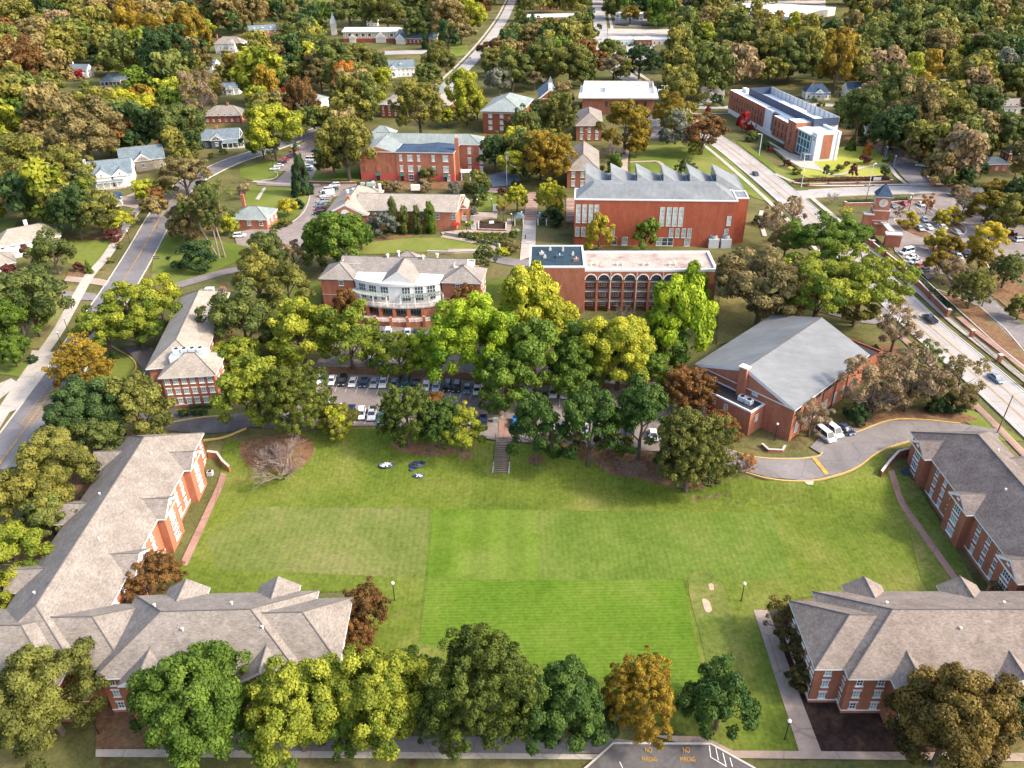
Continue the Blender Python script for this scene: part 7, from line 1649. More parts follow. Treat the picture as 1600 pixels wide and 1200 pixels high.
# flag
p = G(792, 291); r = thing('flagpole', 'white flagpole with a hanging flag beside the blue-grey drive', 'flagpole', p); m_ = MB(); m_.bar(p, (p.x, p.y, 15), .1, 'white', .06, 8); m_.ball((p.x, p.y, 15.1), .16, 'yellowpaint'); m_.build('pole', r)
m_ = MB()
for i in range(4): m_.face([(p.x + .08 + i * .25, p.y + (i % 2) * .12, 11.2 - i * .1), (p.x + .08 + (i + 1) * .25, p.y + ((i + 1) % 2) * .12, 11.1 - i * .1), (p.x + .08 + (i + 1) * .25, p.y + ((i + 1) % 2) * .12, 13.8 - i * .2), (p.x + .08 + i * .25, p.y + (i % 2) * .12, 14.0 - i * .2)], 'redpaint' if i % 2 else 'white')
m_.face([(p.x + .07, p.y - .03, 12.9), (p.x + .6, p.y - .04, 12.8), (p.x + .6, p.y - .04, 13.9), (p.x + .07, p.y - .03, 14)], 'bluepaint'); m_.build('flag', r)
# manhole, monument, black mounds of bins
for (x, y, lab) in ((1241, 1102, 'round dark manhole cover on the tan path'),): p = G(x, y); r = thing('manhole_cover', lab, 'manhole cover', p); m_ = MB(); m_.bar((p.x, p.y, p.z + .14), (p.x, p.y, p.z + .2), .42, 'black', None, 16); m_.build('cover', r); m_ = MB(); m_.bar((p.x, p.y, p.z + .13), (p.x, p.y, p.z + .17), .5, 'steel', None, 16); m_.build('rim', r)
p = G(1420, 1170); r = thing('utility_box', 'flat pale utility box lid on mulch by the bottom path', 'utility box', p); m_ = MB(); m_.box((p.x, p.y, p.z + .2), (1.1, .9, .2), 'stone', .1); m_.build('lid', r); m_ = MB(); m_.box((p.x, p.y, p.z + .1), (1.3, 1.1, .14), 'kerb', .1); m_.build('surround', r)
p = G(774, 330); r = thing('monument', 'white stone monument slab at the edge of the little lawn', 'monument', p); m_ = MB(); m_.box((p.x, p.y, 1.4), (1.6, .8, 2.4), 'white'); m_.build('slab', r); m_ = MB(); m_.box((p.x, p.y, .2), (2.4, 1.6, .4), 'stone'); m_.build('plinth', r)
p = G(768, 348); r = thing('fountain_wall', 'white pale stone seat on the paved terrace', 'bench', p); m_ = MB(); m_.box((p.x, p.y, .5), (1.8, 4.2, .25), 'white'); m_.build('seat', r); m_ = MB(); m_.box((p.x, p.y, .2), (1.3, 3.6, .4), 'stone'); m_.build('base', r)
p = G(1370, 283); r = thing('sign_board', 'low white sign in the planting at the front of the bright lawn', 'sign', p); m_ = MB(); m_.box((p.x, p.y, 1), (3.4, .3, 1.3), 'white', .1); m_.build('board', r); m_ = MB(); m_.box((p.x, p.y, .2), (3.8, .7, .4), 'brick', .1); m_.build('base', r)
p = G(248, 364); r = thing('road_sign', 'yellow diamond warning sign beside the left street', 'road sign', p); m_ = MB(); m_.bar(p, (p.x, p.y, 2.2), .04, 'steel'); m_.build('post', r); m_ = MB(); 
m_.solid([(p.x + a_, p.y - .05, 2.2 + b_) for a_, b_ in ((0, -.6), (.6, 0), (0, .6), (-.6, 0))], [(p.x + a_, p.y + .0, 2.2 + b_) for a_, b_ in ((0, -.6), (.6, 0), (0, .6), (-.6, 0))], 'yellowpaint'); m_.build('sign_plate', r)
p = G(233, 405); r = thing('bench', 'wooden bench beside the left street opposite the lawn', 'bench', p); m_ = MB(); m_.box((p.x + 2.5, p.y, .45), (2.2, .5, .08), 'wood'); m_.build('seat', r); m_ = MB(); m_.box((p.x + 2.5, p.y + .28, .8), (2.2, .06, .5), 'wood'); m_.build('backrest', r)
for s in (-1, 1): m_ = MB(); m_.box((p.x + 2.5 + s * .9, p.y, .22), (.08, .5, .44), 'black'); m_.build('leg', r)
# covered ball cages / nets on the lawn: low oval frames with dark rims
def ovalframe(px, py, w_, h_, label, rz, cloth, nm='folded_net_frame'):
    p = G(px, py); r = thing(nm, label, 'lawn net', p); m_ = MB(); n_ = 20; pts = []
    for i in range(n_): a_ = i * 6.283 / n_; x = w_ / 2 * math.cos(a_); y = h_ / 2 * math.sin(a_); pts.append(Vector((p.x + x * math.cos(rz) - y * math.sin(rz), p.y + x * math.sin(rz) + y * math.cos(rz), p.z + .3)))
    for a_, b_ in zip(pts, pts[1:] + pts[:1]): m_.bar(a_, b_, .16, 'navyscreen')
    m_.build('rim', r); m_ = MB(); c_ = Vector((p.x, p.y, p.z + .55)); rg = random.Random(int(px)); mid = [(c_ + (q - c_) * .55) + Vector((0, 0, rg.uniform(.0, .3))) for q in pts]
    for i in range(n_):
        j = (i + 1) % n_; m_.face([pts[i], pts[j], mid[j], mid[i]], 'black' if rg.random() < .55 else cloth); m_.face([mid[i], mid[j], c_], cloth if rg.random() < .55 else 'black')
    m_.build('net_cover', r)
ovalframe(604, 728, 3.3, 1.9, 'dark oval net frame with pale patches, leftmost on the upper lawn', .1, 'greyblue' if 'greyblue' in M else 'whitepanel'); ovalframe(653, 726, 3.4, 2.4, 'largest dark oval net frame on the upper lawn', .25, 'navyscreen'); ovalframe(654, 745, 2.2, 1.4, 'small dark oval frame with pale centre on the upper lawn', -.2, 'whitepanel'); ovalframe(644, 735, 1.1, .8, 'tiny round blue net bundle touching the largest dark oval frame', .2, 'bluepaint')
for x, y, lab in ((329, 742, 'grey air conditioning unit by the top end of the left dormitory'), (1414, 741, 'dark air conditioning unit by the top end of the right dormitory'), (1295, 640, 'small dark bin against the gymnasium side wall')):
    p = G(x, y); r = thing('air_conditioner' if 'air' in lab else 'waste_bin', lab, 'air conditioner' if 'air' in lab else 'bin', p); m_ = MB(); m_.box((p.x, p.y, p.z + .5), (1.2, 1.1, 1.0), 'steel' if 'grey' in lab else 'navyscreen'); m_.build('casing', r); m_ = MB(); m_.bar((p.x, p.y, p.z + 1), (p.x, p.y, p.z + 1.08), .42, 'black', None, 10); m_.build('fan_grille', r)
# people
def person(px, py, label, top, legs, rz=0, hgt=1.75, stride=.3):
    p = G(px, py); r = thing('person', label, 'person', p, rz=rz); s = hgt / 1.75
    V = [(0, 0, .93), (0, 0, 1.15), (0, 0, 1.42), (0, 0, 1.52), (0, 0, 1.64), (0, .09, .9), (stride / 2, .1, .5), (stride * .7, .1, .08), (stride + .0, .1, .04), (0, -.09, .9), (-stride * .1, -.1, .48), (-stride, -.1, .1), (-stride * .8, -.1, .04), (0, .2, 1.4), (-.08, .25, 1.14), (.06, .25, .9), (0, -.2, 1.4), (.08, -.25, 1.14), (.2, -.24, .93)]
    E = [(0, 1), (1, 2), (2, 3), (3, 4), (0, 5), (5, 6), (6, 7), (7, 8), (0, 9), (9, 10), (10, 11), (11, 12), (2, 13), (13, 14), (14, 15), (2, 16), (16, 17), (17, 18)]
    Rd = [.15, .14, .15, .06, .1, .09, .065, .045, .04, .09, .065, .045, .04, .065, .045, .035, .065, .045, .035]
    me = bpy.data.meshes.new('body'); me.from_pydata([(a * s, b * s, c * s) for a, b, c in V], E, []); me.materials.append(M[top]); me.materials.append(M[legs]); me.materials.append(M['skin'])
    o = bpy.data.objects.new('body', me); COL.objects.link(o); o.parent = r
    md = o.modifiers.new('skin', 'SKIN'); sv = me.skin_vertices[0].data
    for i, q in enumerate(Rd): sv[i].radius = (q * s, q * s)
    sv[0].use_root = True; md2 = o.modifiers.new('sub', 'SUBSURF'); md2.levels = md2.render_levels = 1
    dg = bpy.context.evaluated_depsgraph_get(); nm = bpy.data.meshes.new_from_object(o.evaluated_get(dg)); o.modifiers.clear(); o.data = nm
    nm.materials.clear(); [nm.materials.append(M[k]) for k in (top, legs, 'skin')]
    for f in nm.polygons: z = f.center.z / s; f.material_index = 1 if z < .95 and abs(f.center.y) < .2 * s else 2 if z > 1.5 or (z < 1.0) else 0
    h_ = MB(); h_.ball((-.01, 0, 1.69 * s), .115 * s, 'hair', 10); ho = bpy.data.objects.new('hair', h_.mesh('hair')); COL.objects.link(ho); ho.parent = r
person(821, 374, 'person in dark clothes walking down the pale campus steps', 'darkcloth', 'darkcloth', rad(-90)); person(355, 663, 'person in a white top crossing the dark drive beside the left residence hall', 'shirt', 'darkcloth', rad(180)); person(792, 630, 'person in a white top standing by the cars at the brick crossing', 'shirt', 'jeans', rad(200), stride=.1)
# ============================================================ PLANTS
SH = []
def bush(px, py, w_, col, label, hs=.8, name='shrub'): return tree(px, py, w_, 'shrub', col, hs / .8, label=label, name=name, cat='shrub')
def hedge(px, wd, h, label, col='dark'):
    P = [V2(G(x, y)) for x, y in px]; c = sum(P, Vector((0, 0))) / len(P); r = thing('hedge', label, 'hedge', (c.x, c.y, H(c.x, c.y)))
    rg = np.random.default_rng(int(px[0][0])); pts = []; 
    L_ = sum((b - a).length for a, b in zip(P, P[1:])); n_ = int(L_ * (wd + 2 * h) * 14)
    V = []; tint = []
    for a_, b_ in zip(P, P[1:]):
        k = int(n_ * (b_ - a_).length / L_); t = rg.random(k); w = rg.uniform(-1, 1, k); hh = rg.uniform(0, 1, k); face = rg.random(k) < wd / (wd + 2 * h)
        hh = np.where(face, 1.0, hh); w = np.where(face, w, np.sign(w)); hh = hh - .12 * np.abs(w) * (hh > .8) + rg.normal(0, .04, k)
        d_ = (b_ - a_).normalized(); n__ = np.array([-d_.y, d_.x]); x = a_.x + (b_.x - a_.x) * t + n__[0] * w * wd / 2; y = a_.y + (b_.y - a_.y) * t + n__[1] * w * wd / 2; z = hh * h + H(a_.x, a_.y)
        c_ = np.stack([x, y, z], 1) + rg.normal(0, .06, (k, 3)); v1 = rg.normal(size=(k, 3)); v1 /= np.linalg.norm(v1, axis=1)[:, None]; v2 = np.cross(v1, rg.normal(size=(k, 3))); v2 /= np.linalg.norm(v2, axis=1)[:, None]; s = .22
        V.append(np.stack([c_ - v1 * s, c_ + v2 * s * .7, c_ + v1 * s, c_ - v2 * s * .7], 1).reshape(-1, 3)); tint.append(np.repeat(np.clip(.5 + .25 * rg.normal(size=k), 0, 1), 4))
    V = np.concatenate(V) - np.array([c.x, c.y, H(c.x, c.y)]); tint = np.concatenate(tint); n4 = len(V) // 4
    me = bpy.data.meshes.new('foliage'); me.from_pydata(V.tolist(), [], [[4 * i, 4 * i + 1, 4 * i + 2, 4 * i + 3] for i in range(n4)]); at = me.attributes.new('tint', 'FLOAT', 'POINT'); at.data.foreach_set('value', tint.astype(np.float32)); me.materials.append(M['leaf_' + col]); o = bpy.data.objects.new('foliage', me); COL.objects.link(o); o.parent = r
    m_ = MB()
    for a_, b_ in zip(P, P[1:]): dd = math.atan2((b_ - a_).y, (b_ - a_).x); q = (a_ + b_) / 2; m_.box((q.x, q.y, H(q.x, q.y) + h * .44), ((b_ - a_).length, wd * .8, h * .85), 'bark', dd)
    m_.build('branches', r)
hedge([(1415, 423), (1440, 447), (1462, 470), (1484, 490)], 2.6, 1.8, 'long dark clipped hedge behind the tall brick boundary wall'); hedge([(1322, 317), (1370, 316), (1418, 313)], 1.4, 1.1, 'low dark hedge behind the wall near the clock tower'); hedge([(1350, 362), (1366, 378), (1384, 396)], 1.6, 1.3, 'dark hedge inside the gateway wall below the clock tower'); hedge([(425, 358), (440, 356), (455, 350)], 1.8, 1.2, 'clipped hedge by the drive right of the brick cottage', 'green'); hedge([(1208, 236), (1230, 254), (1252, 268)], 1.0, .9, 'thin hedge along the modern library forecourt', 'olive'); hedge([(752, 348), (770, 346), (788, 349)], 1.6, .9, 'low hedge on the planter in front of the terrace', 'olive'); hedge([(962, 40), (982, 41)], 2.5, 1.4, 'dark hedge in the far car park left part'); hedge([(1002, 41), (1040, 41)], 2.5, 1.4, 'dark hedge in the far car park right part'); hedge([(1240, 284), (1290, 282), (1340, 281), (1388, 280)], 3, 1.0, 'planting strip of dull purple shrubs behind the low front wall', 'maroon'); hedge([(298, 637), (318, 635), (334, 636)], 2.2, 1.3, 'clipped dark hedge against the front of the left residence hall')
for i, x in enumerate((284, 297, 309, 319)): bush(x, 646 - i * .7, 13, 'dark', ['leftmost', 'second', 'third', 'rightmost'][i] + ' of four round clipped bushes before the left residence hall', .9)
B = [(122, 418, 17, 'maroon', 'round purple bush by the driveway of the left lawn'), (144, 426, 7, 'green', 'tiny green bush beside the pointed shrub at left'), (178, 557, 17, 'dark', 'round dark bush on the lawn left of the residence hall'), (305, 403, 58, 'dark', 'large dense dark green bush on the lawn by the pine trunks'), (1340, 648, 40, 'dark', 'round dark shrub on straw near the gymnasium drive'), (1366, 548, 20, 'dark', 'round dark bush at the right corner of the gymnasium'), (1490, 632, 38, 'dark', 'dark shrub mass at the right end of the bare tan trees'), (1462, 633, 34, 'dark', 'dark shrub under the tan trees near the right dormitory'),
     (466, 320, 18, 'dark', 'dark round bush beside the small yellow tree'), (444, 349, 20, 'olive', 'olive shrub right of the brick cottage'), (414, 343, 18, 'forest', 'green shrub at the corner of the brick cottage'), (600, 353, 48, 'grey', 'wide grey-green shrub left of the pointed evergreens'), (732, 350, 8, 'bright', 'small bright green ball shrub by the dining hall portico'), (750, 313, 22, 'forest', 'green shrub mass left of the little lawn'), (752, 300, 24, 'dark', 'dark shrub above the little lawn'), (783, 300, 14, 'maroon', 'flat purple shrub behind the little lawn'),
     (740, 330, 14, 'grey', 'blue-grey shrub at the little lawn edge'), (712, 270, 22, 'tan', 'brownish shrub by the white porch'), (745, 286, 40, 'olive', 'olive shrub in front of the white porch'), (565, 292, 16, 'maroon', 'dark red shrub at the left end of the old hall'), (600, 291, 18, 'olive', 'shrub below the left part of the old hall'), (618, 294, 22, 'tan', 'tan bare shrub below the old hall'), (660, 292, 26, 'tan', 'broad tan shrub below the middle of the old hall'), (668, 275, 28, 'forest', 'green-brown shrub against the pink base of the old hall'), (710, 294, 24, 'grey', 'grey leafless shrub at the right end of the old hall'), (805, 288, 14, 'dark', 'small dark shrub by the flagpole'),
     (802, 270, 16, 'olive', 'round shrub inside the drive loop'), (862, 340, 36, 'dark', 'dark shrub mass left of the big plain brick building'), (800, 388, 26, 'brown', 'brown shrub beside the pale steps'), (785, 395, 22, 'yg', 'yellow-green shrub left of the pale steps'), (803, 366, 14, 'green', 'green shrub at the top of the pale steps bank'), (1155, 362, 18, 'brown', 'brown shrub at the right corner of the plain brick building'), (1185, 345, 18, 'dark', 'dark shrub near the path right of the plain brick building'), (950, 248 + 25, 14, 'green', 'green shrub behind the classroom block'),
     (1301, 214, 12, 'dark', 'dark shrub by the library bright lawn'), (1348, 221, 16, 'dark', 'round dark shrub near the side lot'), (1330, 196, 14, 'dark', 'small dark shrub among the library planting'), (1302, 189, 10, 'olive', 'olive shrub behind the modern library'), (1352, 250, 20, 'maroon', 'low purple shrub on the bright lawn'), (1312, 264, 14, 'olive', 'low shrub beside the curving path'), (1244, 268, 14, 'olive', 'olive shrub at the left of the bright lawn'), (1231, 256, 12, 'maroon', 'dull red shrub below the modern library front'), (1174, 214, 20, 'forest', 'green shrub in front of the modern library'), (1196, 228, 14, 'dark', 'dark shrub at the foot of the brick bay of the library'), (1204, 235, 8, 'red', 'small bright red shrub on the library forecourt'), (1278, 241, 18, 'yg', 'yellow-green shrub against the library end wall'), (1299, 238, 12, 'dark', 'dark narrow shrub at the library corner'),
     (1394, 378, 12, 'dark', 'dark shrub at the gateway wall'), (1500, 300, 24, 'tan', 'tan-green shrub by the car park entry'), (1550, 305, 30, 'dark', 'dark shrub at the edge of the right car park'), (1440, 252, 16, 'green', 'green shrub by the small side lot'), (1400, 225, 24, 'dark', 'dark shrub beside the fence behind the side lot'), (1272, 158, 10, 'dark', 'small dark bush in front of the navy-roofed cottage'), (1283, 164, 14, 'olive', 'round olive bush on the street verge behind the library'), (1315, 170, 26, 'dark', 'dark green shrub left of the white vehicle'), (1310, 190, 18, 'olive', 'olive-tinged shrub behind the modern library garden'), (1120, 158, 22, 'dark', 'dark shrub in front of the grey-roofed cottage'), (1006, 182, 18, 'forest', 'green shrubs at the front of the white flat-roofed hall'), (1034, 172, 16, 'olive', 'shrubs right of the white flat-roofed hall'), (869, 219 + 48, 10, 'dark', 'tiny dark shrub at the classroom block'),
     (348, 237, 12, 'forest', 'small shrub in front of the dark slate house'), (330, 244, 10, 'olive', 'low shrub on the slate house lawn'), (378, 300, 12, 'tan', 'tan shrub on the grass by the bend'), (228, 300, 30, 'yg', 'yellow-green shrub by the driveway near the left street'), (224, 322, 16, 'olive', 'small olive shrub at the pavement'), (173, 407, 12, 'olive', 'low shrub on the pavement verge at left'), (187, 384, 12, 'olive', 'low olive shrub higher on the pavement verge'), (178, 368, 26, 'maroon', 'dark hedge-like shrub at the top of the left lawn'), (50, 562, 16, 'dark', 'dark shrub beside the pale driveway at left'), (1240, 960, 34, 'brown', 'brown leafy shrub at the upper left corner of the bottom right dormitory'), (1445, 905 - 350, 14, 'brown', 'brown shrub beside the street near the gymnasium'), (1428, 545, 22, 'brown', 'brownish round shrub by the street edge'), (495, 240, 18, 'dark', 'dark shrub at the right of the upper left car park'), (497, 490, 14, 'dark', 'dark shrub at the left corner of the curved building')]
for b_ in B: bush(b_[0], b_[1], b_[2], b_[3], b_[4])
rg = random.Random(9); k_ = 0
for row, y in ((0, 368), (1, 374), (2, 380)):
    for i in range(8 - row):
        x = 722 + row * 14 + i * 9.5; k_ += 1
        bush(x, y + (i * .3 - 1) * (row + .3), 10.5, 'forest' if rg.random() < .6 else 'olive', f"{['top', 'middle', 'lowest'][row]} row of clipped shrubs in the sloping bed, {['first', 'second', 'third', 'fourth', 'fifth', 'sixth', 'seventh', 'eighth'][i]} from left", .9)
tree(138, 421, 13, 'cone', 'green', .8, label='small pointed green conifer by the left driveway')
# ---------- individual trees: x, y, px width, kind, colour, height factor
TL = [
 (70, 1088, 168, 'round', 'olive', .95), (70, 1060, 90, 'round', 'brown', .9), (302, 1102, 188, 'round', 'green', 1.0), (462, 1114, 165, 'round', 'midyg', 1.0), (530, 1130, 90, 'round', 'green', 1), (390, 1080, 90, 'round', 'green', 1), (600, 1092, 160, 'round', 'midyg', 1.0), (640, 1068, 100, 'round', 'green', 1), (690, 1130, 90, 'dense', 'forest', 1), (755, 1086, 190, 'dense', 'dkgreen2', 1.0), (880, 1104, 142, 'round', 'dkgreen', 1.0), (930, 1130, 70, 'round', 'dark', 1), (999, 1090, 126, 'dense', 'gold', 1.15), (1126, 1099, 112, 'round', 'dkgreen', 1.0), (1487, 1130, 185, 'round', 'dkbrown', 1), (1590, 1115, 80, 'round', 'dark', 1), (1470, 1100, 90, 'round', 'dkgreen2', 1),
 (567, 952, 82, 'dense', 'rust', 1), (555, 1000, 70, 'dense', 'rust', 1), (232, 905, 106, 'dense', 'rust', .8), (1222, 965, 60, 'sparse', 'dkbrown', 1), (1255, 1010, 64, 'round', 'dkbrown', 1), (1262, 1058, 50, 'round', 'dkbrown', 1), (1570, 925, 50, 'dense', 'brown', 1),
 (435, 705, 118, 'bare', 'bareC', .8), (418, 700, 80, 'bare', 'bareC', .8), (398, 612, 112, 'round', 'midyg', 1.05), (455, 630, 122, 'dense', 'dkgreen2', 1), (525, 650, 66, 'oak', 'olive', 1), (525, 660, 50, 'round', 'yg', 1), (635, 652, 92, 'dense', 'dkgreen2', 1.1), (683, 662, 74, 'dense', 'dkgreen', 1.1), (678, 632, 40, 'round', 'rust', .8), (722, 672, 72, 'oak', 'yg', 1.1), (725, 650, 44, 'sparse', 'yg', 1.1), (838, 670, 84, 'pine', 'dkgreen', 1.2), (883, 690, 60, 'oak', 'brown', 1), (922, 662, 98, 'pine', 'dkgreen', 1.15), (1003, 652, 104, 'pine', 'dkgreen', 1.1), (955, 692, 60, 'oak', 'olive', 1), (1078, 706, 122, 'dense', 'olive', 1.15), (1080, 720, 90, 'dense', 'forest', 1), (985, 722, 62, 'bare', 'bareC', .8), (1030, 735, 40, 'bare', 'bareC', .8), (1158, 715, 56, 'bare', 'bareC', 1), (1168, 722, 30, 'sparse', 'orange', 1), (1080, 610, 86, 'dense', 'rust', .85), (1065, 598, 50, 'dense', 'orange', .8), (1125, 668, 70, 'dense', 'rust', .7),
 (380, 505, 104, 'round', 'forest', 1), (400, 430, 80, 'pine', 'olive', 1), (450, 452, 80, 'pine', 'olive', 1), (418, 398, 60, 'pine', 'forest', 1.1), (372, 560, 70, 'round', 'midyg', 1), (470, 522, 104, 'round', 'midyg', 1), (440, 520, 60, 'round', 'green', 1), (546, 530, 96, 'round', 'midyg', 1), (540, 512, 40, 'round', 'yellow', .8), (622, 555, 76, 'round', 'midyg', 1), (665, 555, 66, 'round', 'bright', 1), (745, 535, 130, 'round', 'bright', 1.1), (822, 485, 112, 'tall', 'yg', 1), (835, 560, 110, 'round', 'green', 1.1), (800, 520, 90, 'round', 'bright', 1), (905, 555, 100, 'round', 'green', 1), (968, 550, 122, 'round', 'yg', 1), (985, 520, 50, 'round', 'yellow', 1), (1058, 500, 112, 'tall', 'bright', 1), (1080, 455, 62, 'tall', 'bright', 1), (790, 600, 90, 'round', 'green', 1), (720, 500, 70, 'round', 'yg', 1), (860, 500, 80, 'round', 'yg', 1), (895, 590, 80, 'round', 'green', 1), (1010, 580, 70, 'round', 'green', 1), (1040, 540, 80, 'round', 'green', 1),  (470, 75, 66, 'round', 'forest', 1), (515, 98, 66, 'round', 'forest', 1), (560, 92, 50, 'round', 'olive', 1), (592, 100, 34, 'dense', 'forest', 1), (500, 118, 44, 'round', 'brown', 1), (565, 120, 44, 'round', 'olive', 1), (585, 145, 36, 'round', 'yg', 1), (600, 122, 34, 'dense', 'yg', 1), (666, 118, 40, 'round', 'forest', 1), (545, 15, 60, 'round', 'forest', 1), (605, 18, 56, 'round', 'olive', 1), (700, 30, 60, 'round', 'brown', 1), (735, 22, 54, 'round', 'yg', 1), (655, 40, 44, 'round', 'forest', 1), (700, 55, 36, 'round', 'dark', 1), (720, 48, 40, 'oak', 'brown', 1), (890, 100, 60, 'round', 'olive', 1), (850, 92, 60, 'round', 'forest', 1), (800, 110, 56, 'round', 'forest', 1), (780, 125, 40, 'round', 'grey', 1), (912, 112, 40, 'round', 'forest', 1), (835, 122, 36, 'oak', 'tan', 1), (855, 118, 18, 'round', 'orange', 1), (880, 145, 34, 'round', 'brown', 1), (770, 75, 44, 'oak', 'rust', 1), (1000, 95, 50, 'dense', 'dark', 1), (960, 100, 50, 'oak', 'tan', 1), (955, 80, 40, 'round', 'forest', 1),
 (541, 478, 46, 'tall', 'rust', 1), (548, 488, 34, 'round', 'forest', 1), (732, 472, 54, 'dense', 'rust', 1), (758, 400, 36, 'dense', 'forest', 1), (525, 376, 96, 'round', 'green', 1), (500, 392, 60, 'round', 'forest', 1), (458, 398, 46, 'sparse', 'tan', 1), (563, 368, 40, 'round', 'green', 1),
 (1194, 436, 146, 'oak', 'brown', 1.1), (1160, 425, 64, 'oak', 'brown', 1), (1215, 475, 80, 'oak', 'brown', 1), (1282, 442, 140, 'oak', 'midyg', 1.2), (1352, 432, 130, 'oak', 'midyg', 1.2), (1290, 368, 116, 'oak', 'green', 1), (1340, 478, 70, 'oak', 'olive', 1), (1218, 345, 60, 'sparse', 'tan', 1), (1230, 375, 56, 'oak', 'brown', 1), (1242, 325, 40, 'sparse', 'tan', 1), (1302, 303, 28, 'bare', 'bareC', 1), (1322, 330, 22, 'sparse', 'yg', .6),
 (1402, 510, 64, 'sparse', 'tan', 1), (1368, 600, 96, 'sparse', 'tan', 1), (1372, 615, 70, 'oak', 'tan', 1), (1430, 588, 92, 'sparse', 'tan', 1), (1425, 605, 70, 'oak', 'brown', 1), (1500, 592, 76, 'sparse', 'brown', 1), (1462, 590, 60, 'oak', 'brown', 1), (1450, 555, 50, 'sparse', 'forest', 1), (1505, 620, 50, 'oak', 'brown', 1), (1270, 650, 60, 'sparse', 'tan', .9), (1540, 420 + 40, 30, 'sparse', 'tan', 1),
 (126, 572, 94, 'dense', 'gold', .9), (200, 485, 120, 'oak', 'midyg', 1.1), (160, 505, 100, 'oak', 'midyg', 1.1), (245, 460, 76, 'oak', 'yg', 1.1), (220, 510, 70, 'oak', 'green', 1.1), (130, 650, 118, 'round', 'dark', 1), (212, 640, 108, 'round', 'olive', 1), (150, 690, 80, 'round', 'forest', 1), (82, 735, 118, 'round', 'olive', .95), (48, 775, 112, 'round', 'olive', 1), (75, 810, 80, 'round', 'forest', 1), (22, 868, 96, 'round', 'midyg', 1), (5, 930, 70, 'round', 'midyg', 1), (45, 470, 110, 'round', 'forest', 1), (30, 500, 80, 'round', 'green', 1), (18, 548, 52, 'round', 'green', 1), (82, 395, 62, 'round', 'forest', 1), (15, 425, 26, 'dense', 'maroon', 1), (50, 395, 34, 'sparse', 'maroon', 1), (115, 330, 70, 'dense', 'dark', 1.2), (150, 330, 70, 'round', 'olive', 1), (185, 345, 46, 'oak', 'yg', 1), (205, 340, 22, 'sparse', 'tan', 1),
 (300, 345, 74, 'round', 'brown', 1), (282, 352, 40, 'round', 'maroon', .9), (330, 320, 60, 'sparse', 'forest', 1.2), (318, 330, 34, 'round', 'orange', .8), (355, 350, 30, 'yw', 'yg', 1),
 (470, 282, 33, 'cone', 'dark', 1.2), (448, 323, 28, 'round', 'yellow', 1), (380, 295, 24, 'sparse', 'tan', 1), (425, 203, 86, 'round', 'yg', 1), (408, 220, 50, 'round', 'green', 1), (540, 228, 90, 'round', 'olive', 1.1), (520, 250, 50, 'round', 'forest', 1), (540, 125, 44, 'tall', 'orange', 1), (545, 155, 50, 'tall', 'olive', 1.1), (470, 160, 58, 'tall', 'rust', 1.0), (452, 148, 30, 'round', 'red', 1), (655, 168, 88, 'dense', 'olive', 1), (698, 180, 34, 'dense', 'yg', 1), (728, 150, 56, 'tall', 'yg', 1.1), (745, 160, 34, 'tall', 'gold', 1.1), (773, 238, 46, 'dense', 'dark', 1.2), (818, 202, 56, 'dense', 'forest', 1.2), (868, 182, 66, 'dense', 'olive', 1.1), (850, 220, 40, 'dense', 'forest', 1), (860, 246, 88, 'dense', 'gold', .95), (845, 252, 60, 'dense', 'orange', .9), (808, 308, 38, 'dense', 'yg', 1.1), (862, 308, 46, 'dense', 'yg', 1.1), (868, 325, 30, 'dense', 'yellow', 1.1), (786, 325, 22, 'sparse', 'gold', 1.3), (978, 198, 72, 'round', 'gold', 1.05), (960, 228, 46, 'bare', 'bareC', 1), (995, 225, 34, 'round', 'gold', 1.1), (958, 258, 30, 'tall', 'green', 1), (1072, 264, 34, 'dense', 'forest', .8), (1100, 203, 74, 'oak', 'rust', 1), (1078, 195, 36, 'oak', 'red', 1), (1066, 150, 62, 'round', 'olive', 1.1), (1050, 175, 50, 'round', 'gold', 1), (1075, 220, 22, 'bare', 'bareC', 1), (1010, 366, 40, 'tall', 'green', 1), (936, 367, 42, 'tall', 'yellow', .95), (897, 470 + 5, 34, 'bare', 'bareC', 1), (975, 478, 36, 'bare', 'bareC', 1),
 (1421, 345, 28, 'round', 'yellow', .8), (1472, 340, 26, 'round', 'yellow', .9), (1492, 338, 26, 'round', 'yellow', .9), (1462, 375, 34, 'round', 'yellow', .9), (1486, 383, 36, 'round', 'gold', .9), (1545, 372, 52, 'round', 'yellow', .9), (1468, 410, 38, 'round', 'gold', 1), (1535, 400, 40, 'round', 'gold', 1), (1492, 428, 54, 'sparse', 'tan', 1), (1500, 425, 40, 'oak', 'brown', 1), (1522, 452, 62, 'dense', 'olive', 1), (1574, 423, 54, 'dense', 'forest', 1), (1404, 330, 16, 'sparse', 'tan', 1), (1450, 318, 22, 'sparse', 'orange', 1.1), (1510, 312, 34, 'sparse', 'tan', 1), (1545, 325, 56, 'round', 'gold', .9), (1580, 335, 60, 'round', 'olive', 1), (1560, 290, 40, 'oak', 'gold', 1), (1590, 300, 40, 'dense', 'dark', 1), (1595, 480, 40, 'round', 'olive', 1),
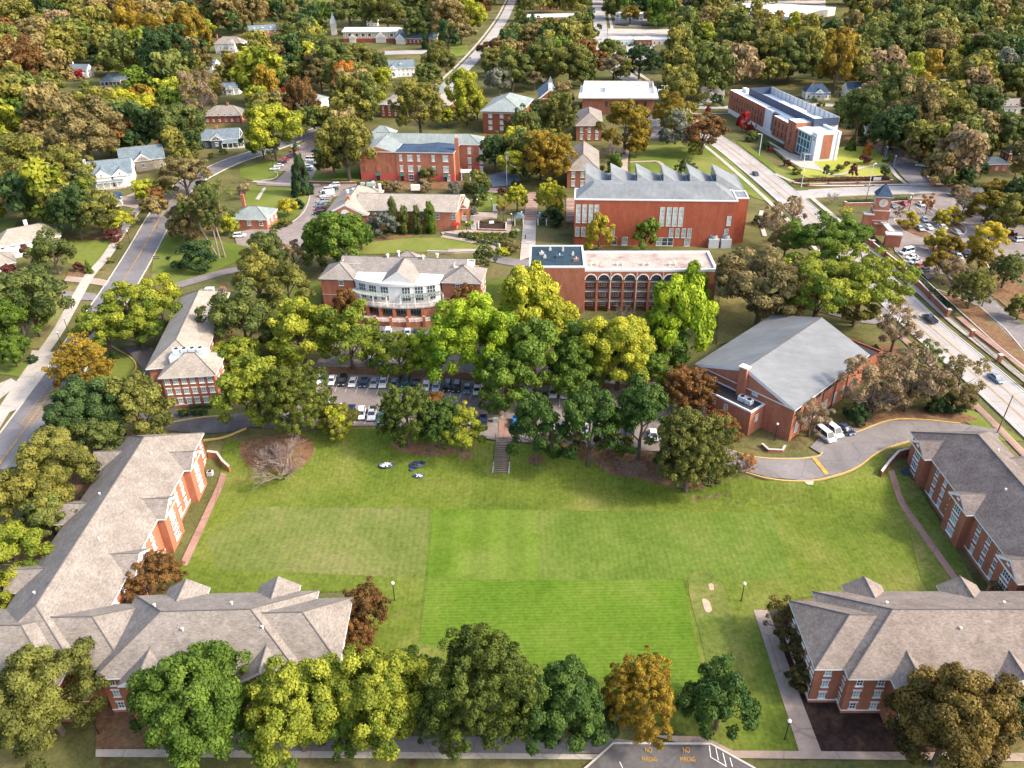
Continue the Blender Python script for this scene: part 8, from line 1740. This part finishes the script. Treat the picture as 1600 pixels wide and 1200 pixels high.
 (1455, 245, 34, 'round', 'orange', 1), (1477, 240, 22, 'column', 'green', 1.1), (1490, 262, 26, 'dense', 'dark', 1), (1515, 262, 34, 'dense', 'dark', 1), (1535, 265, 24, 'dense', 'dark', 1), (1330, 228, 16, 'cone', 'green', .75), (1356, 236, 13, 'tall', 'orange', 1.2), (1390, 250, 13, 'tall', 'forest', 1.2), (1292, 267, 13, 'tall', 'forest', 1.1), (1334, 267, 13, 'tall', 'maroon', 1.1), (1323, 256, 9, 'round', 'rust', 1), (1383, 268, 16, 'tall', 'forest', 1.0), (1344, 206, 14, 'cone', 'dark', .9), (1161, 190, 20, 'tall', 'red', 1.1), (1172, 200, 14, 'round', 'red', .9), (1107, 172, 8, 'tall', 'red', 1.1),
 (615, 352, 21, 'column', 'forest', .95), (633, 356, 19, 'column', 'forest', .85), (652, 356, 19, 'column', 'forest', .85), (672, 354, 21, 'column', 'green', .85), (665, 66, 14, 'cone', 'dark', 1.3),
 (685, 98, 52, 'round', 'olive', 1), (123, 117, 16, 'round', 'red', 1), (185, 104, 26, 'round', 'yellow', .9), (200, 45, 60, 'tall', 'gold', 1), (235, 60, 60, 'round', 'gold', 1), (300, 50, 60, 'tall', 'gold', 1), (255, 90, 90, 'dense', 'dark', 1), (10, 118, 34, 'tall', 'orange', 1), (45, 108, 80, 'round', 'rust', 1), (240, 165, 56, 'oak', 'tan', 1), (230, 175, 50, 'round', 'yg', 1), (190, 165, 50, 'round', 'yg', 1), (285, 140, 40, 'dense', 'yellow', 1), (275, 200, 80, 'round', 'forest', 1), (130, 210, 100, 'round', 'brown', 1), (170, 225, 50, 'round', 'yg', .8), (110, 275, 66, 'round', 'olive', 1.1), (40, 270, 100, 'round', 'olive', 1), (60, 225, 40, 'sparse', 'tan', 1), (40, 190, 46, 'dense', 'dark', 1), (285, 265, 76, 'oak', 'brown', 1.05), (318, 290, 30, 'oak', 'forest', 1), (225, 298, 34, 'round', 'yg', 1), (310, 145, 60, 'sparse', 'tan', 1.2), (1460, 80, 70, 'round', 'brown', 1), (1310, 98, 58, 'tall', 'gold', 1.1), (1138, 108, 32, 'round', 'orange', 1.1), (1375, 80, 70, 'round', 'forest', 1), (1235, 95, 60, 'round', 'forest', 1), (1205, 85, 64, 'round', 'olive', 1), (1180, 45, 56, 'oak', 'brown', 1), (985, 22, 26, 'round', 'gold', 1), (1018, 25, 22, 'round', 'orange', 1), (1053, 25, 22, 'round', 'orange', .8), (956, 18, 18, 'round', 'brown', 1), (1545, 85, 70, 'dense', 'forest', 1), (1560, 135, 30, 'round', 'orange', 1), (390, 15, 56, 'round', 'brown', 1), (1345, 175, 70, 'round', 'forest', 1.1), (1390, 150, 70, 'round', 'forest', 1.1), (1430, 180, 80, 'round', 'brown', 1.1), (1385, 205, 60, 'dense', 'dark', 1.1), (1490, 190, 70, 'round', 'olive', 1.1), (1425, 215, 50, 'round', 'olive', 1.1), (1530, 165, 64, 'round', 'forest', 1.1), (1560, 205, 60, 'round', 'forest', 1.1), (1590, 205, 50, 'round', 'forest', 1), (828, 48, 40, 'dense', 'dark', 1), (818, 75, 34, 'oak', 'rust', 1), (770, 95, 36, 'round', 'olive', 1),
]
for t_ in TL:
    x, y, w_, k, c, hs = t_
    if k == 'yw': k = 'round'
    tw = k in ('oak',) and c in ('brown', 'yg', 'rust', 'green') and w_ > 60
    tree(x, y, w_, k, c, hs, twig=tw)
# tall pines with leaning bare trunks near the left street bend
for (x, y, lx, lab, hh) in ((352, 402, -3.5, 'tall leaning pine with long bare trunk on the lawn near the left bend', 21), (338, 398, -8, 'second leaning pine trunk left of the tall pine near the left bend', 17), (343, 404, -1.5, 'slim upright pine trunk between the leaning pines near the left bend', 15)):
    p = G(x, y); r = thing('pine_tree', lab, 'tree', p); t_ = Vector((p.x + lx, p.y + 3, hh)); m_ = MB(); m_.bar(p, p.lerp(t_, .5) + Vector((.2, 0, 0)), .38, 'palebark', .28, 7); m_.bar(p.lerp(t_, .5) + Vector((.2, 0, 0)), t_, .28, 'palebark', .1, 7); m_.build('trunk', r)
    me_ = P_(('pine', 'mid', 1), lambda: crown_for('pine', 'mid', 1)); o = inst('crown', me_, r, t_ - Vector((0, 0, 1.5)), 1.0, (4.2, 4.2, 4.8)); o.material_slots[0].link = 'OBJECT'; o.material_slots[0].material = M['leaf_forest']
# ---------- the wooded town behind: fill with individual crowns where nothing else stands
KEEP = [[(120, 235), (195, 235), (255, 228), (258, 250), (245, 292), (215, 330), (190, 395), (130, 470), (60, 600), (0, 700), (0, 610), (60, 540), (105, 455), (105, 374), (150, 368), (140, 330), (148, 290)],
 [(0, 335), (70, 335), (72, 385), (0, 410)], [(315, 195), (385, 192), (385, 235), (318, 235)], [(318, 156), (392, 156), (392, 190), (318, 192)], [(105, 92), (150, 92), (150, 124), (105, 124)], [(155, 112), (222, 112), (222, 140), (155, 140)], [(330, 48), (392, 48), (392, 86), (330, 86)], [(322, 86), (342, 86), (342, 116), (322, 116)], [(348, 126), (376, 126), (376, 148), (348, 148)], [(284, 124), (318, 124), (318, 142), (284, 142)], [(385, 34), (438, 34), (438, 62), (385, 62)], [(512, 28), (690, 32), (690, 86), (512, 82)], [(598, 86), (655, 86), (655, 128), (598, 128)], [(458, 128), (515, 128), (515, 170), (458, 170)],
 [(425, 205), (505, 205), (560, 290), (500, 345), (560, 400), (380, 400), (230, 450), (250, 330), (330, 245), (420, 225)], [(588, 126), (710, 126), (712, 192), (762, 195), (780, 240), (780, 400), (500, 400), (500, 290), (556, 284), (556, 200), (588, 190)], [(740, 128), (830, 128), (830, 212), (740, 212)], [(840, 120), (880, 120), (880, 160), (840, 160)], [(885, 120), (1035, 120), (1035, 215), (1220, 320), (1180, 600), (780, 600), (780, 280), (885, 280)], [(785, -10), (812, -10), (800, 40), (735, 125), (690, 140), (690, 60), (730, 60)], [(822, 14), (915, 14), (915, 36), (822, 36)], [(925, -10), (945, -10), (948, 86), (935, 86)], [(945, 40), (1048, 40), (1048, 70), (1015, 108), (975, 105), (950, 70)], [(962, 14), (1008, 14), (1008, 30), (962, 30)],
 [(1098, 134), (1130, 134), (1130, 168), (1098, 168)], [(1078, 158), (1130, 158), (1130, 128), (1290, 122), (1345, 124), (1345, 170), (1330, 215), (1400, 225), (1470, 290), (1600, 290), (1600, 700), (1100, 700), (1100, 215), (1078, 180)], [(1215, -5), (1322, -5), (1322, 32), (1215, 32)], [(1150, 4), (1215, 4), (1215, 18), (1150, 18)], [(1464, 124), (1500, 124), (1500, 144), (1464, 144)], [(1550, 148), (1600, 148), (1600, 182), (1550, 182)], [(1535, 236), (1600, 228), (1600, 290), (1535, 290)], [(470, -10), (548, -10), (548, 8), (470, 8)], [(85, 138), (120, 142), (118, 168), (88, 168)], [(0, 300), (2, 300), (2, 302)], [(20, 225), (70, 222), (80, 236), (20, 236)], [(660, 22), (678, 22), (678, 36), (660, 36)], [(160, 34), (186, 34), (186, 44), (160, 44)], [(1348, 192), (1376, 192), (1376, 208), (1348, 208)]]
def inpoly(x, y, P):
    c = False; j = len(P) - 1
    for i in range(len(P)):
        if (P[i][1] > y) != (P[j][1] > y) and x < (P[j][0] - P[i][0]) * (y - P[i][1]) / (P[j][1] - P[i][1]) + P[i][0]: c = not c
        j = i
    return c
def blocked(x, y, w_):
    for P in KEEP:
        for dx, dy in ((0, 0), (-.36, 0), (.36, 0), (0, .32), (0, -.2), (.25, .25), (-.25, .25)):
            if inpoly(x + dx * w_, y + dy * w_, P): return True
    return False
PAL_L = ['brown'] * 2 + ['midyg', 'green'] + ['olive'] * 5 + ['forest'] * 5 + ['dark'] * 3 + ['midyg', 'rust', 'tan', 'olive', 'gold', 'brown']
PAL_M = ['olive'] * 5 + ['forest'] * 6 + ['dark'] * 3 + ['brown'] * 2 + ['yg', 'rust', 'green']
PAL_R = ['brown'] * 2 + ['midyg', 'grey'] + ['forest'] * 6 + ['olive'] * 5 + ['dark'] * 2 + ['tan', 'gold']
rf_ = random.Random(21); placed = [(t[3], t[4], t[5]) for t in TREES if t[4] < 320]; farlist = []
y = 330.0; cand = []
while y > -30:
    w0 = 33 + (y + 30) * .12
    x = -20 + rf_.uniform(0, w0)
    while x < 1640:
        w_ = w0 * rf_.uniform(.7, 1.4); cand.append((x + rf_.uniform(-.2, .2) * w0, y + rf_.uniform(-.25, .25) * w0 * .6, w_)); x += w0 * rf_.uniform(.3, .5)
    y -= w0 * .2
nind = 0
for (x, y, w_) in cand:
    if blocked(x, y, w_): 
        w_ *= .55
        if w_ < 14 or blocked(x, y, w_): continue
    if any(abs(x - a) < (w_ + c) * .19 and abs(y - b) < (w_ + c) * .115 for a, b, c in placed): continue
    placed.append((x, y, w_)); pal = PAL_L if x < 420 else PAL_M if x < 1050 else PAL_R
    cl = rf_.choice(pal); kd = rf_.choice(['round', 'round', 'dense', 'round', 'tall', 'oak']) 
    cand_ = (x, y, w_, kd, cl, rf_.uniform(.85, 1.15)); farlist.append(cand_)
for _ in range(9000):
    y = rf_.uniform(-10, 330); x = rf_.uniform(-10, 1610); w_ = (17 + y * .05) * rf_.uniform(.8, 1.4)
    if blocked(x, y, w_) or any(abs(x - a) < (w_ * .6 + c) * .36 and abs(y - b) < (w_ * .6 + c) * .25 for a, b, c in placed): continue
    placed.append((x, y, w_)); farlist.append((x, y, w_, 'round', rf_.choice(PAL_M), 1))
farlist.sort(key=lambda q: -q[2])
NI = max(0, 300 - len(TREES)); print('trees placed by hand', len(TREES), 'fill', len(farlist), 'individual', NI)
for q in farlist[:NI]: tree(*q[:6])
# the rest of the far wood as one mass
def farwood(lst):
    src = {c: [P_(('round', 'far', v), lambda v=v: crown_for('round', 'far', v)) for v in range(3)] for c in ('x',)}['x']
    arrs = []
    for me_ in src:
        n_ = len(me_.vertices); a_ = np.empty(n_ * 3, np.float32); me_.vertices.foreach_get('co', a_); t_ = np.empty(n_, np.float32); me_.attributes['tint'].data.foreach_get('value', t_); a_ = a_.reshape(-1, 4, 3); t_ = t_.reshape(-1, 4); arrs.append((a_[::2], t_[::2]))
    cols = sorted({q[4] for q in lst}); VV = []; TT = []; MI = []; rg = np.random.default_rng(2)
    for q in lst:
        b_, R = locate(q[0], q[1], q[2], 1.25, q[5]); a_, t_ = arrs[rg.integers(3)]; an = rg.uniform(0, 6.28); ca, sa = math.cos(an), math.sin(an)
        mt = np.array([[ca, -sa, 0], [sa, ca, 0], [0, 0, q[5]]]); v = (a_.reshape(-1, 3) @ mt.T) * R * 1.0 + np.array([b_.x, b_.y, 1.25 * q[5] * R]); v = (v.reshape(-1, 4, 3)); c_ = v.mean(1, keepdims=True); v = c_ + (v - c_) * 1.3
        VV.append(v.reshape(-1, 3)); TT.append(t_.ravel()); MI.append(np.full(len(a_), cols.index(q[4])))
    V = np.concatenate(VV); T_ = np.concatenate(TT); I = np.concatenate(MI); n_ = len(I)
    me_ = bpy.data.meshes.new('woodland'); me_.vertices.add(len(V)); me_.vertices.foreach_set('co', V.astype(np.float32).ravel()); me_.loops.add(len(V)); me_.loops.foreach_set('vertex_index', np.arange(len(V), dtype=np.int32)); me_.polygons.add(n_); me_.polygons.foreach_set('loop_start', np.arange(0, len(V), 4, dtype=np.int32))
    for c in cols: me_.materials.append(M['leaf_' + c])
    me_.polygons.foreach_set('material_index', I.astype(np.int32)); at = me_.attributes.new('tint', 'FLOAT', 'POINT'); at.data.foreach_set('value', T_.astype(np.float32)); me_.update(calc_edges=True)
    o = bpy.data.objects.new('woodland', me_); COL.objects.link(o); tag(o, 'far wooded streets along the top of the photo in mixed autumn greens', 'woodland', kind='stuff')
if len(farlist) > NI: farwood(farlist[NI:] + [(x, y, w_, 'round', rf_.choice(PAL_R), 1) for x in range(-30, 1640, 26) for y, w_ in ((-16, 30), (-30, 28), (-42, 26))])
# ---------- tree labels
LM = [('the bottom left dormitory', 300, 1000), ('the mown field', 800, 960), ('the NO PARKING bay', 1040, 1160), ('the bottom right dormitory', 1450, 1020), ('the left dormitory wing', 130, 850), ('the right dormitory', 1500, 780), ('the left residence hall', 290, 560), ('the curved white front', 620, 470), ('the lawn steps', 785, 700), ('the middle car park', 640, 620), ('the arched brick building', 990, 470), ('the gymnasium', 1210, 600), ('the right street pickup', 1455, 500), ('the clock tower', 1380, 330), ('the right car park', 1510, 370),
      ('the plain red saw-tooth building', 1030, 340), ('the dining hall', 640, 330), ('the old three-storey hall', 650, 245), ('the brick cottage', 390, 330), ('the left street bend', 290, 290), ('the pale gabled house', 160, 270), ('the beige-roofed house', 35, 370), ('the left street lawn', 140, 400), ('the left crossroads', 60, 620), ('the upper left car park', 455, 255), ('the dark slate house', 346, 213), ('the brown-roofed house', 352, 172), ('the far left white house', 126, 108), ('the columned white house', 360, 68), ('the top left corner', 20, 15), ('the half-timbered church', 575, 55), ('the blue-roofed church hall', 650, 65), ('the dormered blue-grey house', 626, 105), ('the white house with green roof', 487, 150), ('the tan hipped hall', 650, 155), ('the tall dark brick hall', 790, 160), ('the stone chapel', 858, 145), ('the white flat-roofed hall', 965, 150), ('the classroom blocks', 915, 215), ('the brick steps', 828, 330), ('the campus green', 1060, 250),
      ('the modern library', 1215, 190), ('the bright library lawn', 1310, 255), ('the side lot', 1420, 255), ('the navy-roofed cottage', 1275, 140), ('the cream-gabled house', 1336, 138), ('the grey-roofed far cottage', 1482, 133), ('the right edge grey building', 1584, 160), ('the big store roof', 1270, 15), ('the shop row', 1000, 58), ('the wide straight road', 936, 40), ('the climbing road', 755, 70), ('the top centre brick hall', 868, 25), ('the brick house with dormers', 410, 45), ('the yellow tree at far left', 185, 104), ('the top right corner', 1580, 15), ('the top edge right of centre', 1400, 30), ('the top edge of the forest', 1130, 40), ('the right edge banner', 1580, 270), ('the left edge woods', 20, 220)]
def place(x, y):
    b_ = min(LM, key=lambda l: (l[1] - x) ** 2 + ((l[2] - y) * 1.3) ** 2); dx, dy = x - b_[1], y - b_[2]
    w_ = ('right of' if dx > 0 else 'left of') if abs(dx) > abs(dy) * 1.2 else ('in front of' if dy > 0 else 'behind')
    return f"{w_} {b_[0]}"
KN = dict(dense='compact tree', round='round tree', tall='tall tree', oak='spreading tree', pine='pine', cone='conifer', column='pointed evergreen', sparse='thin tree', bare='leafless tree')
TT_ = [t for t in TREES if not t[0].get('label')]
for t in TT_: t.append(place(t[3], t[4]))
relabel(TT_, lambda i: (i[1], i[2], i[6]), lambda i, s, n: f"{i[1]} {KN.get(i[2], 'tree')} {i[6]}" if n == 1 else f"{s} {i[1]} {KN.get(i[2], 'tree')} {i[6]}")
seen = {}
for o in list(COL.objects):
    if o.parent is None and o.get('label'):
        l_ = o['label']; seen.setdefault(l_, []).append(o)
for l_, os_ in seen.items():
    if len(os_) > 1: print('DUP', l_, len(os_))
for o in COL.objects:
    if o.parent is None and o.name.startswith(('leafy_tree', 'oak_tree')) and not o.get('group'): o['group'] = 'trees of the campus and town'
